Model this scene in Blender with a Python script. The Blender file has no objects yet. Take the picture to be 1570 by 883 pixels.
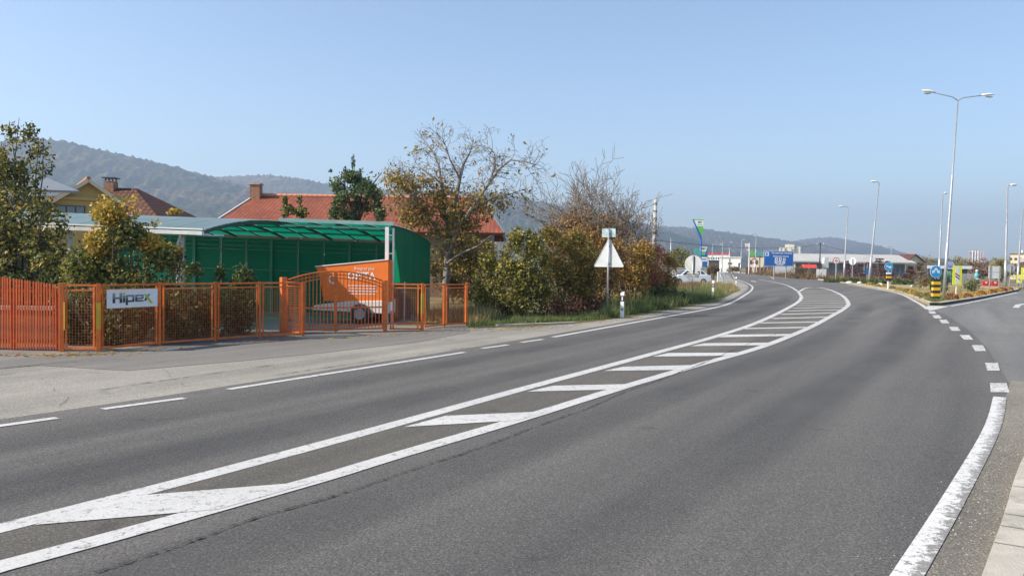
import bpy, math, random
import numpy as np
from mathutils import Vector, Matrix

# ------------------------------------------------------------------ scene, camera, light
S = bpy.context.scene
COL = S.collection
H = 1.7
F = 1240.0
PITCH = math.radians(1.686)
ROLL = math.radians(0.8)
cam_d = bpy.data.cameras.new("camera")
cam = bpy.data.objects.new("camera", cam_d)
COL.objects.link(cam)
cam_d.sensor_width = 36.0
cam_d.sensor_fit = 'HORIZONTAL'
cam_d.lens = F / 1570.0 * 36.0
cam_d.clip_start = 0.05
cam_d.clip_end = 20000
RC = Matrix.Rotation(math.pi / 2 - PITCH, 3, 'X') @ Matrix.Rotation(ROLL, 3, 'Z')
cam.matrix_world = Matrix.Translation((0, 0, H)) @ RC.to_4x4()
S.camera = cam
S.render.resolution_x = 1024
S.render.resolution_y = 575

SUN_AZ = math.atan2(-0.27, -0.963)           # maths angle of the direction towards the sun
SUN_EL = math.radians(38)
sun_dir = Vector((math.cos(SUN_AZ) * math.cos(SUN_EL), math.sin(SUN_AZ) * math.cos(SUN_EL), math.sin(SUN_EL)))
W = bpy.data.worlds.new("World")
S.world = W
W.use_nodes = True
nt = W.node_tree
sky = nt.nodes.new('ShaderNodeTexSky')
sky.sky_type = 'NISHITA'
sky.sun_disc = False
sky.sun_elevation = SUN_EL
sky.sun_rotation = math.pi / 2 - SUN_AZ
sky.altitude = 350
sky.air_density = 1.0
sky.dust_density = 1.0
sky.ozone_density = 1.7
nt.links.new(sky.outputs[0], nt.nodes['Background'].inputs[0])
nt.nodes['Background'].inputs[1].default_value = 0.126
sl = bpy.data.lights.new("sun", 'SUN')
sl.energy = 5.0
sl.angle = math.radians(0.5)
sl.color = (1.0, 0.91, 0.78)
so = bpy.data.objects.new("sun", sl)
COL.objects.link(so)
so.rotation_mode = 'QUATERNION'
so.rotation_quaternion = sun_dir.to_track_quat('Z', 'Y')
so.location = (-30, -10, 40)
S.view_settings.view_transform = 'Standard'
S.view_settings.look = 'None'
S.view_settings.exposure = 0.72
S.view_settings.gamma = 1.0
S.cycles.max_bounces = 8
S.cycles.transparent_max_bounces = 16
S.cycles.volume_bounces = 0

rng = np.random.default_rng(7)
random.seed(7)


# ------------------------------------------------------------------ geometry helpers
def ray(px, py):
    return RC @ Vector(((px - 785.0) / F, (441.5 - py) / F, -1.0))


def G(px, py, z=0.0):
    """ground point seen in the survey photo at px, py"""
    r = ray(px, py)
    t = (z - H) / r.z
    return Vector((r.x * t, r.y * t, z))


def D(px, py, d):
    """point at depth d (metres along +Y)"""
    r = ray(px, py)
    t = d / r.y
    return Vector((r.x * t, d, H + r.z * t))


def X(px, d):
    return D(px, 405, d).x


def Z(px, py, d):
    return D(px, py, d).z


class MB:
    def __init__(s):
        s.v = []
        s.f = []
        s.m = []

    def add(s, vs, fs, m=0):
        o = len(s.v)
        s.v += [tuple(p) for p in vs]
        s.f += [tuple(i + o for i in f) for f in fs]
        s.m += [m] * len(fs)
        return s

    def box(s, c, size, rz=0.0, m=0, rot=None):
        hx, hy, hz = size[0] / 2, size[1] / 2, size[2] / 2
        R = rot if rot is not None else Matrix.Rotation(rz, 3, 'Z')
        c = Vector(c)
        vs = [c + R @ Vector((x * hx, y * hy, z * hz)) for z in (-1, 1) for y in (-1, 1) for x in (-1, 1)]
        return s.add(vs, [(0, 2, 3, 1), (4, 5, 7, 6), (0, 1, 5, 4), (2, 6, 7, 3), (0, 4, 6, 2), (1, 3, 7, 5)], m)

    def bar(s, a, b, w, h=None, m=0, up=(0, 0, 1)):
        a = Vector(a)
        b = Vector(b)
        h = w if h is None else h
        d = (b - a).normalized()
        up = Vector(up)
        if abs(d.dot(up)) > 0.98:
            up = Vector((1, 0, 0))
        x = d.cross(up).normalized()
        y = x.cross(d).normalized()
        vs = []
        for p in (a, b):
            for (i, j) in ((-1, -1), (1, -1), (1, 1), (-1, 1)):
                vs.append(p + x * (i * w / 2) + y * (j * h / 2))
        return s.add(vs, [(3, 2, 1, 0), (4, 5, 6, 7), (0, 1, 5, 4), (1, 2, 6, 5), (2, 3, 7, 6), (3, 0, 4, 7)], m)

    def tube(s, pts, rad, n=8, m=0, cap=True):
        pts = [Vector(p) for p in pts]
        if not hasattr(rad, '__len__'):
            rad = [rad] * len(pts)
        o = len(s.v)
        ref = None
        for i, p in enumerate(pts):
            d = (pts[min(i + 1, len(pts) - 1)] - pts[max(i - 1, 0)]).normalized()
            if ref is None:
                ref = d.cross(Vector((0, 0, 1)) if abs(d.z) < 0.9 else Vector((1, 0, 0))).normalized()
            x = (ref - d * ref.dot(d)).normalized()
            ref = x
            y = d.cross(x)
            for k in range(n):
                a = 2 * math.pi * k / n
                s.v.append(tuple(p + (x * math.cos(a) + y * math.sin(a)) * rad[i]))
        for i in range(len(pts) - 1):
            for k in range(n):
                k2 = (k + 1) % n
                s.f.append((o + i * n + k, o + i * n + k2, o + (i + 1) * n + k2, o + (i + 1) * n + k))
                s.m.append(m)
        if cap:
            s.f.append(tuple(o + k for k in range(n))[::-1])
            s.m.append(m)
            s.f.append(tuple(o + (len(pts) - 1) * n + k for k in range(n)))
            s.m.append(m)
        return s

    def lathe(s, c, prof, n=16, m=0, sx=1.0, sy=1.0):
        c = Vector(c)
        o = len(s.v)
        for (r, z) in prof:
            for k in range(n):
                a = 2 * math.pi * k / n
                s.v.append((c.x + r * sx * math.cos(a), c.y + r * sy * math.sin(a), c.z + z))
        for i in range(len(prof) - 1):
            for k in range(n):
                k2 = (k + 1) % n
                s.f.append((o + i * n + k, o + i * n + k2, o + (i + 1) * n + k2, o + (i + 1) * n + k))
                s.m.append(m)
        s.f.append(tuple(o + k for k in range(n))[::-1])
        s.m.append(m)
        s.f.append(tuple(o + (len(prof) - 1) * n + k for k in range(n)))
        s.m.append(m)
        return s

    def prism(s, poly, ext, m=0):
        """poly: 3D points; ext: extrusion vector"""
        n = len(poly)
        e = Vector(ext)
        vs = [Vector(p) for p in poly] + [Vector(p) + e for p in poly]
        fs = [tuple(range(n))[::-1], tuple(range(n, 2 * n))] + [(i, (i + 1) % n, n + (i + 1) % n, n + i) for i in range(n)]
        return s.add(vs, fs, m)

    def build(s, name, mat, parent=None, origin=(0, 0, 0), smooth=False, bevel=0.0):
        me = bpy.data.meshes.new(name)
        o = Vector(origin)
        me.from_pydata([(p[0] - o.x, p[1] - o.y, p[2] - o.z) for p in s.v], [], s.f)
        mats = mat if isinstance(mat, (list, tuple)) else [mat]
        for k in mats:
            me.materials.append(k)
        if len(mats) > 1:
            me.polygons.foreach_set('material_index', s.m)
        if smooth:
            me.polygons.foreach_set('use_smooth', [True] * len(me.polygons))
        me.update()
        ob = bpy.data.objects.new(name, me)
        COL.objects.link(ob)
        if parent is not None:
            ob.parent = parent
        else:
            ob.location = o
        if bevel > 0:
            b = ob.modifiers.new('bevel', 'BEVEL')
            b.width = bevel
            b.segments = 2
            b.limit_method = 'ANGLE'
        return ob


def np_mesh(name, co, quads=True, mat=None, parent=None, k=4):
    """co: (n,k,3) array, each row one polygon with k corners"""
    n = co.shape[0]
    me = bpy.data.meshes.new(name)
    me.vertices.add(n * k)
    me.vertices.foreach_set('co', co.reshape(-1).astype(np.float32))
    me.loops.add(n * k)
    me.loops.foreach_set('vertex_index', np.arange(n * k, dtype=np.int32))
    me.polygons.add(n)
    me.polygons.foreach_set('loop_start', np.arange(0, n * k, k, dtype=np.int32))
    me.update(calc_edges=True)
    if mat:
        me.materials.append(mat)
    ob = bpy.data.objects.new(name, me)
    COL.objects.link(ob)
    if parent is not None:
        ob.parent = parent
    return ob


def tag(o, label=None, cat=None, group=None, kind=None):
    if label:
        o['label'] = label
    if cat:
        o['category'] = cat
    if group:
        o['group'] = group
    if kind:
        o['kind'] = kind
    return o


def thing(name, label, cat, loc=(0, 0, 0), rz=0.0, group=None):
    o = bpy.data.objects.new(name, None)
    o.empty_display_size = 0.2
    COL.objects.link(o)
    o.location = loc
    o.rotation_euler = (0, 0, rz)
    return tag(o, label, cat, group)


def clone_part(o, parent, loc=None, rot=None, scale=None):
    c = o.copy()
    COL.objects.link(c)
    c.parent = parent
    if loc is not None:
        c.location = loc
    if rot is not None:
        c.rotation_euler = rot
    if scale is not None:
        c.scale = scale
    return c


def dup(root, loc, rz=0.0, label=None, group=None, scale=None):
    r = root.copy()
    COL.objects.link(r)
    r.location = loc
    r.rotation_euler = (0, 0, rz)
    if scale is not None:
        r.scale = scale
    if label:
        r['label'] = label
    if group:
        r['group'] = group
    for ch in list(root.children):
        c = ch.copy()
        COL.objects.link(c)
        c.parent = r
        for g in list(ch.children):
            d = g.copy()
            COL.objects.link(d)
            d.parent = c
    return r


def text_mesh(txt, size, align='CENTER', bold=False, depth=0.0):
    cu = bpy.data.curves.new('lettering', 'FONT')
    cu.body = txt
    cu.size = size
    cu.align_x = align
    cu.align_y = 'CENTER'
    cu.resolution_u = 2
    cu.extrude = depth
    if bold:
        cu.offset = size * 0.02
    ob = bpy.data.objects.new('lettering', cu)
    COL.objects.link(ob)
    dg = bpy.context.evaluated_depsgraph_get()
    dg.update()
    me = bpy.data.meshes.new_from_object(ob.evaluated_get(dg))
    bpy.data.objects.remove(ob)
    return me


def text_part(name, txt, size, mat, parent, loc, rz=0.0, bold=False, align='CENTER', tilt=0.0):
    me = text_mesh(txt, size, align, bold, 0.001)
    me.materials.clear()
    me.materials.append(mat)
    o = bpy.data.objects.new(name, me)
    COL.objects.link(o)
    o.parent = parent
    o.location = loc
    o.rotation_euler = (math.pi / 2 + tilt, 0, rz)
    return o


# ------------------------------------------------------------------ materials
def new_mat(name):
    m = bpy.data.materials.new(name)
    m.use_nodes = True
    t = m.node_tree
    return m, t, t.nodes['Principled BSDF']


def N(t, typ, **kw):
    n = t.nodes.new(typ)
    for k, v in kw.items():
        setattr(n, k, v)
    return n


def L(t, a, b):
    t.links.new(a, b)


def noise(t, vec, scale, detail=4, rough=0.6):
    n = N(t, 'ShaderNodeTexNoise')
    n.inputs['Scale'].default_value = scale
    n.inputs['Detail'].default_value = detail
    n.inputs['Roughness'].default_value = rough
    if vec is not None:
        L(t, vec, n.inputs['Vector'])
    return n


def ramp(t, fac, stops, interp='LINEAR'):
    r = N(t, 'ShaderNodeValToRGB')
    r.color_ramp.interpolation = interp
    el = r.color_ramp.elements
    while len(el) < len(stops):
        el.new(0.5)
    for e, (p, c) in zip(el, stops):
        e.position = p
        e.color = (c[0], c[1], c[2], 1)
    L(t, fac, r.inputs[0])
    return r


def mixc(t, a, b, fac, mode='MIX'):
    m = N(t, 'ShaderNodeMix', data_type='RGBA', blend_type=mode)
    for sock, v in ((m.inputs[6], a), (m.inputs[7], b)):
        if isinstance(v, (tuple, list)):
            sock.default_value = (v[0], v[1], v[2], 1)
        else:
            L(t, v, sock)
    if isinstance(fac, (int, float)):
        m.inputs[0].default_value = fac
    else:
        L(t, fac, m.inputs[0])
    return m.outputs[2]


def mat(name, c, rough=0.6, metal=0.0, var=0.12, scale=3.0, bump=0.0, bscale=40, spec=0.5, dirt=None, coat=0.0, objvar=0.0):
    m, t, b = new_mat(name)
    tc = N(t, 'ShaderNodeTexCoord')
    n = noise(t, tc.outputs['Object'], scale, 5)
    lo = [max(0, x * (1 - var * 1.6)) for x in c]
    hi = [min(1, x * (1 + var)) for x in c]
    r = ramp(t, n.outputs['Fac'], [(0.3, lo), (0.7, hi)])
    col = r.outputs[0]
    if objvar:
        oi = N(t, 'ShaderNodeObjectInfo')
        ro = ramp(t, oi.outputs['Random'], [(0.0, (1 - objvar,) * 3), (1.0, (1 + objvar,) * 3)])
        col = mixc(t, col, ro.outputs[0], 1.0, 'MULTIPLY')
    if dirt:
        n2 = noise(t, tc.outputs['Object'], scale * 2.7, 6, 0.7)
        f = ramp(t, n2.outputs['Fac'], [(0.52, (0, 0, 0)), (0.72, (1, 1, 1))])
        col = mixc(t, col, dirt, f.outputs[0])
    L(t, col, b.inputs['Base Color'])
    b.inputs['Roughness'].default_value = rough
    b.inputs['Metallic'].default_value = metal
    b.inputs['Specular IOR Level'].default_value = spec
    b.inputs['Coat Weight'].default_value = coat
    if bump > 0:
        n3 = noise(t, tc.outputs['Object'], bscale, 4)
        bp = N(t, 'ShaderNodeBump')
        bp.inputs['Strength'].default_value = bump
        bp.inputs['Distance'].default_value = 0.02
        L(t, n3.outputs['Fac'], bp.inputs['Height'])
        L(t, bp.outputs[0], b.inputs['Normal'])
    return m


def leaf_mat(name, stops, trans=0.35, rough=0.55):
    """colours spread over the single leaves"""
    m, t, b = new_mat(name)
    gain = 1.0 if 'flower' in name or 'grass' in name or 'weeds' in name else 1.45
    stops = [(p, tuple(min(0.7, x * gain) for x in c)) for p, c in stops]
    g = N(t, 'ShaderNodeNewGeometry')
    r = ramp(t, g.outputs['Random Per Island'], stops)
    tc = N(t, 'ShaderNodeTexCoord')
    n = noise(t, tc.outputs['Object'], 1.3, 3)
    hsv = N(t, 'ShaderNodeHueSaturation')
    L(t, r.outputs[0], hsv.inputs['Color'])
    mr = N(t, 'ShaderNodeMapRange')
    mr.inputs[1].default_value = 0.3
    mr.inputs[2].default_value = 0.7
    mr.inputs[3].default_value = 0.7
    mr.inputs[4].default_value = 1.3
    L(t, n.outputs['Fac'], mr.inputs[0])
    L(t, mr.outputs[0], hsv.inputs['Value'])
    L(t, hsv.outputs[0], b.inputs['Base Color'])
    b.inputs['Roughness'].default_value = rough
    b.inputs['Specular IOR Level'].default_value = 0.4
    tr = N(t, 'ShaderNodeBsdfTranslucent')
    L(t, hsv.outputs[0], tr.inputs['Color'])
    mx = N(t, 'ShaderNodeMixShader')
    mx.inputs[0].default_value = trans
    L(t, b.outputs[0], mx.inputs[1])
    L(t, tr.outputs[0], mx.inputs[2])
    L(t, mx.outputs[0], t.nodes['Material Output'].inputs['Surface'])
    return m


def asphalt(name, base, dark, light, grain=1.0, tint=(1, 1, 1), patch=0.5):
    m, t, b = new_mat(name)
    tc = N(t, 'ShaderNodeTexCoord')
    o = tc.outputs['Object']
    mp = N(t, 'ShaderNodeMapping')
    mp.inputs['Rotation'].default_value = (0, 0, math.radians(-60))   # X along the road
    L(t, o, mp.inputs['Vector'])
    mp2 = N(t, 'ShaderNodeMapping')
    mp2.inputs['Scale'].default_value = (0.05, 1.0, 1.0)
    L(t, mp.outputs[0], mp2.inputs['Vector'])
    streak = noise(t, mp2.outputs[0], 0.9, 4, 0.55)
    big = noise(t, o, 0.25, 5, 0.6)
    fine = noise(t, o, 55, 3, 0.75)
    fine2 = noise(t, o, 170, 2, 0.8)
    vor = N(t, 'ShaderNodeTexVoronoi')
    vor.inputs['Scale'].default_value = 95
    L(t, o, vor.inputs['Vector'])
    c0 = ramp(t, big.outputs['Fac'], [(0.3, [x * (1 - 0.16 * patch) for x in base]), (0.7, [x * (1 + 0.16 * patch) for x in base])])
    c1 = mixc(t, c0.outputs[0], ramp(t, streak.outputs['Fac'], [(0.3, (0.66, 0.67, 0.69)), (0.7, (1.22, 1.2, 1.17))]).outputs[0], 0.9, 'MULTIPLY')
    g1 = ramp(t, fine.outputs['Fac'], [(0.28, dark), (0.72, light)])
    c2 = mixc(t, c1, g1.outputs[0], 0.85 * grain, 'MULTIPLY')
    g2 = ramp(t, vor.outputs['Color'], [(0.0, (0.45, 0.45, 0.45)), (0.75, (1.05, 1.05, 1.05)), (1.0, (2.0, 1.95, 1.85))])
    c3 = mixc(t, c2, g2.outputs[0], 0.6 * grain, 'MULTIPLY')
    sp = noise(t, o, 1.7, 3, 0.5)
    st = ramp(t, sp.outputs['Fac'], [(0.66, (1, 1, 1)), (0.74, (0.78, 0.78, 0.78))])
    c3 = mixc(t, c3, st.outputs[0], 1.0, 'MULTIPLY')
    L(t, c3, b.inputs['Base Color'])
    b.inputs['Roughness'].default_value = 0.85
    b.inputs['Specular IOR Level'].default_value = 0.25
    ad = N(t, 'ShaderNodeMath', operation='ADD')
    L(t, fine.outputs['Fac'], ad.inputs[0])
    L(t, fine2.outputs['Fac'], ad.inputs[1])
    bp = N(t, 'ShaderNodeBump')
    bp.inputs['Strength'].default_value = 0.8 * grain
    bp.inputs['Distance'].default_value = 0.012
    L(t, ad.outputs[0], bp.inputs['Height'])
    L(t, bp.outputs[0], b.inputs['Normal'])
    return m


def paint(name, c, wear, under, ragged=0.0):
    m, t, b = new_mat(name)
    tc = N(t, 'ShaderNodeTexCoord')
    o = tc.outputs['Object']
    n = noise(t, o, 16, 8, 0.78)
    n2 = noise(t, o, 70, 3, 0.7)
    n3 = noise(t, o, 0.8, 4, 0.6)
    base = ramp(t, n3.outputs['Fac'], [(0.3, [x * 0.84 for x in c]), (0.7, c)])
    f2 = ramp(t, n2.outputs['Fac'], [(0.3, (0.78, 0.78, 0.78)), (0.6, (1, 1, 1))])
    c1 = mixc(t, base.outputs[0], f2.outputs[0], 1.0, 'MULTIPLY')
    ad = N(t, 'ShaderNodeMath', operation='ADD')
    L(t, n.outputs['Fac'], ad.inputs[0])
    mu = N(t, 'ShaderNodeMath', operation='MULTIPLY')
    mu.inputs[1].default_value = 0.35
    L(t, n2.outputs['Fac'], mu.inputs[0])
    L(t, mu.outputs[0], ad.inputs[1])
    if ragged:
        uv = N(t, 'ShaderNodeUVMap')
        sx = N(t, 'ShaderNodeSeparateXYZ')
        L(t, uv.outputs[0], sx.inputs[0])
        mr = N(t, 'ShaderNodeMapRange')
        mr.inputs[1].default_value = 0.3
        mr.inputs[2].default_value = 1.0
        mr.inputs[3].default_value = 0.03
        mr.inputs[4].default_value = -ragged
        L(t, sx.outputs['X'], mr.inputs[0])
        a2 = N(t, 'ShaderNodeMath', operation='ADD')
        L(t, ad.outputs[0], a2.inputs[0])
        L(t, mr.outputs[0], a2.inputs[1])
        ad = a2
    f = ramp(t, ad.outputs[0], [(wear, (1, 1, 1)), (wear + 0.06, (0, 0, 0))])
    L(t, mixc(t, c1, under, f.outputs[0]), b.inputs['Base Color'])
    b.inputs['Roughness'].default_value = 0.65
    bp = N(t, 'ShaderNodeBump')
    bp.inputs['Strength'].default_value = 0.3
    bp.inputs['Distance'].default_value = 0.008
    L(t, n2.outputs['Fac'], bp.inputs['Height'])
    L(t, bp.outputs[0], b.inputs['Normal'])
    return m


def ground_mat(name, stops, scale=0.35, fine=14, bump=0.6):
    m, t, b = new_mat(name)
    tc = N(t, 'ShaderNodeTexCoord')
    o = tc.outputs['Object']
    n = noise(t, o, scale, 8, 0.65)
    n2 = noise(t, o, fine, 6, 0.75)
    r = ramp(t, n.outputs['Fac'], stops)
    r2 = ramp(t, n2.outputs['Fac'], [(0.25, (0.5, 0.5, 0.5)), (0.75, (1.35, 1.35, 1.3))])
    L(t, mixc(t, r.outputs[0], r2.outputs[0], 1.0, 'MULTIPLY'), b.inputs['Base Color'])
    b.inputs['Roughness'].default_value = 0.95
    b.inputs['Specular IOR Level'].default_value = 0.1
    bp = N(t, 'ShaderNodeBump')
    bp.inputs['Strength'].default_value = bump
    bp.inputs['Distance'].default_value = 0.05
    L(t, n2.outputs['Fac'], bp.inputs['Height'])
    L(t, bp.outputs[0], b.inputs['Normal'])
    return m


def tile_mat(name, c, lo, sx=0.25, sy=0.32):
    """clay roof tiles: u along the eaves, v up the slope, in metres from UV"""
    m, t, b = new_mat(name)
    uv = N(t, 'ShaderNodeUVMap')
    br = N(t, 'ShaderNodeTexBrick')
    br.offset = 0.0
    br.inputs['Scale'].default_value = 1.0
    br.inputs['Mortar Size'].default_value = 0.035
    br.inputs['Brick Width'].default_value = sx
    br.inputs['Row Height'].default_value = sy
    br.inputs['Color1'].default_value = (c[0], c[1], c[2], 1)
    br.inputs['Color2'].default_value = (c[0] * 0.78, c[1] * 0.72, c[2] * 0.7, 1)
    br.inputs['Mortar'].default_value = (lo[0], lo[1], lo[2], 1)
    L(t, uv.outputs[0], br.inputs['Vector'])
    n = noise(t, uv.outputs[0], 0.6, 5)
    r = ramp(t, n.outputs['Fac'], [(0.3, (0.72, 0.72, 0.72)), (0.7, (1.15, 1.12, 1.1))])
    L(t, mixc(t, br.outputs['Color'], r.outputs[0], 1.0, 'MULTIPLY'), b.inputs['Base Color'])
    b.inputs['Roughness'].default_value = 0.8
    b.inputs['Specular IOR Level'].default_value = 0.25
    bp = N(t, 'ShaderNodeBump')
    bp.inputs['Strength'].default_value = 0.8
    bp.inputs['Distance'].default_value = 0.04
    L(t, br.outputs['Fac'], bp.inputs['Height'])
    bp.invert = True
    L(t, bp.outputs[0], b.inputs['Normal'])
    return m


def poly_sheet(name, c1, c2, rough=0.25, trans=0.5, spec=0.5):
    """polycarbonate sheet: light passes through it softly, the sky reflects in it"""
    m, t, b = new_mat(name)
    tc = N(t, 'ShaderNodeTexCoord')
    n = noise(t, tc.outputs['Object'], 1.2, 4)
    n.inputs['Distortion'].default_value = 0.6
    r = ramp(t, n.outputs['Fac'], [(0.3, [x * 0.8 for x in c1]), (0.7, [x * 1.15 for x in c1])])
    L(t, r.outputs[0], b.inputs['Base Color'])
    b.inputs['Roughness'].default_value = rough
    b.inputs['Specular IOR Level'].default_value = spec
    tr = N(t, 'ShaderNodeBsdfTranslucent')
    tr.inputs['Color'].default_value = (c2[0], c2[1], c2[2], 1)
    mx = N(t, 'ShaderNodeMixShader')
    mx.inputs[0].default_value = trans
    L(t, b.outputs[0], mx.inputs[1])
    L(t, tr.outputs[0], mx.inputs[2])
    L(t, mx.outputs[0], t.nodes['Material Output'].inputs['Surface'])
    bp = N(t, 'ShaderNodeBump')
    bp.inputs['Strength'].default_value = 0.15
    bp.inputs['Distance'].default_value = 0.1
    L(t, n.outputs['Fac'], bp.inputs['Height'])
    L(t, bp.outputs[0], b.inputs['Normal'])
    return m


MT = {}
MT['road'] = asphalt('road_asphalt', (0.143, 0.139, 0.133), (0.38, 0.38, 0.38), (1.65, 1.62, 1.58))
MT['median'] = asphalt('median_asphalt', (0.158, 0.149, 0.133), (0.5, 0.5, 0.5), (1.5, 1.48, 1.42), 1.1)
MT['apron'] = asphalt('worn_apron_asphalt', (0.315, 0.295, 0.262), (0.58, 0.62, 0.6), (1.35, 1.33, 1.3), 0.9, patch=1.3)
MT['drive'] = asphalt('drive_asphalt', (0.2, 0.19, 0.175), (0.65, 0.65, 0.65), (1.3, 1.3, 1.28), 0.6)
MT['side_road'] = asphalt('side_road_asphalt', (0.185, 0.183, 0.178), (0.6, 0.6, 0.6), (1.4, 1.4, 1.36), 0.9)
MT['gutter'] = asphalt('gritty_gutter', (0.27, 0.25, 0.215), (0.5, 0.5, 0.48), (1.45, 1.43, 1.38), 1.2, patch=1.3)
MT['crack'] = mat('crack_dark', (0.035, 0.034, 0.033), 0.9)
MT['white_line'] = paint('white_road_paint', (0.60, 0.59, 0.565), 0.56, (0.2, 0.195, 0.18))
MT['worn_line'] = paint('worn_road_paint', (0.70, 0.69, 0.66), 0.635, (0.25, 0.235, 0.21))
MT['worn_edge'] = paint('ragged_road_paint', (0.70, 0.69, 0.66), 0.60, (0.215, 0.205, 0.185), 0.13)
MT['kerb'] = mat('kerb_concrete', (0.43, 0.40, 0.34), 0.9, 0, 0.15, 2.0, 0.4, 60, 0.2, (0.25, 0.23, 0.2))
MT['black_kerb'] = mat('near_black_kerb', (0.05, 0.048, 0.045), 0.85, 0, 0.4, 2.0, 0.3)  # near-black tone, used only on the island's side road kerb face
MT['walk'] = mat('pavement_concrete', (0.42, 0.38, 0.32), 0.9, 0, 0.15, 1.5, 0.5, 70, 0.2, (0.3, 0.27, 0.23))
MT['ground'] = ground_mat('dry_soil_grass', [(0.25, (0.10, 0.085, 0.045)), (0.5, (0.20, 0.165, 0.085)), (0.75, (0.29, 0.245, 0.14))])
MT['island'] = ground_mat('island_dry_lawn', [(0.25, (0.24, 0.20, 0.10)), (0.5, (0.36, 0.29, 0.16)), (0.75, (0.48, 0.41, 0.28))], 0.25)
MT['verge'] = ground_mat('verge_soil', [(0.25, (0.07, 0.075, 0.03)), (0.5, (0.13, 0.125, 0.055)), (0.75, (0.21, 0.18, 0.09))], 0.5)
MT['orange'] = mat('orange_fence_paint', (0.66, 0.15, 0.022), 0.45, 0, 0.16, 5, 0, 40, 0.45, (0.34, 0.10, 0.04), 0, 0.12)
MT['picket'] = mat('rust_orange_picket_paint', (0.50, 0.085, 0.016), 0.5, 0, 0.18, 5, 0, 40, 0.4, (0.28, 0.075, 0.03), 0, 0.15)
MT['wire'] = mat('dark_rust_wire', (0.42, 0.115, 0.035), 0.5)
MT['yellow'] = mat('yellow_reflection', (0.52, 0.34, 0.02), 0.5)  # stands for a yellow reflection on the posts, put into colour
MT['sign_white'] = mat('white_sign_board', (0.74, 0.76, 0.78), 0.35, 0, 0.05)
MT['galv'] = mat('galvanised_steel', (0.42, 0.43, 0.44), 0.42, 0.55, 0.12, 2.5, 0, 40, 0.5)
MT['alu'] = mat('sign_back_aluminium', (0.60, 0.62, 0.62), 0.45, 0.15, 0.1, 3.0, 0, 40, 0.5, (0.56, 0.58, 0.58))
MT['white'] = mat('white_paint', (0.78, 0.78, 0.76), 0.4, 0, 0.06, 3)
MT['offwhite'] = mat('off_white_wall', (0.66, 0.64, 0.58), 0.8, 0, 0.1, 0.4)
MT['cream'] = mat('cream_render', (0.62, 0.54, 0.38), 0.85, 0, 0.08, 0.5)
MT['yellow_wall'] = mat('yellow_render', (0.52, 0.36, 0.13), 0.85, 0, 0.1, 0.6)
MT['black'] = mat('black_paint', (0.02, 0.02, 0.022), 0.5)
MT['dark'] = mat('dark_grey', (0.06, 0.06, 0.065), 0.6)
MT['grey'] = mat('mid_grey', (0.25, 0.25, 0.25), 0.7)
MT['glass'] = mat('dark_glass', (0.03, 0.045, 0.06), 0.08, 0, 0.2, 0.5, 0, 40, 0.8)
MT['blueglass'] = mat('blue_tinted_glass', (0.09, 0.14, 0.20), 0.12, 0, 0.3, 0.3, 0, 40, 0.8)
MT['blue'] = mat('blue_sign', (0.012, 0.12, 0.42), 0.4, 0, 0.05)
MT['sky_blue'] = mat('light_blue_sign', (0.02, 0.30, 0.62), 0.35, 0, 0.04)
MT['red'] = mat('red_paint', (0.55, 0.03, 0.03), 0.45, 0, 0.08)
MT['dark_red'] = mat('dark_red_print', (0.22, 0.012, 0.03), 0.5)
MT['fluo'] = mat('fluorescent_yellow', (0.90, 0.86, 0.02), 0.45, 0, 0.03)
MT['amber'] = mat('amber_reflective', (0.85, 0.45, 0.01), 0.4, 0, 0.05)
MT['green_sign'] = mat('green_sign', (0.12, 0.50, 0.05), 0.4, 0, 0.05)
MT['teal'] = mat('teal_paint', (0.10, 0.36, 0.36), 0.5)
MT['green_paint'] = mat('pale_green_paint', (0.12, 0.36, 0.20), 0.6, 0, 0.3, 3)
MT['canvas'] = mat('orange_canvas', (0.80, 0.17, 0.012), 0.6, 0, 0.07, 1.5, 0.2, 12)
MT['bark'] = mat('bark', (0.16, 0.125, 0.095), 0.9, 0, 0.3, 9, 0.6, 40, 0.2)
MT['grey_bark'] = mat('grey_bark', (0.27, 0.235, 0.20), 0.9, 0, 0.3, 9, 0.6, 40, 0.2)
MT['dark_bark'] = mat('dark_bark', (0.10, 0.08, 0.065), 0.9, 0, 0.3, 9, 0.6, 40, 0.2)
MT['brick'] = mat('chimney_brick', (0.33, 0.17, 0.10), 0.9, 0, 0.25, 6, 0.5, 30)
MT['tile'] = tile_mat('red_clay_tiles', (0.31, 0.094, 0.05), (0.19, 0.056, 0.032), 0.22, 0.34)
MT['tile_brown'] = tile_mat('brown_clay_tiles', (0.17, 0.075, 0.05), (0.06, 0.028, 0.02))
MT['sheetroof'] = mat('grey_sheet_roof', (0.15, 0.17, 0.20), 0.75, 0.0, 0.1, 0.5)
MT['hallroof'] = mat('light_hall_roof', (0.48, 0.48, 0.47), 0.55, 0.1, 0.1, 0.3)
MT['conc'] = mat('pole_concrete', (0.42, 0.40, 0.36), 0.85, 0, 0.15, 2, 0.3)
MT['green_frame'] = mat('green_frame_paint', (0.06, 0.22, 0.17), 0.45, 0, 0.12)
MT['dark_frame'] = mat('dark_green_arch_paint', (0.02, 0.055, 0.05), 0.5, 0, 0.12)
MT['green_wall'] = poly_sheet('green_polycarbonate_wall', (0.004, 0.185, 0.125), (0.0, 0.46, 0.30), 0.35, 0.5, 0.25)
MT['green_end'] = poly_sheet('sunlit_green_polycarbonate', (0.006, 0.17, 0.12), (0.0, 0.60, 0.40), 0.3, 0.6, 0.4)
MT['roof_top'] = poly_sheet('dusty_sky_sheen_top', (0.27, 0.34, 0.35), (0.55, 0.75, 0.68), 0.28, 0.4, 0.5)  # dusty grey-blue with the sky's reflection put into the colour of the upper face
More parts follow.
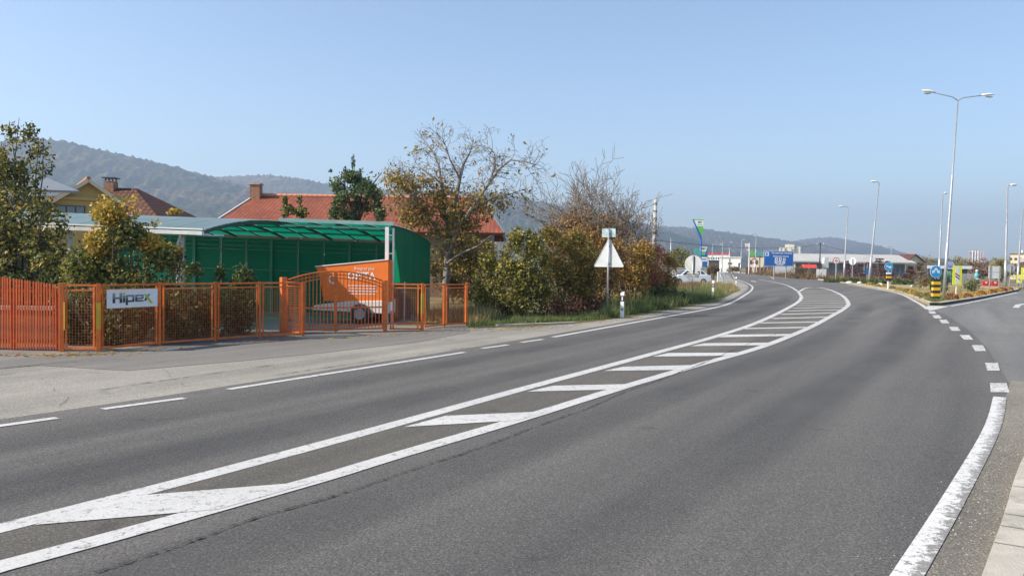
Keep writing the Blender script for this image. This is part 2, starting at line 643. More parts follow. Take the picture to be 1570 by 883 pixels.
MT['green_roof'] = poly_sheet('green_polycarbonate_roof', (0.01, 0.15, 0.11), (0.0, 0.62, 0.40), 0.35, 0.7, 0.3)
MT['pinkwall'] = mat('pink_render', (0.46, 0.37, 0.37), 0.85, 0, 0.08, 0.5)

LEAF = {
    'olive': leaf_mat('olive_autumn_leaves', [(0.0, (0.035, 0.045, 0.014)), (0.45, (0.075, 0.085, 0.022)), (0.8, (0.15, 0.14, 0.035)), (0.93, (0.34, 0.25, 0.04)), (1.0, (0.42, 0.27, 0.05))]),
    'yellow': leaf_mat('yellowing_leaves', [(0.0, (0.10, 0.10, 0.02)), (0.4, (0.24, 0.20, 0.035)), (0.75, (0.42, 0.28, 0.05)), (1.0, (0.46, 0.24, 0.05))]),
    'green': leaf_mat('dark_green_leaves', [(0.0, (0.025, 0.042, 0.014)), (0.5, (0.055, 0.082, 0.024)), (0.85, (0.10, 0.13, 0.035)), (1.0, (0.22, 0.21, 0.06))]),
    'apple': leaf_mat('apple_leaves', [(0.0, (0.035, 0.06, 0.025)), (0.6, (0.07, 0.11, 0.04)), (1.0, (0.16, 0.18, 0.06))]),
    'walnut': leaf_mat('walnut_leaves', [(0.0, (0.07, 0.065, 0.022)), (0.4, (0.17, 0.14, 0.035)), (0.75, (0.28, 0.19, 0.045)), (0.92, (0.24, 0.12, 0.04)), (1.0, (0.14, 0.06, 0.03))]),
    'leafyellow': leaf_mat('olive_yellow_leaves', [(0.0, (0.055, 0.055, 0.017)), (0.35, (0.15, 0.135, 0.032)), (0.7, (0.28, 0.215, 0.045)), (0.9, (0.34, 0.19, 0.042)), (1.0, (0.20, 0.08, 0.03))]),
    'leafmix': leaf_mat('green_yellow_leaves', [(0.0, (0.03, 0.045, 0.014)), (0.45, (0.075, 0.095, 0.026)), (0.75, (0.17, 0.17, 0.04)), (0.92, (0.30, 0.24, 0.045)), (1.0, (0.40, 0.27, 0.05))]),
    'lime': leaf_mat('light_green_leaves', [(0.0, (0.042, 0.048, 0.014)), (0.4, (0.115, 0.115, 0.026)), (0.75, (0.23, 0.20, 0.042)), (1.0, (0.36, 0.28, 0.055))]),
    'orange': leaf_mat('orange_brown_leaves', [(0.0, (0.07, 0.035, 0.018)), (0.4, (0.19, 0.09, 0.032)), (0.75, (0.29, 0.165, 0.045)), (1.0, (0.17, 0.16, 0.05))]),
    'mixed': leaf_mat('mixed_autumn_leaves', [(0.0, (0.05, 0.05, 0.018)), (0.35, (0.17, 0.14, 0.03)), (0.65, (0.36, 0.24, 0.04)), (0.85, (0.34, 0.13, 0.03)), (1.0, (0.20, 0.05, 0.025))]),
    'red': leaf_mat('russet_leaves', [(0.0, (0.16, 0.045, 0.028)), (0.5, (0.34, 0.11, 0.06)), (1.0, (0.45, 0.24, 0.10))]),
    'darkred': leaf_mat('dark_red_leaves', [(0.0, (0.035, 0.010, 0.010)), (0.6, (0.085, 0.018, 0.016)), (1.0, (0.08, 0.06, 0.025))]),
    'purple': leaf_mat('purple_nursery_leaves', [(0.0, (0.045, 0.018, 0.02)), (0.6, (0.11, 0.04, 0.042)), (1.0, (0.20, 0.10, 0.08))]),
    'conifer': leaf_mat('conifer_sprays', [(0.0, (0.015, 0.035, 0.016)), (0.7, (0.04, 0.075, 0.032)), (1.0, (0.08, 0.12, 0.05))], 0.15),
    'weeds': leaf_mat('green_weeds', [(0.0, (0.05, 0.085, 0.022)), (0.5, (0.12, 0.17, 0.045)), (0.85, (0.22, 0.25, 0.08)), (1.0, (0.36, 0.32, 0.14))], 0.4),
    'dry': leaf_mat('dry_grass', [(0.0, (0.16, 0.12, 0.05)), (0.5, (0.34, 0.27, 0.11)), (0.85, (0.48, 0.40, 0.18)), (1.0, (0.22, 0.22, 0.07))], 0.4),
    'brown': leaf_mat('brown_weeds', [(0.0, (0.09, 0.05, 0.025)), (0.5, (0.20, 0.12, 0.05)), (1.0, (0.27, 0.20, 0.07))], 0.3),
    'fl_yellow': leaf_mat('yellow_flowers', [(0.0, (0.12, 0.12, 0.03)), (0.3, (0.45, 0.27, 0.015)), (0.7, (0.62, 0.40, 0.02)), (1.0, (0.30, 0.17, 0.03))], 0.2),
    'fl_red': leaf_mat('red_flowers', [(0.0, (0.09, 0.05, 0.02)), (0.3, (0.25, 0.04, 0.015)), (0.8, (0.34, 0.06, 0.02)), (1.0, (0.42, 0.20, 0.02))], 0.2),
    'fl_dull': leaf_mat('faded_flowers', [(0.0, (0.07, 0.08, 0.025)), (0.5, (0.20, 0.17, 0.05)), (1.0, (0.40, 0.29, 0.05))], 0.2),
    'fargreen': leaf_mat('far_green_leaves', [(0.0, (0.04, 0.05, 0.02)), (0.6, (0.10, 0.11, 0.04)), (1.0, (0.20, 0.18, 0.05))], 0.25),
    'farbrown': leaf_mat('far_brown_leaves', [(0.0, (0.07, 0.04, 0.03)), (0.6, (0.17, 0.10, 0.07)), (1.0, (0.25, 0.18, 0.10))], 0.25),
    'farolive': leaf_mat('far_olive_leaves', [(0.0, (0.08, 0.075, 0.02)), (0.6, (0.20, 0.17, 0.04)), (1.0, (0.33, 0.25, 0.05))], 0.25),
}


# ------------------------------------------------------------------ ground, road, markings
def sheet(name, pts, z, m, parent=None, kind='structure'):
    mb = MB()
    mb.add([(p[0], p[1], z) for p in pts], [tuple(range(len(pts)))])
    o = mb.build(name, m, parent)
    if kind and parent is None:
        o['kind'] = kind
    return o


def offset_line(pts, w0, w1):
    """strip quads between offsets w0 and w1 (to the right of travel)"""
    out0, out1 = [], []
    for i, p in enumerate(pts):
        a = pts[max(0, i - 1)]
        b = pts[min(len(pts) - 1, i + 1)]
        d = Vector((b[0] - a[0], b[1] - a[1])).normalized()
        n = Vector((d.y, -d.x))
        out0.append((p[0] + n.x * w0, p[1] + n.y * w0))
        out1.append((p[0] + n.x * w1, p[1] + n.y * w1))
    return out0, out1


def strip(mb, pts, w0, w1, z, z1=None, m=0):
    a, b = offset_line(pts, w0, w1)
    z1 = z if z1 is None else z1
    vs = [(p[0], p[1], z) for p in a] + [(p[0], p[1], z1) for p in b]
    n = len(a)
    mb.add(vs, [(i, n + i, n + i + 1, i + 1) for i in range(n - 1)], m)


def smooth_line(pts, k=6):
    """Catmull-Rom through 2D points"""
    P = [Vector((p[0], p[1])) for p in pts]
    out = []
    for i in range(len(P) - 1):
        p0, p1, p2, p3 = P[max(i - 1, 0)], P[i], P[i + 1], P[min(i + 2, len(P) - 1)]
        for j in range(k):
            t = j / k
            out.append(0.5 * ((2 * p1) + (p2 - p0) * t + (2 * p0 - 5 * p1 + 4 * p2 - p3) * t * t + (3 * p1 - p0 - 3 * p2 + p3) * t ** 3))
    out.append(P[-1])
    return [(p.x, p.y) for p in out]


def gl(pix, k=6):
    return smooth_line([G(*p) for p in pix], k)


# terrain sheet reaching past the hills
gm = MB()
R_ = 9000.0
gm.add([(R_ * math.cos(a * math.pi / 24), R_ * math.sin(a * math.pi / 24), 0) for a in range(48)], [tuple(range(48))])
ground = gm.build('ground', MT['ground'])
ground['kind'] = 'structure'

Z_AP, Z_DR, Z_RD, Z_MED, Z_MK = 0.006, 0.0105, 0.015, 0.018, 0.0215
left_edge_px = [(848, 518), (950, 499.5), (1040, 483), (1100, 471.5), (1125, 463), (1144, 451.5), (1153, 444), (1151.6, 438), (1138, 431.5), (1127, 428)]
left_edge = gl(left_edge_px)
uR = Vector((0.5, 0.866))
back0 = Vector((G(0, 655).x, G(0, 655).y)) - uR * 26
left_all = [tuple(back0)] + [(G(*p).x, G(*p).y) for p in [(0, 655), (283, 612), (712, 541)]] + left_edge + [(46, 170), (62, 240), (75, 305), (100, 420), (160, 640)]
right_far = [(G(*p).x, G(*p).y) for p in [(1330, 440.5), (1300, 435.5), (1268, 431.5)]] + [(45, 119), (64, 222), (80, 300), (106, 420), (167, 640)]
# main carriageway: left asphalt edge a little outside the white line, right side out to the junction and the pavement
la, _ = offset_line(left_all, -0.35, 0)
right_side = [tuple(Vector((4.2, 2.0)) - uR * 20), (4.2, 2.0)] + [(G(*p).x, G(*p).y) for p in [(1432, 860), (1500, 745), (1551, 660), (1552, 612), (1548, 590), (1513, 533), (1480, 502), (1448, 482), (1424, 473), (1406, 463), (1376, 449.5), (1350, 444)]] + right_far
road_pts = la + right_side[::-1]
road = sheet('road', road_pts, Z_RD, MT['road'])
# side road branching off to the right
side_pts = [(G(*p).x, G(*p).y) for p in [(1424, 473), (1443, 469.5), (1500, 459.5), (1552, 449), (1585, 443.5)]] + [(95, 110), (140, 110), (110, 60), (70, 30), (30, 14), (10.5, 10.5)] + \
           [(G(*p).x, G(*p).y) for p in [(1552, 612), (1548, 590), (1513, 533), (1480, 502), (1448, 482)]]
side_road = sheet('side_road', side_pts, Z_RD - 0.004, MT['side_road'])
far_road = sheet('far_road', [(40, 98), (48, 96), (150, 118), (150, 126), (60, 108)], Z_RD - 0.004, MT['side_road'])

# worn paved forecourt along the left
fence_line = [(-12.5, 14.75)] + [(G(*p).x, G(*p).y) for p in [(95, 541), (151, 541), (330, 525), (465, 517)]]
apron_px = [(430, 513), (590, 509), (650, 508), (716, 503), (800, 502), (880, 497), (932, 490.5), (978, 485), (1035, 474), (1100, 463.5), (1112, 456), (1135, 445), (1120, 437), (1090, 432)]
apron_pts = [tuple(back0 + Vector((-14, 4)))] + fence_line + [(G(*p).x, G(*p).y) for p in apron_px] + [(26.5, 103), (45, 170), (61, 240), (64, 240), (46, 170)] + left_edge[::-1][2:] + \
            [(G(*p).x, G(*p).y) for p in [(712, 538), (283, 608), (0, 651)]] + [tuple(back0)]
apron = sheet('forecourt', apron_pts, Z_AP, MT['apron'])
drive_px = [(0, 566), (60, 561), (194, 569), (370, 554), (500, 541), (640, 525), (720, 510), (716, 497), (650, 501), (595, 499), (430, 506), (330, 515), (155, 528), (95, 531), (0, 533)]
drive = sheet('driveway', [(G(*p).x, G(*p).y) for p in drive_px], Z_DR, MT['drive'])
# gutter strip and pavement bottom right
gut_l = [(G(*p).x, G(*p).y) for p in [(1395, 883), (1475, 760), (1528, 665), (1541, 612), (1550, 585)]]
walk_px = [(1498, 883), (1535, 786), (1570, 690)]
wl = [(G(*p, 0.07).x, G(*p, 0.07).y) for p in walk_px]
d0 = (Vector(wl[2]) - Vector(wl[0])).normalized()
wl = [tuple(Vector(wl[0]) - d0 * 8), *wl, tuple(Vector(wl[2]) + d0 * 2.5 + Vector((0.25, 0))), tuple(Vector(wl[2]) + d0 * 3.6 + Vector((1.0, -0.4))), tuple(Vector(wl[2]) + d0 * 3.9 + Vector((3.0, -1.6)))]
gutter = sheet('gutter', [tuple(Vector(gut_l[0]) - d0 * 8)] + gut_l + [(9.5, 11.2), (12, 9.5), (11, 8)] + [(p[0] + 0.03, p[1]) for p in wl[::-1]], Z_RD + 0.0025, MT['gutter'])
kb = MB()
wl2 = smooth_line(wl, 5)
strip(kb, wl2, 0, 0.02, 0.0, 0.066)
strip(kb, wl2, 0.02, 0.2, 0.066, 0.07)
kerb = kb.build('pavement_kerb', MT['kerb'])
kerb['kind'] = 'structure'
pv = MB()
strip(pv, wl2, 0.207, 4.5, 0.064)
pavement = pv.build('pavement', MT['walk'])
pavement['kind'] = 'structure'
pj = MB()
jl = smooth_line([(p[0], p[1]) for p in wl], 5)
strip(pj, wl2, 0.2, 0.207, 0.03)
j = pj.build('joint', MT['crack'], pavement)

# painted markings (parts of the road)
hl_px = [(0, 814), (217.6, 757.6), (350, 722.6), (500, 682), (622, 648), (806, 596.7), (932, 562.5), (1012, 540.5), (1100, 516), (1163, 494.5), (1205, 474.5), (1224, 463), (1228.4, 455.4), (1224, 448)]
hr_px = [(0, 874), (182.6, 824.5), (334, 782), (500, 735), (607, 702), (798, 645), (951, 597), (1073, 560.5), (1146, 540), (1190, 525), (1241, 503.5), (1272, 487), (1295, 473.5), (1300.6, 465), (1291, 453.4), (1272, 444.8), (1253, 441), (1236, 442), (1224, 448)]
hl = gl(hl_px)
hr = gl(hr_px)
ext_l = [tuple(Vector(hl[0]) - uR * 12)] + hl
ext_r = [tuple(Vector(hr[0]) - uR * 12)] + hr
med = sheet('median_asphalt', ext_l + ext_r[::-1], Z_MED, MT['median'], road)


def mark(name, build, m='white_line'):
    mb = MB()
    build(mb)
    return mb.build(name, MT[m], road)


mark('hatch_border', lambda mb: strip(mb, ext_l, -0.09, 0.10, Z_MK))
mark('hatch_border', lambda mb: strip(mb, ext_r, -0.10, 0.09, Z_MK))
quads = [[(52, 804), (334, 780), (486, 737), (200, 760)], [(620, 654), (794, 644), (842, 630), (683, 637)], [(809, 600), (951, 596.5), (985, 588), (848, 591)],
         [(926, 568.4), (1050, 566.5), (1077, 559), (955, 562)], [(1000, 546.5), (1120, 545), (1134, 540.3), (1024, 541)], [(1058, 530.5), (1173, 529), (1190, 525), (1080, 526)],
         [(1101, 517), (1209, 514.8), (1220, 511.6), (1115, 513)]]
for q in quads:
    mark('hatch_stripe', lambda mb, q=q: mb.add([G(*p, Z_MK + 0.0025) for p in q], [(0, 1, 2, 3)]))
for (ax, ay, bx, by) in [(1138, 505, 1240, 503), (1165, 496.2, 1259, 494.5), (1183, 489.3, 1271, 487), (1196, 482.8, 1284, 480.5), (1207, 477.5, 1291, 475.8), (1215, 473.2, 1296, 471.5), (1221, 469.5, 1299, 468.6),
                          (1225, 466, 1301, 465), (1227, 462.5, 1300, 461.8), (1229, 459, 1297, 458.5), (1228.5, 456, 1294, 455.5), (1228, 452.8, 1288, 452.3), (1226, 449.6, 1281, 449.2), (1226, 446.6, 1272, 446.4)]:
    a, b = G(ax, ay), G(bx, by)
    mark('hatch_stripe', lambda mb, a=a, b=b: strip(mb, [(a.x, a.y), (b.x, b.y)], -0.16, 0.16, Z_MK + 0.0025))
wl_edge = 0.062
for (a, b) in [((-60, 664), (88, 643)), ((157, 629.5), (283, 612.5)), ((350, 599), (712, 541.5)), ((739, 535.5), (779, 530)), ((799, 526.2), (832, 521.4))]:
    A, B = G(*a), G(*b)
    mark('edge_dash', lambda mb: strip(mb, [(A.x, A.y), (B.x, B.y)], -wl_edge, wl_edge, Z_MK))
mark('edge_line', lambda mb: strip(mb, left_edge + [(46.3, 170), (62.3, 240), (75.3, 305)], -0.075, 0.075, Z_MK))
cl = gl([(1224, 447.5), (1207, 438), (1185, 432.5), (1163, 428.6)])
mark('centre_line', lambda mb: strip(mb, cl, -0.09, 0.09, Z_MK))
cdir = [(38.5, 119), (55, 175), (66.5, 232), (78, 302)]
cs = smooth_line(cdir, 10)
for i in range(0, len(cs) - 1, 2):
    mark('centre_dash', lambda mb: strip(mb, [cs[i], cs[i + 1]], -0.12, 0.12, Z_MK))
mark('lane_dash', lambda mb: mb.add([G(*p, Z_MK) for p in [(1152, 430.6), (1160, 431.6), (1159, 432.4), (1151, 431.2)]], [(0, 1, 2, 3)]))
# darker polished wheel tracks worn into both lanes, and ghost smears
tm, tt_, tb_ = new_mat('polished_track')
uvn = N(tt_, 'ShaderNodeUVMap')
sxyz = N(tt_, 'ShaderNodeSeparateXYZ')
L(tt_, uvn.outputs[0], sxyz.inputs[0])
pr_ = ramp(tt_, sxyz.outputs['X'], [(0.0, (0, 0, 0)), (0.35, (1, 1, 1)), (0.65, (1, 1, 1)), (1.0, (0, 0, 0))], 'EASE')
tcn = N(tt_, 'ShaderNodeTexCoord')
nz = noise(tt_, tcn.outputs['Object'], 0.5, 5, 0.6)
nr_ = ramp(tt_, nz.outputs['Fac'], [(0.3, (0.04, 0.04, 0.04)), (0.7, (0.34, 0.34, 0.34))])
fm = N(tt_, 'ShaderNodeMath', operation='MULTIPLY')
L(tt_, pr_.outputs[0], fm.inputs[0])
L(tt_, nr_.outputs[0], fm.inputs[1])
fn = noise(tt_, tcn.outputs['Object'], 60, 3, 0.75)
fr3 = ramp(tt_, fn.outputs['Fac'], [(0.3, (0.035, 0.035, 0.036)), (0.7, (0.125, 0.123, 0.121))])
L(tt_, fr3.outputs[0], tb_.inputs['Base Color'])
tb_.inputs['Roughness'].default_value = 0.6
tb_.inputs['Specular IOR Level'].default_value = 0.3
trn = N(tt_, 'ShaderNodeBsdfTransparent')
mxs = N(tt_, 'ShaderNodeMixShader')
L(tt_, fm.outputs[0], mxs.inputs[0])
L(tt_, trn.outputs[0], mxs.inputs[1])
L(tt_, tb_.outputs[0], mxs.inputs[2])
L(tt_, mxs.outputs[0], tt_.nodes['Material Output'].inputs['Surface'])


def uv_strip(ob):
    me = ob.data
    n = len(me.vertices) // 2
    uvl = me.uv_layers.new(name='UVMap')
    for lp in me.loops:
        vi = lp.vertex_index
        uvl.data[lp.index].uv = (0.0 if vi < n else 1.0, (vi % n) / n)


MT['track'] = tm
lane_r = [p for p in ext_r if p[1] < 40]
lane_l = [p for p in ext_l if p[1] < 50]
for ln_, c_ in ((lane_r, 0.75), (lane_r, 2.45), (lane_l, -0.8), (lane_l, -2.3)):
    o = mark('wheel_track', lambda mb: strip(mb, ln_, c_ - 0.5, c_ + 0.5, Z_RD + 0.0025), 'track')
    uv_strip(o)
# right edge line, worn
rl = gl([(1318, 1000), (1391, 883), (1462, 766), (1512, 676), (1526, 640), (1532, 611)])
uv_strip(mark('worn_edge_line', lambda mb: strip(mb, rl, -0.07, 0.085, Z_MK + 0.002), 'worn_edge'))
for q in [[(1519, 601), (1548, 601), (1543, 587), (1518, 587)], [(1514, 568), (1533, 568), (1530, 556), (1510, 556)], [(1495, 538), (1512, 538), (1507, 529), (1490, 529)], [(1478, 520.5), (1492, 520.5), (1486, 513.5), (1471, 513.5)],
          [(1459, 507), (1473, 507), (1468, 501), (1455, 501)], [(1444, 495.5), (1456, 495.5), (1451, 490), (1439.5, 490)], [(1433, 488), (1444, 488), (1440, 483), (1429, 483)], [(1426, 480.8), (1436, 480.8), (1432.5, 477), (1423, 477)]]:
    mark('junction_dash', lambda mb: mb.add([G(*p, Z_MK) for p in q], [(0, 1, 2, 3)]), 'worn_line')
mark('nose_triangle', lambda mb: mb.add([G(*p, Z_MK + 0.0025) for p in [(1424, 476), (1432, 475.2), (1456, 469.6), (1421, 468.8)]], [(0, 1, 2, 3)]))
il = gl([(1424, 475), (1406, 463.5), (1376, 450), (1330, 441.4), (1300, 437)])
mark('island_edge_line', lambda mb: strip(mb, il, -0.12, 0.06, Z_MK))
ir = gl([(1455, 470), (1498, 461.8), (1530, 455), (1559, 448.9)])
mark('island_edge_line', lambda mb: strip(mb, ir, -0.02, 0.15, Z_MK))
mark('lane_arrow', lambda mb: mb.add([G(*p, Z_MK) for p in [(1552, 471.6), (1557, 467), (1590, 462), (1590, 464), (1566, 467.5), (1562, 472)]], [(0, 1, 2, 3, 4, 5)]))
# the long crack beside the hatching
crk = [(150, 883), (300, 833), (400, 797), (520, 763), (640, 722), (735, 690), (830, 655), (905, 627), (960, 603), (1010, 586), (1050, 570), (1085, 556), (1115, 543), (1140, 532), (1170, 520), (1195, 512)]
ck = gl(crk, 40)
r2 = np.random.default_rng(3)
wob = r2.normal(0, 0.010, len(ck)).cumsum()
wob -= np.linspace(wob[0], wob[-1], len(ck))
ck = [(p[0] + w * 0.4 + r2.normal(0, 0.006), p[1] + w * 0.4) for p, w in zip(ck, wob)]
cm = MB()
a, _ = offset_line(ck, 0, 0)
ws = np.clip(r2.normal(0.004, 0.006, len(ck)), 0.0012, 0.018)
vs = []
for p, w in zip(ck, ws):
    vs += [(p[0] - w, p[1] + w * 0.5, Z_MK + 0.004), (p[0] + w, p[1] - w * 0.5, Z_MK + 0.004)]
cm.add(vs, [(2 * i, 2 * i + 1, 2 * i + 3, 2 * i + 2) for i in range(len(ck) - 1)])
cm.build('crack', MT['crack'], road)

def crack_line(name, pix, z, parent, seed, wid=0.004):
    r = np.random.default_rng(seed)
    pts = gl(pix, 16)
    jit = r.normal(0, 0.008, len(pts)).cumsum()
    jit -= np.linspace(jit[0], jit[-1], len(pts))
    mb = MB()
    vs = []
    for p, q, w in zip(pts, jit, np.clip(r.normal(wid, wid, len(pts)), 0.001, wid * 3)):
        vs += [(p[0] + q - w, p[1] + q + w, z), (p[0] + q + w, p[1] + q - w, z)]
    mb.add(vs, [(2 * i, 2 * i + 1, 2 * i + 3, 2 * i + 2) for i in range(len(pts) - 1)])
    return mb.build(name, MT['crack'], parent)


for i, pix in enumerate([[(0, 567), (40, 562), (110, 556), (190, 551)], [(62, 580), (78, 597), (96, 612), (90, 626)], [(420, 577), (520, 562), (620, 547), (720, 533)], [(150, 600), (210, 590), (300, 577), (420, 560)], [(250, 566), (262, 580), (285, 592)]]):
    crack_line('crack', pix, Z_DR + 0.003, apron, 400 + i)
kx = 0.0
for i in range(2, len(wl2) - 6, 1):
    if i % 2:
        continue
    a_, b_k = Vector(wl2[i]), Vector(wl2[i + 1])
    dd = (b_k - a_).normalized()
    nn = Vector((dd.y, -dd.x))
    mb = MB()
    p_ = a_ + nn * 0.02
    q_ = a_ + nn * 0.2
    mb.add([(p_.x, p_.y, 0.0705), (q_.x, q_.y, 0.0745), (q_.x + dd.x * 0.008, q_.y + dd.y * 0.008, 0.0745), (p_.x + dd.x * 0.008, p_.y + dd.y * 0.008, 0.0705)], [(0, 1, 2, 3)])
    mb.build('joint', MT['crack'], kerb)

# traffic island with kerbs
isl_l = gl([(1412.5, 462.5), (1376, 448.5), (1350, 443.8), (1330, 440.2), (1300, 435.5), (1285, 433.5)])
isl_r = gl([(1443, 468.2), (1498, 459.5), (1530, 453), (1551.7, 448), (1562, 445.6), (1560, 444)])
nose = [(G(1425, 468).x, G(1425, 468).y)]
outline = nose + isl_r + [(52, 82), (44, 90)] + isl_l[::-1]
ib = MB()
ib.prism([(p[0], p[1], 0.0) for p in outline], (0, 0, 0.115))
island = ib.build('traffic_island', MT['island'])
island['kind'] = 'structure'
kb = MB()
ring = isl_l[::-1] + nose + isl_r
nl = len(isl_l)
strip(kb, ring, 0.002, -0.012, 0.0, 0.115)
strip(kb, ring, -0.012, -0.03, 0.115, 0.128)
strip(kb, ring, -0.03, -0.2, 0.128, 0.128)
strip(kb, ring, -0.2, -0.2001, 0.128, 0.1)
k = kb.build('kerb', MT['kerb'], island)
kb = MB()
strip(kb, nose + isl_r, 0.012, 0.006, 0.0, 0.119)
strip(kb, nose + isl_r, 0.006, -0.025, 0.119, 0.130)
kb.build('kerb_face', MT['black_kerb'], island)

# kerb edge along the far side of the road
kf = MB()
rf = [(p[0] + 0.2, p[1]) for p in right_far[2:7]]
strip(kf, smooth_line(rf, 4), 0, 0.35, 0.14)
strip(kf, smooth_line(rf, 4), 0.0, -0.01, 0.14, 0.0)
o = kf.build('roadside_kerb', MT['kerb'])
o['kind'] = 'structure'


# ------------------------------------------------------------------ plants
def leaves_np(P, size, r, flat=0.0, aspect=0.55, droop=0.0):
    """one folded-less leaf quad per point"""
    n = len(P)
    a = r.normal(size=(n, 3))
    a[:, 2] = a[:, 2] * (1 - flat) - droop
    a /= np.linalg.norm(a, axis=1)[:, None]
    b = r.normal(size=(n, 3))
    b -= a * (a * b).sum(1)[:, None]
    b /= np.linalg.norm(b, axis=1)[:, None]
    s = size * np.clip(np.exp(r.normal(0, 0.38, n)), 0.35, 1.55)[:, None]
    q = np.stack([P - a * s * 0.5, P + b * s * 0.5 * aspect - a * s * 0.05, P + a * s * 0.5, P - b * s * 0.5 * aspect - a * s * 0.05], 1)
    return q


def clump_noise(P, f, ph):
    return (np.sin(P[:, 0] * f + ph) * np.cos(P[:, 1] * f * 1.13 + ph * 1.7) + np.sin(P[:, 2] * f * 1.31 + ph * 0.6 + P[:, 0] * f * 0.7) + 0.6 * np.sin((P[:, 0] + P[:, 1] - P[:, 2]) * f * 2.1 + ph * 2.2))


def blob_points(r, blobs, n, shell=0.45, clump=2.6, keep=0.35):
    """points through the volume of several ellipsoids, thinned into clumps"""
    vol = np.array([b[3] * b[4] * b[5] for b in blobs]) ** 0.85
    vol /= vol.sum()
    out = []
    tot = 0
    ph = r.uniform(0, 6)
    while tot < n:
        m = n * 2
        idx = r.choice(len(blobs), m, p=vol)
        B = np.array([b[:6] for b in blobs])[idx]
        d = r.normal(size=(m, 3))
        d /= np.linalg.norm(d, axis=1)[:, None]
        rad = r.uniform(0, 1, m) ** shell
        rad *= 1 + r.normal(0, 0.09, m)
        P = B[:, :3] + d * rad[:, None] * B[:, 3:6]
        c = clump_noise(P, clump, ph)
        ok = (c > -0.4 + 0.0 * c) | (r.uniform(0, 1, m) < keep)
        P = P[ok & (P[:, 2] > 0.02)]
        out.append(P)
        tot += len(P)
    return np.concatenate(out)[:n]


def branch_set(mb, r, start, direc, length, rad, lvl, tips, bend=0.25, kids=(4, 4, 4), ratio=0.62, up=0.15, spread=0.8, sides=(8, 6, 4, 3), taper=0.45, minr=0.004, segs=5):
    pts = [Vector(start)]
    d = Vector(direc).normalized()
    for i in range(segs):
        d = (d + Vector(r.normal(0, bend, 3)) * (0.5 if lvl == 0 else 1) + Vector((0, 0, up))).normalized()
        pts.append(pts[-1] + d * length / segs)
    rad_l = [max(minr, rad * (1 - (1 - taper) * i / segs)) for i in range(segs + 1)]
    mb.tube(pts, rad_l, sides[min(lvl, 3)], cap=False)
    if lvl >= len(kids):
        tips.append((pts[-1], d))
        for p in pts[2:]:
            tips.append((p, d))
        return
    n = kids[lvl]
    for k in range(n):
        t = r.uniform(0.35 if lvl else 0.3, 1.0) if k < n - 1 else 1.0
        i = min(segs - 1, int(t * segs))
        f = t * segs - i
        p = pts[i].lerp(pts[min(i + 1, segs)], min(1, f))
        base_d = (pts[min(i + 1, segs)] - pts[i]).normalized()
        side = Vector(r.normal(0, 1, 3))
        side = (side - base_d * side.dot(base_d)).normalized()
        nd = (base_d * (1 if k == n - 1 else 0.75) + side * spread * (0.45 if k == n - 1 else 1)).normalized()
        branch_set(mb, r, p, nd, length * ratio * r.uniform(0.75, 1.2), max(minr, rad_l[i] * 0.62), lvl + 1, tips, bend, kids, ratio, up, spread, sides, taper, minr, segs)


def tip_points(r, tips, n, jitter):
    if not tips:
        return np.zeros((0, 3))
    T = np.array([tuple(t[0]) for t in tips])
    idx = r.integers(0, len(T), n)
    return T[idx] + r.normal(0, jitter, (n, 3))


def shrub(name, label, cat, loc, blobs, n, size, leaf, seed, stems=6, bark='bark', group=None, shell=0.45, clump=2.6, keep=0.3, extra=None, top_leaf=None, stem_top=0.75):
    r = np.random.default_rng(seed)
    t = thing(name, label, cat, loc, 0, group)
    mb = MB()
    top = max(b[2] + b[5] for b in blobs)
    for k in range(stems):
        b = blobs[r.integers(0, len(blobs))]
        e = Vector((b[0] + r.normal(0, b[3] * 0.4), b[1] + r.normal(0, b[4] * 0.4), min(b[2] + b[5] * stem_top, top)))
        s = Vector((e.x * 0.25 + r.normal(0, 0.08), e.y * 0.25 + r.normal(0, 0.08), -0.02))
        mid = s.lerp(e, 0.5) + Vector((r.normal(0, 0.08), r.normal(0, 0.08), 0.1))
        q = s.lerp(mid, 0.5)
        mb.tube([s, q, mid, mid.lerp(e, 0.6) + Vector((r.normal(0, 0.05), 0, 0)), e], [0.03, 0.026, 0.02, 0.012, 0.005], 5)
    mb.build('stem', MT[bark], t, smooth=True)
    P = blob_points(r, blobs, n, shell, clump, keep)
    if extra is not None:
        P = np.concatenate([P, extra])
    np_mesh('foliage', leaves_np(P, size, r), mat=LEAF[leaf], parent=t)
    if top_leaf:
        lf, tb, nn = top_leaf
        np_mesh('yellow_foliage', leaves_np(blob_points(r, tb, nn, shell, clump * 1.3, 0.15), size * 0.95, r), mat=LEAF[lf], parent=t)
    return t


def tree(name, label, loc, trunk_h, trunk_r, kids, ratio, n, size, leaf, seed, up=0.1, spread=0.8, bend=0.22, lean=(0, 0), jitter=0.2, bark='bark', group=None, extra_blobs=None, extra_n=0, filt=None, droop=0.0, minr=0.006, segs=5, cat='tree', hook=None):
    r = np.random.default_rng(seed)
    t = thing(name, label, cat, loc, 0, group)
    mb = MB()
    tips = []
    branch_set(mb, r, (0, 0, -0.05), (lean[0], lean[1], 1), trunk_h, trunk_r, 0, tips, bend, kids, ratio, up, spread, minr=minr, segs=segs)
    if hook:
        hook(mb, r, tips)
    mb.build('trunk', MT[bark], t, smooth=True)
    P = tip_points(r, [q for q in tips if (filt is None or filt(q[0], r))], n, jitter)
    if extra_blobs:
        P = np.concatenate([P, blob_points(r, extra_blobs, extra_n)])
    P = P[P[:, 2] > 0.05]
    np_mesh('crown', leaves_np(P, size, r, droop=droop), mat=LEAF[leaf], parent=t)
    return t


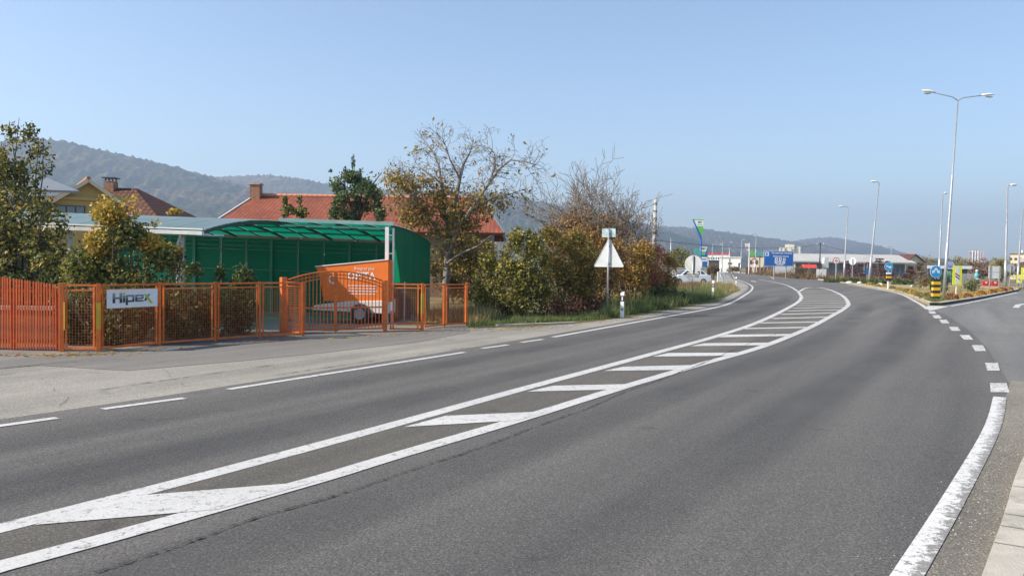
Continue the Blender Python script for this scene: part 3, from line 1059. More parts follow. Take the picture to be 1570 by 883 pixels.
def blades(name, label, areas, n, h, leaf, seed, w=0.012, lean=0.35, kind='stuff', cat='grass'):
    """areas: list of quads (4 xy corners) with weights; tufted blades"""
    r = np.random.default_rng(seed)
    ar = []
    for q in areas:
        q = [Vector((p[0], p[1])) for p in q[:4]]
        ar.append(abs((q[2] - q[0]).cross(q[3] - q[1])) / 2)
    pr = np.array(ar) / sum(ar)
    idx = r.choice(len(areas), n // 7 + 1, p=pr)
    u = r.uniform(0, 1, len(idx))
    v = r.uniform(0, 1, len(idx))
    Q = np.array([[(p[0], p[1]) for p in q[:4]] for q in areas])[idx]
    C = (Q[:, 0] * ((1 - u) * (1 - v))[:, None] + Q[:, 1] * (u * (1 - v))[:, None] + Q[:, 2] * (u * v)[:, None] + Q[:, 3] * ((1 - u) * v)[:, None])
    C = np.repeat(C, 7, axis=0)[:n]
    hs = np.repeat(np.exp(r.normal(0, 0.35, len(idx))), 7)[:n] * h * r.uniform(0.5, 1.15, n)
    C = C + r.normal(0, 0.05 + h * 0.15, (n, 2))
    ang = r.uniform(0, 2 * math.pi, n)
    ln = np.abs(r.normal(0, lean, n))
    dx = np.cos(ang)
    dy = np.sin(ang)
    base = np.stack([C[:, 0], C[:, 1], np.full(n, -0.01)], 1)
    side = np.stack([-dy, dx, np.zeros(n)], 1) * (w * r.uniform(0.6, 1.4, n))[:, None]
    mid = base + np.stack([dx * ln * hs * 0.5, dy * ln * hs * 0.5, hs * 0.5], 1)
    tip = base + np.stack([dx * ln * hs, dy * ln * hs, hs], 1)
    q = np.stack([base - side, base + side, mid + side * 0.7, tip], 1)
    o = np_mesh(name, q, mat=LEAF[leaf])
    tag(o, label, cat, None, kind)
    return o


# ------------------------------------------------------------------ orange fence, gate
def V2(p, z=0.0):
    return Vector((p[0], p[1], z))


FENCE_TOP = 1.232
P0, P1 = G(95, 540), G(151, 540)
PA, PB, PC, PD = G(245, 530.5), G(330, 524), G(398, 518.7), G(465, 516)
PILL = G(434, 512)
GP = G(590, 508)
W0, W1 = G(597, 507.6), G(646, 508)
E0, E1, E2 = G(649, 505), G(681, 501.5), G(715, 499)


def mesh_panel(root, a, b, z0, z1, pitch=0.05, name='mesh_wire', r=0.0021):
    """welded wire between two posts"""
    mb = MB()
    d = (b - a)
    ln = d.length
    d = d / ln
    n = max(2, int(ln / pitch))
    for i in range(1, n):
        p = a + d * (ln * i / n)
        mb.bar((p.x, p.y, z0), (p.x, p.y, z1), r * 2, r * 2)
    m = max(2, int((z1 - z0) / pitch))
    off = Vector((-d.y, d.x, 0)) * r * 1.2
    for i in range(1, m):
        z = z0 + (z1 - z0) * i / m
        mb.bar(a + off + Vector((0, 0, z)), b + off + Vector((0, 0, z)), r * 2, r * 2)
    o = mb.build(name, MT['wire'], root, root.location)
    o['kind'] = 'stuff'
    return o


def seg_parts(root, a, b, top=FENCE_TOP, frame=True, mullions=()):
    """rails and an inner framed mesh panel between post bases a and b"""
    d = (b - a).normalized()
    O = root.location
    up = Vector((0, 0, 1))
    for (z, h) in ((top - 0.02, 0.035), (0.07, 0.04)):
        mb = MB()
        mb.bar(a + up * z + d * 0.03, b + up * z - d * 0.03, 0.032, h)
        mb.build('rail', MT['orange'], root, O)
    mb = MB()
    a2, b2 = a + d * 0.075, b - d * 0.075
    mb.bar(a2 + up * (top - 0.11), b2 + up * (top - 0.11), 0.03, 0.03)
    mb.build('rail', MT['orange'], root, O)
    for p in (a2, b2):
        mb = MB()
        mb.bar(p + up * 0.09, p + up * (top - 0.04), 0.028, 0.032)
        mb.build('upright', MT['orange'], root, O)
    mesh_panel(root, a2, b2, 0.09, top - 0.11)


def post(root, p, top=FENCE_TOP, w=0.06, tape=None):
    mb = MB()
    mb.box((p.x, p.y, top / 2), (w, w, top), 0.4)
    mb.box((p.x, p.y, top + 0.004), (w + 0.008, w + 0.008, 0.008), 0.4)
    o = mb.build('post', MT['orange'], root, root.location, bevel=0.004)
    if tape:  # yellow reflection on the post painted as a coloured sleeve
        tb = MB()
        tb.box((p.x, p.y, sum(tape) / 2), (w + 0.005, w + 0.005, tape[1] - tape[0]), 0.4)
        tb.build('yellow_band', MT['yellow'], o, root.location)
    return o


fence = thing('mesh_fence', 'orange painted fence of wire mesh panels carrying the white board', 'fence', (P0.x, P0.y, 0))
post(fence, P0, 1.235, 0.075)
post(fence, P1, 1.235, 0.075, (0.42, 0.9))
mb = MB()
mb.box((P0.x + 0.06, P0.y - 0.03, 0.66), (0.022, 0.012, 0.5))
mb.build('yellow_band', MT['yellow'], fence, fence.location)  # strip coloured to stand for the yellow reflection beside the post
seg_parts(fence, P0, P1)
for a, b in ((P1, PA), (PA, PB), (PB, PC), (PC, PD)):
    seg_parts(fence, a, b)
for p in (PA, PB, PC, PD):
    post(fence, p, FENCE_TOP, 0.05)
seg_parts(fence, PILL + (PD - PILL).normalized() * 0.09, PD, 1.225)
pm = MB()
pm.box((PILL.x, PILL.y, 0.66), (0.13, 0.13, 1.32), 0.75)
pm.build('gate_pillar', MT['orange'], fence, fence.location, bevel=0.008)
for q in (PD, PC):
    mb = MB()
    mb.lathe((q.x, q.y, 0), [(0.05, 0), (0.05, 0.015), (0.03, 0.02)], 8)
    mb.build('foot_plate', MT['orange'], fence, fence.location)

# white board with the firm's lettering on the fence
pa = P1.lerp(PA, 0.10)
pb = P1.lerp(PA, 0.93)
dv = (pb - pa).normalized()
ang = math.atan2(dv.y, dv.x)
nv = Vector((dv.y, -dv.x, 0))
zt = Z(200, 443.5, (pa.y + pb.y) / 2)
zb = Z(200, 471, (pa.y + pb.y) / 2)
bc = pa.lerp(pb, 0.5) + nv * 0.045
bw = (pb - pa).length
board = thing('name_board', 'white board with blocky dark lettering and a green stroke hung on the orange fence', 'sign', (bc.x, bc.y, (zt + zb) / 2), ang)
bh = zt - zb
mb = MB()
mb.box((0, 0, 0), (bw, 0.012, bh))
mb.build('board', MT['sign_white'], board, bevel=0.002)
gm_, t_, b_ = new_mat('letter_print')
tc_ = N(t_, 'ShaderNodeTexCoord')
sp_ = N(t_, 'ShaderNodeSeparateXYZ')
L(t_, tc_.outputs['Object'], sp_.inputs[0])
rr_ = ramp(t_, sp_.outputs['Z'], [(0.0, (0.02, 0.035, 0.06)), (0.52, (0.02, 0.035, 0.06)), (0.56, (0.14, 0.16, 0.16)), (1.0, (0.28, 0.30, 0.29))])
mr_ = N(t_, 'ShaderNodeMapRange')
mr_.inputs[1].default_value = -0.13
mr_.inputs[2].default_value = 0.11
L(t_, sp_.outputs['Z'], mr_.inputs[0])
L(t_, mr_.outputs[0], rr_.inputs[0])
L(t_, rr_.outputs[0], b_.inputs['Base Color'])
b_.inputs['Roughness'].default_value = 0.4
MT['letter'] = gm_
MT['letter_green'] = mat('letter_green', (0.42, 0.50, 0.02), 0.4, 0, 0.03)
# board in the photo spans x 234..1072, y 265..555 of the enlargement
sx = bw / (1072 - 234)
sz = bh / (548 - 272)


def lx(x):
    return (x - 653) * sx


def lz(y):
    return (410 - y) * sz


def letter(name, rects, mm='letter', polys=()):
    mb = MB()
    for (x0, y0, x1, y1) in rects:
        mb.box(((lx(x0) + lx(x1)) / 2, -0.0085, (lz(y0) + lz(y1)) / 2), (abs(lx(x1) - lx(x0)), 0.005, abs(lz(y0) - lz(y1))))
    for po in polys:
        mb.prism([(lx(x), -0.0062, lz(y)) for (x, y) in po], (0, -0.006, 0))
    return mb.build(name, MT[mm], board)


letter('letter_h', [(322, 322, 362, 472), (432, 322, 474, 472), (362, 384, 432, 412)])
letter('letter_i', [(486, 360, 522, 468)])
letter('dot', [(486, 322, 522, 348)], 'letter_green')
letter('letter_p', [(532, 355, 566, 508), (566, 355, 672, 382), (640, 382, 672, 464), (566, 438, 640, 464)])
letter('letter_e', [(686, 355, 720, 462), (720, 355, 826, 380), (796, 380, 826, 418), (720, 402, 796, 424), (720, 440, 826, 462)])
letter('letter_x', [], 'letter', [[(900, 352), (946, 346), (905, 398), (888, 385)], [(862, 398), (884, 424), (868, 452), (836, 456)]])
letter('green_stroke', [], 'letter_green', [[(830, 350), (872, 350), (985, 492), (940, 494)]])

# arched double gate
gd = (GP - PILL).normalized()
glen = (GP - PILL).length
gate = thing('double_gate', 'arched orange double gate of upright bars before the green carport', 'gate', (PILL.x, PILL.y, 0))


def arch(u, lo, hi):
    return lo + (hi - lo) * (1 - (2 * u - 1) ** 2)


mid_u = 0.5
uu0, uu1 = 0.035, 0.975
OG = gate.location


def gpt(u, z):
    p = PILL + gd * (glen * u)
    return Vector((p.x, p.y, z))


for (u0, u1) in ((uu0, 0.492), (0.508, uu1)):
    leaf = MB()
    leaf.bar(gpt(u0, 0.06), gpt(u0, arch(u0, 1.22, 1.47)), 0.04)
    lf = leaf.build('gate_leaf', MT['orange'], gate, OG)
    leaf = MB()
    leaf.bar(gpt(u1, 0.06), gpt(u1, arch(u1, 1.22, 1.47)), 0.04)
    leaf.build('stile', MT['orange'], lf, OG)
    for off in (0.0, 0.085, 0.165):
        am = MB()
        pts = [gpt(u0 + (u1 - u0) * i / 10, arch(u0 + (u1 - u0) * i / 10, 1.22, 1.47) - off) for i in range(11)]
        am.tube(pts, 0.014 if off else 0.02, 6)
        am.build('arched_rail', MT['orange'], lf, OG)
    for z in (0.075, 0.17, 0.60):
        rm = MB()
        rm.bar(gpt(u0, z), gpt(u1, z), 0.026, 0.036)
        rm.build('rail', MT['orange'], lf, OG)
    nb = 13
    for i in range(1, nb):
        u = u0 + (u1 - u0) * i / nb
        bm = MB()
        bm.bar(gpt(u, 0.075), gpt(u, arch(u, 1.22, 1.47) - 0.003), 0.018, 0.018)
        bm.build('bar', MT['orange'], lf, OG)
mb = MB()
p = gpt(0.5, 0)
mb.box((p.x, p.y, 0.745), (0.055, 0.05, 1.45), math.atan2(gd.y, gd.x))
mb.build('meeting_stile', MT['orange'], gate, OG, bevel=0.005)

wicket = thing('wicket_gate', 'square orange mesh wicket gate right of the arched gate', 'gate', (W0.x, W0.y, 0))
mb = MB()
mb.box((GP.x, GP.y, 0.63), (0.10, 0.10, 1.26), 0.45)
mb.build('gate_post', MT['orange'], wicket, wicket.location, bevel=0.006)
post(wicket, W1 + Vector((0.02, 0, 0)), 1.185, 0.065, (0.45, 0.95))
wd = (W1 - W0).normalized()
for (z, h) in ((1.165, 0.04), (1.075, 0.035), (0.19, 0.035), (0.06, 0.04)):
    mb = MB()
    mb.bar(W0 + Vector((0, 0, z)), W1 + Vector((-0.02, 0, z)), 0.034, h)
    mb.build('rail', MT['orange'], wicket, wicket.location)
for p in (W0 + wd * 0.03, W0 + wd * 0.09, W1 - wd * 0.09):
    mb = MB()
    mb.bar(p + Vector((0, 0, 0.08)), p + Vector((0, 0, 1.15)), 0.034, 0.036)
    mb.build('upright', MT['orange'], wicket, wicket.location)
mesh_panel(wicket, W0 + wd * 0.09, W1 - wd * 0.09, 0.2, 1.07, 0.052, r=0.0045)
mb = MB()
mb.box((W0.x + 0.05, W0.y - 0.03, 0.62), (0.05, 0.03, 0.22))
mb.build('lock_box', MT['white'], wicket, wicket.location)

endf = thing('mesh_fence', 'short dull orange fence end with mesh ending by the round bush', 'fence', (E0.x, E0.y, 0))
seg_parts(endf, E0, E1, 1.16)
seg_parts(endf, E1, E2, 1.15)
post(endf, E1, 1.15, 0.045)
post(endf, E2, 1.17, 0.055)

# rust coloured picket fence at the left edge
pk = thing('picket_fence', 'rust orange picket fence with close slats at the left end', 'fence', (-9.5, 14.7, 0))
pl, prr = Vector((-10.6, 14.78, 0)), Vector((P0.x - 0.10, 14.62, 0))
O = pk.location
npk = 46
first = None
for i in range(npk):
    f = i / (npk - 1)
    p = pl.lerp(prr, f)
    top = 1.50 + (1.225 - 1.50) * f
    if first is None:
        mb = MB()
        prof = [(-0.014, 0), (0.014, 0), (0.014, 0.985), (0.0, 1.0), (-0.014, 0.985)]
        mb.prism([(x, -0.008, z) for (x, z) in prof], (0, 0.016, 0))
        first = mb.build('picket', MT['picket'], pk)
        o = first
    else:
        o = clone_part(first, pk)
    o.location = p - O + Vector((0, 0, 0.035))
    o.scale = (1, 1, top - 0.035)
    o.rotation_euler = (0, random.uniform(-0.008, 0.008), random.uniform(-0.1, 0.1))
for z in (0.18, 1.09):
    mb = MB()
    mb.bar(pl + Vector((0, 0.025, z)), prr + Vector((0.03, 0.025, z)), 0.03, 0.05)
    mb.build('rail', MT['orange'], pk, O)
for f in (0.1, 0.62, 0.985):
    p = pl.lerp(prr, f)
    mb = MB()
    mb.box((p.x, p.y + 0.07, 0.56), (0.07, 0.06, 1.12))
    mb.build('post', MT['picket'], pk, O)
# low wall of planks seen through the pickets
lw = thing('garden_wall', 'low brownish garden wall seen through the pickets', 'wall', (-9.6, 16.0, 0))
mb = MB()
mb.box((-9.6, 16.0, 0.33), (3.4, 0.18, 0.66))
mb.build('wall', mat('brown_block', (0.20, 0.12, 0.07), 0.9, 0, 0.3, 4, 0.5), lw, lw.location)
mb = MB()
mb.box((-9.6, 16.0, 0.70), (3.5, 0.26, 0.07))
mb.build('coping', MT['kerb'], lw, lw.location)

# ------------------------------------------------------------------ green carport
A_ = Vector((-0.9976, 0.0698, 0)).normalized()      # along the ridge, to the left
C_ = Vector((0.2, 0.98, 0)).normalized()          # from the ridge to the back
R0 = Vector((-3.36, 22.5, 0))
K = 0.030
WB, WF = 3.5, 3.8


def cp(s, w, z):
    p = R0 + A_ * s + C_ * w
    return Vector((p.x, p.y, z))


def zr(s, w):
    return 2.74 + 0.024 * s - K * w * w


port = thing('carport', 'green polycarbonate carport with a curved roof behind the orange fence', 'carport', (R0.x, R0.y, 0))
O = port.location
SMAX = 10.3
bays = [i * 0.7925 for i in range(14)]


def roof_panel(s0, s1, w0, w1, n=7):
    mb = MB()
    vs = []
    for s in (s0 + 0.012, s1 - 0.012):
        for i in range(n + 1):
            w = w0 + (w1 - w0) * i / n
            vs.append(cp(s, w, zr(s, w)))
    mb.add(vs, [(i, i + 1, n + 2 + i, n + 1 + i) for i in range(n)])
    mb.add([v + Vector((0, 0, 0.008)) for v in vs], [(n + 1 + i, n + 2 + i, i + 1, i) for i in range(n)], 1)
    return mb.build('roof_panel', [MT['green_roof'], MT['roof_top']], port, O, smooth=True)


for i in range(len(bays) - 1):
    s0, s1 = bays[i], bays[i + 1]
    roof_panel(s0, s1, 0.02, WB)
    if s0 > 3.0:
        roof_panel(s0, s1, -WF, -0.02)
for i, s in enumerate(bays):
    heavy = (i % 2 == 0)
    w0 = -WF if s > 3.0 else 0.0
    mb = MB()
    pts = [cp(s, w0 + (WB - w0) * j / 12, zr(s, w0 + (WB - w0) * j / 12) - (0.045 if heavy else 0.024)) for j in range(13)]
    for a, b in zip(pts[:-1], pts[1:]):
        mb.bar(a, b, 0.045 if heavy else 0.03, 0.07 if heavy else 0.035)
    mb.build('arch_rib', MT['dark_frame'], port, O)
for w in (0.0, 1.15, 2.3, 3.46, -1.15, -2.3):
    mb = MB()
    s0 = 0.0 if w >= 0 else 3.2
    mb.bar(cp(s0, w, zr(s0, w) - 0.10), cp(SMAX, w, zr(SMAX, w) - 0.10), 0.04, 0.05)
    mb.build('purlin', MT['green_frame'], port, O)
# ridge edge trim over the open front, gutter with downpipe on the left half
mb = MB()
mb.bar(cp(-0.06, -0.03, zr(0, 0) + 0.03), cp(3.2, -0.03, zr(3.2, 0) + 0.03), 0.05, 0.10)
mb.build('ridge_trim', mat('pale_green_trim', (0.22, 0.36, 0.34), 0.45), port, O)
mb = MB()
g0, g1 = cp(3.12, -WF, zr(3.12, WF)), cp(SMAX, -WF, zr(SMAX, WF))
mb.bar(g0 - C_ * 0.06 + Vector((0, 0, -0.06)), g1 - C_ * 0.06 + Vector((0, 0, -0.06)), 0.12, 0.09)
mb.bar(g0 - C_ * 0.01 + Vector((0, 0, 0.03)), g1 - C_ * 0.01 + Vector((0, 0, 0.03)), 0.16, 0.035)
gut = mb.build('gutter', MT['white'], port, O)
mb = MB()
dp = cp(3.75, -WF + 0.1, 0)
zt_ = zr(3.7, WF) - 0.08
mb.tube([dp + Vector((0.02, -0.08, zt_)), dp + Vector((0.0, -0.06, zt_ - 0.1)), dp + Vector((-0.07, 0, zt_ - 0.24)), dp + Vector((-0.08, 0, zt_ - 0.4)), dp + Vector((-0.08, 0, 0.02))], 0.032, 8)
mb.build('downpipe', MT['white'], gut, O, smooth=True)
for s in (3.72, 6.5, 9.3):
    mb = MB()
    mb.bar(cp(s, -WF + 0.12, 0), cp(s, -WF + 0.12, zr(s, WF) - 0.1), 0.09)
    mb.build('post', MT['galv'] if s < 4 else MT['white'], port, O)
# back wall: frames and sheets
nb = 12
for i in range(nb):
    s0, s1 = SMAX * i / nb, SMAX * (i + 1) / nb
    mb = MB()
    a, b = cp(s0 + 0.01, WB, 0.05), cp(s1 - 0.01, WB, 0.05)
    z0, z1 = zr(s0, WB) - 0.08, zr(s1, WB) - 0.08
    off = C_ * 0.01
    mb.add([a, b, (b.x, b.y, z1), (a.x, a.y, z0)], [(0, 1, 2, 3)])
    mb.add([a + off, b + off, Vector((b.x, b.y, z1)) + off, Vector((a.x, a.y, z0)) + off], [(3, 2, 1, 0)])
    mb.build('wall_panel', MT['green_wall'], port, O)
for i in range(nb + 1):
    s = SMAX * i / nb
    mb = MB()
    thick = 0.09 if i % 3 == 0 else 0.04
    mb.bar(cp(s, WB - 0.06, 0), cp(s, WB - 0.06, zr(s, WB) - 0.12), thick)
    mb.build('wall_post', MT['green_frame'], port, O)
for z in (0.55, 1.28, 1.92, 2.05, 2.2):
    mb = MB()
    mb.bar(cp(0, WB - 0.035, z), cp(SMAX, WB - 0.035, z + 0.024 * SMAX * 0.9), 0.025, 0.03)
    mb.build('wall_rail', MT['green_frame'], port, O)
# right end wall
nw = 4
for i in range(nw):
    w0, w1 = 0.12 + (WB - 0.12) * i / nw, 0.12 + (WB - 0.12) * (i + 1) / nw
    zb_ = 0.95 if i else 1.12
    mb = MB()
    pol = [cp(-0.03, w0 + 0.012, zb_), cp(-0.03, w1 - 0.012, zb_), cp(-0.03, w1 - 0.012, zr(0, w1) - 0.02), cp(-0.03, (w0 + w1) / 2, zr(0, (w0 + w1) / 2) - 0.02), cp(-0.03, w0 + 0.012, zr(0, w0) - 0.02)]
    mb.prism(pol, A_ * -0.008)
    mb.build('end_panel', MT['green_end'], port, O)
    mb = MB()
    mb.bar(cp(0.0, w1, 0.9), cp(0.0, w1, zr(0, w1) - 0.05), 0.03)
    mb.build('wall_post', MT['green_frame'], port, O)
for z in (0.95, 2.12):
    mb = MB()
    mb.bar(cp(0.0, 0.1, z), cp(0.0, WB, z), 0.03)
    mb.build('wall_rail', MT['green_frame'], port, O)
# twin front post with rungs
fp = MB()
fp.bar(cp(0.12, -0.02, 0), cp(0.12, -0.02, 2.68), 0.12, 0.10)
fpo = fp.build('front_post', MT['white'], port, O)
mb = MB()
mb.bar(cp(-0.03, 0.05, 0), cp(-0.03, 0.05, 2.66), 0.05)
mb.build('thin_post', MT['white'], port, O)
for z in (0.3, 0.85, 1.38, 1.95, 2.45):
    mb = MB()
    mb.bar(cp(0.09, 0.0, z), cp(-0.03, 0.04, z), 0.035)
    mb.build('rung', MT['white'], fpo, O)
mb = MB()
mb.bar(cp(-0.06, 0.95, 0), cp(-0.06, 0.95, 1.15), 0.035)
mb.build('thin_post', MT['white'], port, O)
fl = sheet('carport_floor', [tuple(cp(s, w, 0))[:2] for s, w in ((-0.3, -3.2), (-0.3, WB), (SMAX, WB), (SMAX, -3.2))], 0.005, MT['grey'])

# dark boxes stacked inside by the end wall
for i, (w, hh, cc, lab) in enumerate([(1.0, 0.95, (0.10, 0.035, 0.025), 'dark red crate behind the wicket mesh'), (2.0, 0.75, (0.03, 0.04, 0.04), 'black crate at the back of the carport end')]):
    c = thing('storage_crate', lab, 'crate', cp(0.5, w, 0))
    m_ = mat('crate_paint', cc, 0.7)
    mb = MB()
    mb.box((0, 0, hh / 2), (0.75, 0.7, hh), 0.1)
    mb.build('crate_body', m_, c, bevel=0.01)
    for z in (0.15, hh - 0.12):
        mb = MB()
        mb.box((0, 0, z), (0.79, 0.74, 0.06), 0.1)
        mb.build('batten', m_, c)

# ------------------------------------------------------------------ trailer with orange banner cover
t0, t1 = D(478, 470, 22.3), D(595, 470, 22.0)
td = Vector((t1.x - t0.x, t1.y - t0.y, 0))
tl = td.length
tr = thing('trailer', 'white trailer with slanted orange canvas cover parked behind the arched gate', 'trailer', (t0.x, t0.y, 0), math.atan2(td.y, td.x))
mb = MB()
mb.prism([(0.35, -0.02, 0.62), (tl, -0.02, 0.62), (tl, -0.02, 1.77), (0.12, -0.02, 1.55), (0.25, -0.02, 1.2)], (0, 0.4, 0))
mb.build('canvas_cover', MT['canvas'], tr)
mb = MB()
mb.bar((0.1, -0.03, 1.56), (tl, -0.03, 1.78), 0.025)
mb.build('piping', MT['white'], tr)
mb = MB()
mb.prism([(0.0, -0.06, 0.36), (tl - 0.05, -0.06, 0.30), (tl - 0.05, -0.06, 0.66), (1.0, -0.06, 0.62), (0.1, -0.06, 0.50)], (0, 1.0, 0))
mb.build('body', MT['offwhite'], tr, bevel=0.02)
for y in (-0.12, 0.92):
    mb = MB()
    mb.lathe((0, 0, -0.08), [(0.2, 0), (0.28, 0.02), (0.28, 0.14), (0.2, 0.16)], 20)
    wh = mb.build('wheel', MT['black'], tr, smooth=False)
    wh.location = (tl * 0.66, y, 0.29)
    wh.rotation_euler = (math.pi / 2, 0, 0)
    mb = MB()
    mb.lathe((0, 0, -0.1), [(0.15, 0), (0.17, 0.05), (0.17, 0.15), (0.15, 0.19)], 16)
    mb.build('rim', MT['galv'], wh)
mb = MB()
mb.bar((0.1, 0.45, 0.4), (-0.9, 0.45, 0.42), 0.08)
mb.build('drawbar', MT['dark'], tr)
mb = MB()
mb.tube([(-0.8, 0.45, 0.42), (-0.8, 0.45, 0.05)], 0.03, 6)
mb.lathe((-0.8, 0.45, 0.0), [(0.07, 0), (0.07, 0.06)], 10)
mb.build('jockey_wheel', MT['dark'], tr)
mb = MB()
mb.lathe((0, 0, 0), [(0.13, 0), (0.13, 0.006)], 24)
em = mb.build('round_emblem', MT['white'], tr)
em.location = (0.62, -0.022, 1.22)
em.rotation_euler = (math.pi / 2, 0, 0)
mb = MB()
mb.lathe((0, 0, 0.004), [(0.09, 0), (0.09, 0.006)], 24)
mb.build('emblem_centre', MT['canvas'], em)
text_part('banner_lettering', 'OPITA', 0.28, MT['white'], tr, (1.42, -0.026, 1.31), bold=True, tilt=0.0)
text_part('banner_lettering', 'Beograd plus', 0.11, MT['white'], tr, (1.5, -0.026, 1.52))
for i in range(4):
    mb = MB()
    mb.box((1.45, -0.024, 1.05 - i * 0.075), (0.85 - 0.12 * (i % 2), 0.006, 0.022))
    mb.build('print_line', MT['sign_white'], tr)


# ------------------------------------------------------------------ houses on the left
def uv_quad(me_obj, per_face_uv):
    me = me_obj.data
    uvl = me.uv_layers.new(name='UVMap')
    i = 0
    for poly, uvs in zip(me.polygons, per_face_uv):
        for li, uv in zip(poly.loop_indices, uvs):
            uvl.data[li].uv = uv


def slope(name, quad, m, parent, thick=0.12):
    """roof slope: quad = eave left, eave right, ridge right, ridge left"""
    q = [Vector(p) for p in quad]
    n = (q[1] - q[0]).cross(q[3] - q[0]).normalized()
    dn = n * -thick
    mb = MB()
    vs = q + [p + dn for p in q]
    mb.add(vs, [(0, 1, 2, 3), (7, 6, 5, 4), (0, 4, 5, 1), (1, 5, 6, 2), (2, 6, 7, 3), (3, 7, 4, 0)])
    o = mb.build(name, m, parent, parent.location)
    eu = (q[1] - q[0]).normalized()
    ev = (q[3] - q[0])
    ev = (ev - eu * ev.dot(eu)).normalized()
    uvs = [((p - q[0]).dot(eu), (p - q[0]).dot(ev)) for p in vs]
    uv_quad(o, [[uvs[i] for i in f] for f in [(0, 1, 2, 3), (7, 6, 5, 4), (0, 4, 5, 1), (1, 5, 6, 2), (2, 6, 7, 3), (3, 7, 4, 0)]])
    return o


# long red roof
RL, RR = D(392, 300, 46), D(737, 299, 46)
zrg = (RL.z + RR.z) / 2 - 0.12
EL, ER = D(314, 349, 40), D(772, 359, 40)
ze = (EL.z + ER.z) / 2
hs = thing('long_house', 'long low house with a big red tiled roof behind the carport', 'house', ((RL.x + RR.x) / 2, 46, 0))
O = hs.location
rl_ = Vector((RL.x, 46, zrg))
rr_2 = Vector((RR.x, 46, zrg))
el_ = Vector((EL.x, 40, ze))
er_ = Vector((ER.x, 40, ze))
fr = slope('roof', [el_, er_, rr_2, rl_], MT['tile'], hs)
slope('roof', [Vector((ER.x, 52, ze)), Vector((EL.x, 52, ze)), rl_ + Vector((0, 0.01, 0)), rr_2 + Vector((0, 0.01, 0))], MT['tile'], hs)
first = None
for i in range(44):
    f = (i + 0.5) / 44
    p = rl_.lerp(rr_2, f) - O
    if first is None:
        mb = MB()
        mb.tube([(-0.17, 0, 0), (0.17, 0, 0)], [0.10, 0.12], 8)
        first = mb.build('ridge_tile', mat('ridge_clay', (0.5, 0.22, 0.13), 0.8), fr)
        o = first
    else:
        o = clone_part(first, fr)
    o.location = p + Vector((0, 0, 0.03))
mb = MB()
inx = 0.7
mb.prism([(EL.x + inx, 40.7, 0), (ER.x - 0.7, 40.7, 0), (ER.x - 0.7, 40.7, ze + 0.05), (EL.x + inx, 40.7, ze + 0.05)], (0, 10.6, 0))
mb.prism([(ER.x - 0.7, 40.7, ze + 0.05), (ER.x - 0.7, 46, zrg - 0.25), (ER.x - 0.7, 51.3, ze + 0.05)], (-13.0, 0, 0))
mb.build('wall', mat('grey_plaster', (0.22, 0.17, 0.13), 0.9, 0, 0.2, 0.8), hs, O)
mb = MB()
mb.bar(er_ + Vector((0.05, 0, -0.06)), rr_2 + Vector((0.05, 0, -0.06)), 0.05, 0.2)
mb.bar(Vector((ER.x + 0.05, 52, ze - 0.06)), rr_2 + Vector((0.05, 0.0, -0.06)), 0.05, 0.2)
mb.build('bargeboard', MT['sheetroof'], hs, O)
mb = MB()
mb.bar(el_ + Vector((-0.04, 0, -0.02)), rl_ + Vector((-0.04, 0, -0.02)), 0.06, 0.16)
mb.build('bargeboard', MT['offwhite'], hs, O)
mb = MB()
cx = RL.x + 0.15
mb.box((cx, 45.6, zrg + 0.1), (0.55, 0.55, 0.95))
chm = mb.build('chimney', MT['brick'], hs, O)
mb = MB()
mb.box((cx, 45.6, zrg + 0.62), (0.65, 0.65, 0.09))
mb.build('chimney_cap', MT['kerb'], chm, O)
for k_, (wx, lab) in enumerate([(-12.5, ''), (-9, ''), (-5.5, '')]):
    mb = MB()
    mb.box((wx, 40.68, 1.5), (1.2, 0.08, 1.2))
    w_ = mb.build('window', MT['white'], hs, O)
    mb = MB()
    mb.box((wx, 40.63, 1.5), (1.0, 0.03, 1.0))
    mb.build('pane', MT['glass'], w_, O)

# yellow house
yh = thing('yellow_house', 'ochre yellow house with small red gable and brown tiled wing at far left', 'house', (X(135, 40), 40, 0), math.radians(33))
# local frame: x right along gable front, y to the back (ridge)
zap = Z(138, 271, 38.5)
zev = Z(118, 288, 38.5)
gw = 1.15
slope_over = 0.25
mb = MB()
mb.prism([(-2.3, 0, 0), (1.7, 0, 0), (1.7, 0, zev - 0.25), (1.0, 0, zev - 0.1), (0, 0, zap - 0.15), (-1.0, 0, zev - 0.1), (-2.3, 0, zev - 0.9)], (0, 4.4, 0))
mb.build('wall', MT['yellow_wall'], yh)


def slope_l(name, quad, m, parent, thick=0.1):
    o = slope(name, [Vector(p) + parent.location for p in quad], m, parent, thick)
    return o


ov = 0.35
ev_z = zap - 1.35
rf_ = slope_l('roof', [(-1.9, 4.9, ev_z), (-1.9, -ov, ev_z), (0, -ov, zap), (0, 4.9, zap)], MT['tile'], yh)
slope_l('roof', [(1.9, -ov, ev_z), (1.9, 4.9, ev_z), (0.01, 4.9, zap), (0.01, -ov, zap)], MT['tile'], yh)
for sgn in (-1, 1):
    mb = MB()
    mb.bar((sgn * 1.9, -ov - 0.03, ev_z - 0.06), (0, -ov - 0.03, zap - 0.06), 0.05, 0.17)
    mb.build('bargeboard', MT['cream'], yh)
for i in range(12):
    if i == 0:
        mb = MB()
        mb.tube([(0, -0.19, 0), (0, 0.19, 0)], [0.10, 0.13], 8)
        rt = mb.build('ridge_tile', MT['brick'], rf_)
        o = rt
    else:
        o = clone_part(rt, rf_)
    o.location = (0, -ov + 0.2 + i * 0.42, zap + 0.04)
mb = MB()
zw = Z(120, 322, 38.5)
mb.box((-0.75, -0.04, zw), (1.25, 0.08, 0.55))
w_ = mb.build('window', MT['dark'], yh)
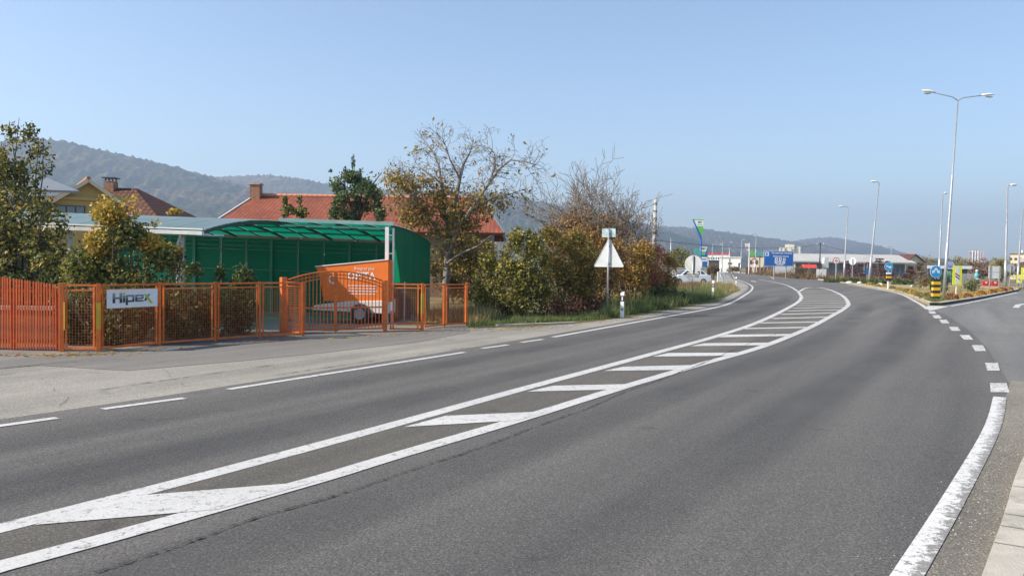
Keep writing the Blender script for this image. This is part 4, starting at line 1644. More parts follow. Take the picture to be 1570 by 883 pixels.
for k_ in range(3):
    mb = MB()
    mb.box((-0.75 - 0.4 + 0.4 * k_, -0.09, zw), (0.33, 0.03, 0.45))
    mb.build('pane', MT['blueglass'], w_)
mb = MB()
mb.box((-0.6, -0.08, zw + 0.62), (2.9, 0.16, 0.14))
mb.build('string_course', MT['yellow_wall'], yh)
# brown wing
wing = thing('tiled_wing', 'brown tiled hipped house wing with smoke cowl chimney behind the yellowing bush', 'house', (X(190, 42), 42, 0))
O = wing.location
wl_, wr_ = D(158, 288, 42), D(206, 291, 42)
we_l, we_r = D(140, 338, 39.5), D(247, 338, 39.5)
wz = wl_.z
ez = we_r.z
slope('roof', [(we_l.x, 39.5, ez), (we_r.x, 39.5, ez), (wr_.x, 42, wz), (wl_.x, 42, wz)], MT['tile_brown'], wing)
slope('roof', [(we_r.x, 39.5, ez), (we_r.x + 0.6, 45, ez), (wr_.x + 0.02, 42.4, wz), (wr_.x + 0.02, 42, wz)], MT['tile_brown'], wing)
slope('roof', [(we_r.x, 45, ez), (we_l.x, 45, ez), (wl_.x, 42.05, wz), (wr_.x, 42.05, wz)], MT['tile_brown'], wing)
mb = MB()
mb.box(((we_l.x + we_r.x) / 2, 42.2, (ez - 0.1) / 2), (we_r.x - we_l.x - 0.5, 4.8, ez - 0.1))
mb.build('wall', MT['yellow_wall'], wing, O)
mb = MB()
ccx = D(170, 285, 41.9)
mb.box((ccx.x, 41.9, wz + 0.02), (0.5, 0.5, 0.55))
ch = mb.build('chimney', MT['brick'], wing, O)
mb = MB()
for dx in (-0.18, 0.18):
    for dy in (-0.18, 0.18):
        mb.box((ccx.x + dx, 41.9 + dy, wz + 0.38), (0.05, 0.05, 0.18))
mb.box((ccx.x, 41.9, wz + 0.49), (0.66, 0.66, 0.05))
mb.build('cowl', MT['dark'], ch, O)

# grey sheet roofed shed
sh = thing('sheet_roof_shed', 'dark shed with a grey blue sheet metal roof behind the left tree', 'shed', (X(60, 30), 30, 0))
O = sh.location
q = [D(-40, 287, 28), D(122, 293, 28), D(60, 268, 31), D(-40, 264, 31)]
slope('roof', q, MT['sheetroof'], sh, 0.08)
mb = MB()
mb.prism([(q[0].x + 0.4, 28.6, 0), (q[1].x - 2.6, 28.6, 0), (q[1].x - 2.6, 28.6, q[1].z - 0.2), (q[0].x + 0.4, 28.6, q[0].z - 0.3)], (0, 2.0, 0))
mb.build('wall', MT['dark'], sh, O)

# ------------------------------------------------------------------ plants behind the fence
# left tree
r = np.random.default_rng(21)
bx, by = X(38, 17.5), 17.5


def Bl(px, py, d, rx, ry, rz, o):
    p = D(px, py, d)
    return (p.x - o[0], p.y - o[1], p.z, rx, ry, rz)


o1 = (bx, by)
lt = shrub('plum_tree', 'tall dark olive tree with yellow flecks at left edge', 'tree', (bx, by, 0),
           [Bl(0, 400, 17.3, 0.9, 0.9, 0.75, o1), Bl(30, 330, 17.4, 0.75, 0.8, 0.75, o1), Bl(70, 360, 17.0, 0.45, 0.6, 0.7, o1), Bl(10, 260, 17.6, 0.6, 0.6, 0.6, o1), Bl(50, 245, 17.6, 0.4, 0.45, 0.5, o1),
            Bl(45, 205, 17.5, 0.18, 0.2, 0.33, o1), Bl(15, 205, 17.7, 0.2, 0.2, 0.28, o1), Bl(-60, 330, 17.8, 1.0, 1.0, 1.4, o1), Bl(85, 400, 16.9, 0.45, 0.5, 0.45, o1)],
           19500, 0.08, 'olive', 21, 26, 'dark_bark', shell=0.55, clump=4.2, keep=0.10, stem_top=0.95)
o2 = (X(190, 16.6), 16.6)
sb = shrub('autumn_bush', 'green bush yellowing at the top above the white board', 'bush', (o2[0], o2[1], 0),
           [Bl(150, 400, 16.6, 0.62, 0.5, 0.42, o2), Bl(230, 400, 17.0, 0.75, 0.5, 0.40, o2), Bl(195, 360, 16.7, 0.5, 0.45, 0.38, o2), Bl(285, 418, 17.6, 0.35, 0.4, 0.26, o2), Bl(190, 450, 16.5, 1.25, 0.5, 0.55, o2), Bl(120, 420, 16.2, 0.4, 0.4, 0.4, o2)],
           13000, 0.08, 'leafmix', 22, 18, 'bark', shell=0.6, clump=4.6, keep=0.08,
           top_leaf=('yellow', [Bl(170, 330, 16.6, 0.38, 0.35, 0.42, o2), Bl(200, 318, 16.7, 0.22, 0.2, 0.32, o2), Bl(228, 372, 16.8, 0.34, 0.3, 0.22, o2), Bl(152, 370, 16.5, 0.3, 0.3, 0.3, o2), Bl(262, 385, 17.2, 0.3, 0.25, 0.16, o2), Bl(240, 342, 17, 0.16, 0.1, 0.13, o2), Bl(268, 325, 17, 0.2, 0.1, 0.07, o2)], 4200))
o3 = (X(190, 15.6), 15.6)
shrub('hedge_bush', 'dark leafy bush low behind the mesh beneath the white board', 'bush', (X(160, 15.8), 15.8, 0),
      [(0, 0, 0.45, 0.75, 0.35, 0.55), (0.55, 0.35, 0.5, 0.5, 0.35, 0.55), (-0.6, -0.1, 0.6, 0.35, 0.3, 0.6), (1.0, 0.75, 0.55, 0.5, 0.3, 0.6), (0.2, 0.0, 0.85, 0.7, 0.25, 0.35)], 8500, 0.085, 'green', 23, 8, clump=3.8, keep=0.2)
shrub('hedge_bush', 'dark upright bush behind the third mesh panel left of the gate', 'bush', (X(362, 18.6), 18.6, 0),
      [(0, 0, 0.6, 0.45, 0.4, 0.6), (0.15, 0, 1.2, 0.32, 0.3, 0.32), (-0.35, 0, 1.3, 0.14, 0.14, 0.3), (0.1, 0, 1.52, 0.2, 0.15, 0.15)], 2600, 0.085, 'green', 24, 6, clump=3.8, keep=0.2)
shrub('hedge_bush', 'sparse dim bush behind the second mesh panel right of the white board', 'bush', (X(285, 17.6), 17.6, 0),
      [(0, 0, 0.5, 0.6, 0.3, 0.6), (-0.3, -0.2, 0.8, 0.4, 0.3, 0.45)], 3600, 0.085, 'olive', 25, 6, clump=3.8, keep=0.2)
shrub('hedge_bush', 'dark bush filling the space behind the pickets and left post', 'bush', (X(60, 16.9), 16.9, 0),
      [(-0.4, 0, 0.75, 0.9, 0.4, 0.7), (0.5, 0, 1.1, 0.5, 0.4, 0.6), (-1.4, 0.1, 0.8, 0.7, 0.5, 0.8)], 4200, 0.085, 'green', 26, 8, clump=3.4, keep=0.2)

shrub('hedge_bush', 'low dim bush behind the fourth mesh panel beside the gate return', 'bush', (X(318, 17.9), 17.9, 0),
      [(0, 0, 0.5, 0.6, 0.3, 0.6), (0.5, 0.5, 0.55, 0.5, 0.3, 0.6)], 3800, 0.085, 'green', 27, 6, clump=3.8, keep=0.2)
# apple tree behind the carport roof, and saplings
o4 = (X(548, 33), 33)


def apple_hook(mb, r, tips):
    for (px, py0, py1) in ((541, 280, 236), (529, 290, 256), (552, 282, 258)):
        a = D(px + 3, py0 + 20, 33) - Vector((o4[0], o4[1], 0))
        b = D(px, py1, 33) - Vector((o4[0], o4[1], 0))
        mb.tube([a, a.lerp(b, 0.5) + Vector((0.06, 0, 0)), b], [0.016, 0.012, 0.006], 5)


r = np.random.default_rng(4)
t = thing('apple_tree', 'dark green apple tree with drooping boughs before the red roof', 'tree', (o4[0], o4[1], 0))
mb = MB()
top = D(545, 300, 33) - Vector((o4[0], o4[1], 0))
mb.tube([(0, 0, 0), (0.03, 0, 1.5), (-0.05, 0, 3.0), top], [0.12, 0.10, 0.08, 0.04], 8)
for (px, py) in ((515, 270), (575, 285), (525, 300), (585, 265), (560, 275)):
    e = D(px, py, 33) - Vector((o4[0], o4[1], 0))
    s_ = Vector((0, 0, 3.2))
    mid = s_.lerp(e, 0.6) + Vector((0, 0, 0.35))
    mb.tube([s_, mid, e, e + Vector(((e.x) * 0.15, 0, -0.4))], [0.05, 0.035, 0.022, 0.01], 6)
apple_hook(mb, r, None)
mb.build('trunk', MT['dark_bark'], t, smooth=True)
apple_blobs = [Bl(546, 294, 32.8, 0.42, 0.3, 0.36, o4), Bl(564, 296, 32.8, 0.34, 0.3, 0.32, o4), Bl(536, 332, 32.8, 0.36, 0.3, 0.34, o4), Bl(518, 283, 33, 0.36, 0.4, 0.36, o4), Bl(538, 272, 33, 0.45, 0.4, 0.30, o4), Bl(560, 283, 33, 0.40, 0.4, 0.40, o4), Bl(576, 305, 33, 0.30, 0.4, 0.55, o4), Bl(522, 312, 32.8, 0.36, 0.4, 0.62, o4), Bl(582, 326, 33, 0.26, 0.4, 0.4, o4), Bl(512, 330, 33, 0.22, 0.4, 0.35, o4), Bl(552, 318, 33.2, 0.42, 0.3, 0.45, o4),
               Bl(541, 250, 33, 0.10, 0.08, 0.38, o4), Bl(529, 262, 33, 0.12, 0.1, 0.2, o4), Bl(553, 264, 33, 0.14, 0.1, 0.2, o4), Bl(569, 264, 33, 0.10, 0.1, 0.06, o4), Bl(507, 262, 33, 0.10, 0.1, 0.06, o4)]
np_mesh('crown', leaves_np(blob_points(r, apple_blobs, 9500, 0.62, 5.5, 0.25), 0.10, r, droop=0.5), mat=LEAF['apple'], parent=t)
for k_, (px, lab) in enumerate([(440, 'thin apple sapling tip left of the chimneyless roof middle'), (462, 'thin sapling tip nearer the dark apple tree')]):
    lab = ['thin leafy sapling tip over the carport, the one further from the dark apple tree', 'thin leafy sapling tip over the carport, the one nearer the dark apple tree'][k_]
    d_ = 31.0
    o5 = (X(px, d_), d_)
    t = thing('apple_sapling', lab, 'tree', (o5[0], o5[1], 0), 0, 'saplings rising over the carport roof')
    mb = MB()
    b = D(px - 3, 300, d_) - Vector((o5[0], o5[1], 0))
    mb.tube([(0, 0, 0), (0.05, 0, 2), b], [0.05, 0.04, 0.01], 6)
    mb.build('trunk', MT['bark'], t)
    np_mesh('crown', leaves_np(blob_points(r, [Bl(px, 325, d_, 0.28, 0.2, 0.28, o5), Bl(px - 3, 308, d_, 0.1, 0.1, 0.25, o5)], 420, 0.6, 6, 0.2), 0.12, r), mat=LEAF['leafmix'], parent=t)

# walnut tree with bare top
o6 = (X(684, 27), 27)
Vo = Vector((o6[0], o6[1], 0))


def poly_branch(mb, pix, d0, d1, r0, r1, sides=6):
    n = len(pix)
    pts = [D(px, py, d0 + (d1 - d0) * i / (n - 1)) - Vo for i, (px, py) in enumerate(pix)]
    mb.tube(pts, [r0 + (r1 - r0) * i / (n - 1) for i in range(n)], sides)
    return pts


t = thing('walnut_tree', 'walnut tree with bare upper twigs and thin yellow leaves', 'tree', (o6[0], o6[1], 0))
r = np.random.default_rng(11)
mb = MB()
tips = []
main = [([(683, 490), (683, 440), (687, 395), (692, 352), (700, 300), (706, 262), (712, 235)], 27, 27.2, 0.15, 0.05),
        ([(688, 395), (700, 355), (722, 325), (738, 300), (755, 272), (770, 245), (790, 225), (812, 228), (832, 236)], 27, 26.2, 0.085, 0.012),
        ([(690, 365), (680, 320), (676, 275), (672, 240), (664, 215), (655, 196)], 27, 27.5, 0.075, 0.012),
        ([(686, 385), (665, 345), (645, 320), (625, 290), (612, 275), (600, 262)], 27, 26.6, 0.06, 0.012),
        ([(645, 318), (632, 300), (615, 284), (605, 265)], 26.7, 26.5, 0.03, 0.010),
        ([(704, 340), (735, 318), (765, 300), (795, 292), (815, 283)], 27, 27.8, 0.05, 0.010),
        ([(684, 405), (708, 388), (732, 378), (752, 362)], 27, 26.2, 0.06, 0.012),
        ([(712, 235), (722, 212), (728, 192)], 27.2, 27.2, 0.04, 0.010),
        ([(706, 262), (690, 225), (684, 200), (678, 186)], 27.1, 26.9, 0.035, 0.010),
        ([(755, 272), (765, 235), (762, 210), (750, 192)], 26.5, 26.7, 0.035, 0.010),
        ([(700, 300), (665, 262), (640, 240), (628, 240)], 27, 27.4, 0.04, 0.010)]
for (pix, d0_, d1_, ra, rb) in main:
    pix = [(690 + (x - 690) * (0.93 if y < 330 else 1), y + (0.24 * (310 - y) if y < 310 else 0)) for x, y in pix]
    pts = poly_branch(mb, pix, d0_, d1_, ra, rb)
    for i in range(1, len(pts)):
        for kk in range(6):
            a = pts[i - 1].lerp(pts[i], r.uniform(0, 1))
            if a.z < 2.6:
                continue
            dr = (pts[i] - pts[i - 1]).normalized() + Vector(r.normal(0, 0.75, 3))
            branch_set(mb, r, a, dr, r.uniform(0.3, 0.62), 0.012, 1, tips, 0.28, (0, 3, 2), 0.62, 0.02, 0.8, minr=0.0055, segs=4)
mb.build('trunk', MT['grey_bark'], t, smooth=True)
low = [q for q in tips if q[0].z < 4.3 - 0.15 * q[0].x]
P = np.concatenate([tip_points(r, low, 3400, 0.16), tip_points(r, tips, 520, 0.07),
                    blob_points(r, [Bl(640, 330, 26.8, 0.75, 0.6, 0.5, o6), Bl(700, 350, 27, 0.9, 0.7, 0.6, o6), Bl(660, 400, 27.4, 0.8, 0.6, 0.6, o6), Bl(720, 395, 27.2, 0.8, 0.6, 0.7, o6), Bl(680, 300, 27, 0.5, 0.5, 0.55, o6), Bl(655, 275, 27, 0.3, 0.3, 0.25, o6), Bl(700, 440, 27.5, 0.9, 0.5, 0.6, o6)], 6400, 0.6, 3.8, 0.13)])
np_mesh('crown', leaves_np(P, 0.12, r, droop=0.5, aspect=0.45), mat=LEAF['walnut'], parent=t)

shrub('round_bush', 'big leafy green bush beside the end of the orange fence', 'bush', (X(790, 25.5), 25.5, 0),
      [(0, 0, 0.9, 0.95, 0.7, 0.85), (0.3, 0.1, 1.75, 0.5, 0.5, 0.55), (-0.85, 0.1, 0.7, 0.5, 0.5, 0.65), (0.8, 0.2, 1.0, 0.42, 0.5, 0.9), (-0.35, 0, 1.55, 0.42, 0.4, 0.5), (0.05, 0, 2.45, 0.36, 0.3, 0.45), (0.62, 0, 2.35, 0.34, 0.3, 0.45), (-0.3, 0.1, 2.2, 0.26, 0.24, 0.35), (-0.9, 0.1, 1.7, 0.3, 0.3, 0.4), (0.95, 0.1, 1.75, 0.2, 0.2, 0.4), (-1.15, 0, 1.25, 0.2, 0.2, 0.3), (0.4, 0, 2.75, 0.1, 0.1, 0.22)],
      15500, 0.09, 'lime', 31, 22, shell=0.55, clump=4.0, keep=0.10)
shrub('autumn_bush', 'yellow green bush thicket between the round bush and triangular sign', 'bush', (X(865, 29), 29, 0),
      [(0, 0, 1.1, 1.0, 0.8, 1.1), (-0.3, 0, 2.1, 0.8, 0.7, 0.8), (0.8, 0, 1.5, 0.7, 0.6, 1.2), (-0.6, 0, 2.8, 0.35, 0.3, 0.4), (0.4, 0, 2.7, 0.4, 0.3, 0.4)], 15000, 0.088, 'leafyellow', 32, 14, shell=0.6, clump=3.8, keep=0.10)
shrub('autumn_bush', 'rust brown bush with orange leaves just behind the triangular sign', 'bush', (X(915, 31), 31, 0),
      [(0, 0, 1.2, 1.1, 0.8, 1.2), (0.4, 0, 2.2, 0.9, 0.7, 0.7), (-0.5, 0.3, 2.7, 0.8, 0.6, 0.6)], 12000, 0.088, 'orange', 33, 14, shell=0.6, clump=3.8, keep=0.10)
shrub('autumn_bush', 'tall orange leaved growth beneath the bare branches', 'bush', (X(880, 36), 36, 0),
      [(0, 0, 2.2, 1.4, 0.8, 1.4), (1.1, 0, 3.1, 0.9, 0.7, 0.9), (-0.7, 0, 3.1, 0.8, 0.6, 0.8), (0.2, 0, 3.7, 0.6, 0.5, 0.6), (2.0, 0, 2.6, 0.8, 0.6, 0.9)], 9500, 0.095, 'orange', 34, 14, shell=0.6, clump=3.8, keep=0.10)
shrub('autumn_bush', 'yellow brown bush right of the white marker post', 'bush', (X(965, 34), 34, 0),
      [(0, 0, 1.2, 0.9, 0.8, 1.2), (0.5, 0, 2.1, 0.7, 0.6, 0.8), (-0.6, 0, 1.8, 0.6, 0.6, 1.0)], 10500, 0.09, 'mixed', 35, 14, shell=0.6, clump=3.8, keep=0.10)
shrub('russet_bush', 'russet pink leaved bush next to the concrete pole', 'bush', (X(988, 38), 38, 0),
      [(0, 0, 2.0, 0.6, 0.6, 0.8), (0.3, 0, 1.4, 0.8, 0.6, 0.8), (0.6, 0, 2.3, 0.4, 0.4, 0.4)], 4800, 0.09, 'red', 36, 6, shell=0.5, clump=3.4, keep=0.2)
shrub('autumn_bush', 'olive yellow bush at the right end of the thicket by the white car', 'bush', (X(1018, 41), 41, 0),
      [(0, 0, 1.1, 0.8, 0.7, 1.1), (0.2, 0, 1.9, 0.5, 0.5, 0.6), (-0.7, 0, 1.0, 0.7, 0.6, 1.0)], 7000, 0.095, 'mixed', 37, 14, shell=0.6, clump=3.8, keep=0.10)
shrub('dark_bush', 'low dark green bush at the foot of the thicket near the white car', 'bush', (X(1018, 37.5), 37.5, 0),
      [(0, 0, 0.45, 0.8, 0.4, 0.5), (0.6, 0, 0.35, 0.5, 0.4, 0.4)], 1600, 0.12, 'green', 38, 4, keep=0.2)

shrub('autumn_bush', 'brown orange bush in the shade behind the walnut trunk before the long house', 'bush', (X(728, 36), 36, 0),
      [(0, 0, 1.2, 1.0, 0.7, 1.2), (-0.8, 0, 1.6, 0.8, 0.6, 1.0), (0.5, 0, 2.0, 0.6, 0.5, 0.8), (-0.4, 0, 2.5, 0.7, 0.5, 0.6), (1.2, 0, 1.0, 0.6, 0.5, 0.9)], 6000, 0.13, 'leafyellow', 39, 10, shell=0.55, clump=3.4, keep=0.15)
# bare twiggy trees
for (px, d_, h_, sd, lab) in [(872, 37, 2.75, 44, 'bare grey twiggy tree further from the concrete pole, above the orange bushes'), (957, 39, 3.1, 47, 'bare grey twiggy tree next to the concrete pole'), (915, 38, 2.95, 58, 'bare twiggy tree standing between the two other bare trees')]:
    tree('bare_tree', lab, (X(px, d_), d_, 0), h_, 0.13, (13, 8, 4, 3), 0.60, 900, 0.10, 'orange', sd, 0.08, 0.85, 0.17, jitter=0.1, bark='grey_bark', group='bare trees over the thicket', minr=0.0105, segs=4,
         filt=lambda p, r: p.z < 4.2)

# low dark red creeper strip
r = np.random.default_rng(51)
P = []
for i in range(1700):
    f = r.uniform(0, 1)
    a = G(835, 490).lerp(G(930, 478), f)
    P.append((a.x + r.normal(0, 0.25), a.y + abs(r.normal(0, 0.35)), abs(r.normal(0.2, 0.17)) + 0.03))
cr = np_mesh('red_creeper', leaves_np(np.array(P), 0.09, r), mat=LEAF['darkred'])
tag(cr, 'dark red leaved ground creeper at the foot of the thicket', 'creeper', None, 'stuff')


# verge ground sheet and grass
def g2(px, py):
    p = G(px, py)
    return (p.x, p.y)


verge = sheet('grass_verge', [g2(*p) for p in [(718, 503), (800, 501.5), (880, 496), (932, 490), (978, 484.5), (1035, 473), (1100, 463), (1112, 455.5), (1134, 444.5), (1118, 437)]] + [(24, 95), (10, 60), (-2, 40), (-2.5, 26)], 0.005, MT['verge'])
blades('tall_weeds', 'tall green weeds along the road verge between the signs', [[g2(925, 489), g2(1040, 470), g2(1030, 455), g2(925, 474)], [g2(1035, 471), g2(1110, 455), g2(1085, 448), g2(1030, 455)]], 52000, 0.30, 'weeds', 61, 0.008, 0.5, cat='weeds')
blades('short_grass', 'short green grass strip beside the fence end', [[g2(718, 501), g2(932, 489), g2(925, 480), g2(745, 490)]], 30000, 0.11, 'weeds', 62, 0.007, 0.6)
blades('dry_grass', 'dry straw coloured grass on the verge near the white car', [[g2(1030, 456), g2(1095, 449), g2(1110, 436), g2(1025, 438)], [g2(1090, 454), g2(1133, 445), g2(1120, 437), g2(1080, 444)]], 30000, 0.26, 'dry', 63, 0.011, 0.45)
blades('brown_weeds', 'dry brown weeds standing before the white car', [[g2(1015, 452), g2(1070, 446), g2(1075, 438), g2(1015, 441)]], 12000, 0.30, 'brown', 64, 0.014, 0.5, cat='weeds')
blades('brush', 'dry brush at the corner behind the fence end', [[g2(718, 498), g2(760, 494), g2(750, 480), g2(712, 484)], [(-2.3, 23.2), (-0.6, 24), (-0.8, 26), (-3.0, 25.5)]], 10000, 0.28, 'dry', 65, 0.008, 0.5)
# shallow concrete culvert kerb by the drive end
mb = MB()
a, b = G(762, 500), G(880, 496)
mb.bar(Vector((a.x, a.y, 0.015)), Vector((b.x, b.y, 0.015)), 0.16, 0.06)
o = mb.build('culvert_kerb', MT['kerb'])
o['kind'] = 'structure'


def scatter(name, label, cat, line, n, spread, size, m, seed, z, flat=True):
    """small loose bits lying along a ground line"""
    r = np.random.default_rng(seed)
    L2 = np.array([(p[0], p[1]) for p in line])
    k = r.uniform(0, len(L2) - 1.001, n)
    i = k.astype(int)
    P = L2[i] * (1 - (k - i))[:, None] + L2[i + 1] * (k - i)[:, None] + r.normal(0, spread, (n, 2))
    s = size * np.exp(r.normal(0, 0.3, n))
    a = r.uniform(0, 6.28, n)
    mb = MB()
    for (x, y), q, b in zip(P, s, a):
        c, d = math.cos(b) * q, math.sin(b) * q
        h = q * (0.25 if flat else 0.9)
        mb.add([(x - c, y - d, z), (x + d, y - c, z + 0.2 * h), (x + c, y + d, z), (x - d, y + c, z + 0.1 * h), (x + c * 0.1, y, z + h)], [(0, 1, 4), (1, 2, 4), (2, 3, 4), (3, 0, 4)])
    o = mb.build(name, m)
    tag(o, label, cat, None, 'stuff')
    return o


scatter('fallen_leaves', 'dry fallen leaves along the foot of the orange fence', 'leaves', [g2(0, 545), g2(95, 545), g2(151, 545), g2(330, 529), g2(465, 521), g2(600, 514), g2(720, 504)], 420, 0.16, 0.03, LEAF['mixed'], 301, Z_DR + 0.002)
scatter('verge_leaves', 'fallen leaves on the gravel shoulder by the thicket', 'leaves', [g2(720, 506), g2(800, 503), g2(932, 492), g2(1035, 475), g2(1100, 464)], 380, 0.3, 0.03, LEAF['mixed'], 302, Z_AP + 0.002)
GRIT = mat('loose_grit', (0.34, 0.31, 0.26), 0.9, 0, 0.5, 30)
scatter('loose_grit', 'loose grit along the left edge of the road', 'gravel', [g2(-30, 645), g2(88, 635), g2(283, 604), g2(500, 569), g2(712, 535), g2(832, 516)], 700, 0.3, 0.005, GRIT, 303, Z_AP + 0.002, False)
scatter('shoulder_gravel', 'gravel on the shoulder beside the triangular sign', 'gravel', [g2(800, 508), g2(900, 500), g2(1000, 484), g2(1100, 467), g2(1135, 452)], 1000, 0.22, 0.011, GRIT, 304, Z_AP + 0.002, False)
scatter('gutter_grit', 'grit and crumbs in the gutter by the pavement', 'gravel', [g2(1440, 883), g2(1500, 770), g2(1540, 690), g2(1556, 630)], 1100, 0.12, 0.0042, GRIT, 305, Z_RD + 0.003, False)


# ------------------------------------------------------------------ road signs on the left verge
def ring_poly(cx, cz, r, n=24, y=0.0):
    return [(cx + r * math.cos(2 * math.pi * i / n), y, cz + r * math.sin(2 * math.pi * i / n)) for i in range(n)]


d_ = G(931, 487).y
px_m = d_ / F
bs = G(931, 487)
ts = thing('warning_sign', 'back of a triangular road sign with a small plate above on a grey post', 'road sign', (bs.x, bs.y, 0), math.radians(-27))
ztop = Z(929, 349, d_)
mb = MB()
mb.tube([(0, 0, 0), (0, 0, ztop - 0.02)], 0.03, 12)
mb.build('post', MT['galv'], ts, smooth=True)
zb_, zt_ = Z(929, 409, d_), Z(929, 367, d_)
w_ = (949.5 - 907) * px_m / 2 / math.cos(math.radians(27))
mb = MB()
cr_ = 0.05
tri = [(-w_ + 0.02, 0.06, zb_), (w_ - 0.02, 0.06, zb_), (w_, 0.06, zb_ + 0.03), (0.03, 0.06, zt_), (-0.03, 0.06, zt_), (-w_, 0.06, zb_ + 0.03)]
mb.prism(tri, (0, 0.004, 0))
pt = mb.build('triangle_plate', MT['alu'], ts)
mb = MB()
for a, b in ((tri[0], tri[1]), (tri[2], tri[3]), (tri[4], tri[5])):
    mb.bar(Vector(a) + Vector((0, 0.0, 0)), Vector(b) + Vector((0, 0, 0)), 0.02, 0.012)
mb.build('folded_rim', MT['alu'], pt)
mb = MB()
zz0, zz1 = Z(929, 363.5, d_), Z(929, 350.5, d_)
mb.box((-0.02, 0.06, (zz0 + zz1) / 2), ((938.5 - 916.5) * px_m, 0.005, zz1 - zz0))
mb.build('small_plate', mat('pale_plate', (0.42, 0.52, 0.54), 0.4, 0.1), ts)
for z in ((zz0 + zz1) / 2, zb_ + 0.12, zt_ - 0.2):
    mb = MB()
    mb.box((0, 0.03, z), (0.09, 0.055, 0.03))
    mb.build('clamp', MT['galv'], ts)

b2 = G(1061, 459)
d_ = b2.y
px_m = d_ / F
rs = thing('round_sign', 'back of a round road sign with two small boxes on a thin post', 'road sign', (b2.x, b2.y, 0), math.radians(-27))
zc = Z(1064, 405, d_)
mb = MB()
mb.tube([(0, 0, 0), (0.02, 0, zc + 0.42)], 0.03, 10)
mb.build('post', MT['galv'], rs, smooth=True)
mb = MB()
mb.prism(ring_poly(0.02, zc, 13.6 * px_m, 32, 0.055), (0, 0.006, 0))
mb.build('round_plate', MT['alu'], rs)
mb = MB()
mb.box((0.02, 0.04, zc + 0.0), (0.10, 0.025, 0.86))
mb.build('channel_bar', MT['dark'], rs)
for sx_ in (-1, 1):
    mb = MB()
    mb.box((0.02 + sx_ * 0.19, 0.055, Z(1064, 422, d_)), (0.24, 0.03, 0.26))
    bx_ = mb.build('small_box', MT['grey'], rs)
    mb = MB()
    mb.box((0.02 + sx_ * 0.19, 0.036, Z(1064, 418.6, d_)), (0.26, 0.012, 0.03))
    mb.build('rim', MT['white'], bx_)


def delineator(px, py, label, hgt, group='white marker posts along the verge'):
    b = G(px, py)
    t = thing('marker_post', label, 'marker post', (b.x, b.y, 0), math.radians(-20), group)
    mb = MB()
    mb.prism([(-0.06, -0.05, 0), (0.06, -0.05, 0), (0.05, 0.06, 0), (-0.05, 0.06, 0)], (0, 0, hgt * 0.62))
    mb.build('post', MT['white'], t, bevel=0.01)
    mb = MB()
    mb.prism([(-0.061, -0.051, hgt * 0.62), (0.061, -0.051, hgt * 0.62), (0.051, 0.061, hgt * 0.62), (-0.051, 0.061, hgt * 0.62)], (0, 0, hgt * 0.22))
    bd = mb.build('black_band', MT['black'], t)
    mb = MB()
    mb.box((0.0, -0.053, hgt * 0.73), (0.04, 0.008, hgt * 0.14))
    mb.build('reflector', MT['white'], bd)
    mb = MB()
    mb.add([(-0.06, -0.05, hgt * 0.84), (0.06, -0.05, hgt * 0.84), (0.05, 0.06, hgt * 0.84), (-0.05, 0.06, hgt * 0.84), (-0.06, -0.05, hgt * 0.93), (0.06, -0.05, hgt * 0.93), (0.05, 0.06, hgt), (-0.05, 0.06, hgt)],
           [(3, 2, 1, 0), (4, 5, 6, 7), (0, 1, 5, 4), (1, 2, 6, 5), (2, 3, 7, 6), (3, 0, 4, 7)])
    mb.build('cap', MT['white'], t)
    mb = MB()
    mb.box((0, -0.056, hgt * 0.32), (0.07, 0.006, 0.09))
    mb.build('number_plate', MT['grey'], t)
    return t


delineator(954, 487, 'white marker post with a black band beside the triangular sign', 0.86)
delineator(1093, 457, 'white marker post with a black band in the dry grass beyond the round sign', 0.95)
delineator(1128.5, 439.5, 'small white marker post at the bend by the gravel', 0.85)

# ------------------------------------------------------------------ white car and verge furniture
c0 = G(1058, 434.5)
cy = 78.0
cx_ = X(1056, cy)
car = thing('parked_car', 'white hatchback parked side on behind the dry grass', 'car', (cx_, cy, 0), math.radians(8))
L_ = 4.0 / 2
W_ = 1.62 / 2
prof_b = [(-L_, 0.30), (-L_ + 0.02, 0.62), (-L_ + 0.12, 0.74), (-1.05, 0.88), (1.1, 0.92), (L_ - 0.06, 0.90), (L_, 0.66), (L_, 0.32), (L_ - 0.25, 0.24), (-L_ + 0.2, 0.24)]
mb = MB()
mb.prism([(x, -W_, z) for x, z in prof_b], (0, 2 * W_, 0))
bd = mb.build('body', mat('white_car_paint', (0.74, 0.75, 0.76), 0.25, 0, 0.03, 2, 0, 40, 0.5, None, 0.5), car, bevel=0.05)
mb = MB()
cab0 = [(-1.1, 0.87), (-0.45, 1.36), (0.0, 1.41), (1.05, 1.38), (1.72, 0.91)]
lo = [(x, -W_ + 0.02, z) if z < 1 else (x, -W_ + 0.16, z) for x, z in cab0]
hi = [(x, W_ - 0.02, z) if z < 1 else (x, W_ - 0.16, z) for x, z in cab0]
n = len(lo)
mb.add(lo + hi, [tuple(range(n))[::-1], tuple(range(n, 2 * n))] + [(i, (i + 1) % n, n + (i + 1) % n, n + i) for i in range(n)])
mb.build('cabin', bd.data.materials[0], car, bevel=0.03)


def side_win(name, pts, sgn):
    mb = MB()

    def yy(z):
        return -(W_ - 0.02 - 0.14 * (z - 0.88) / 0.5) - 0.006
    q = [(x, yy(z) * sgn, z) for x, z in pts]
    mb.prism(q, (0, 0.012 * sgn, 0))
    return mb.build(name, MT['glass'], car)


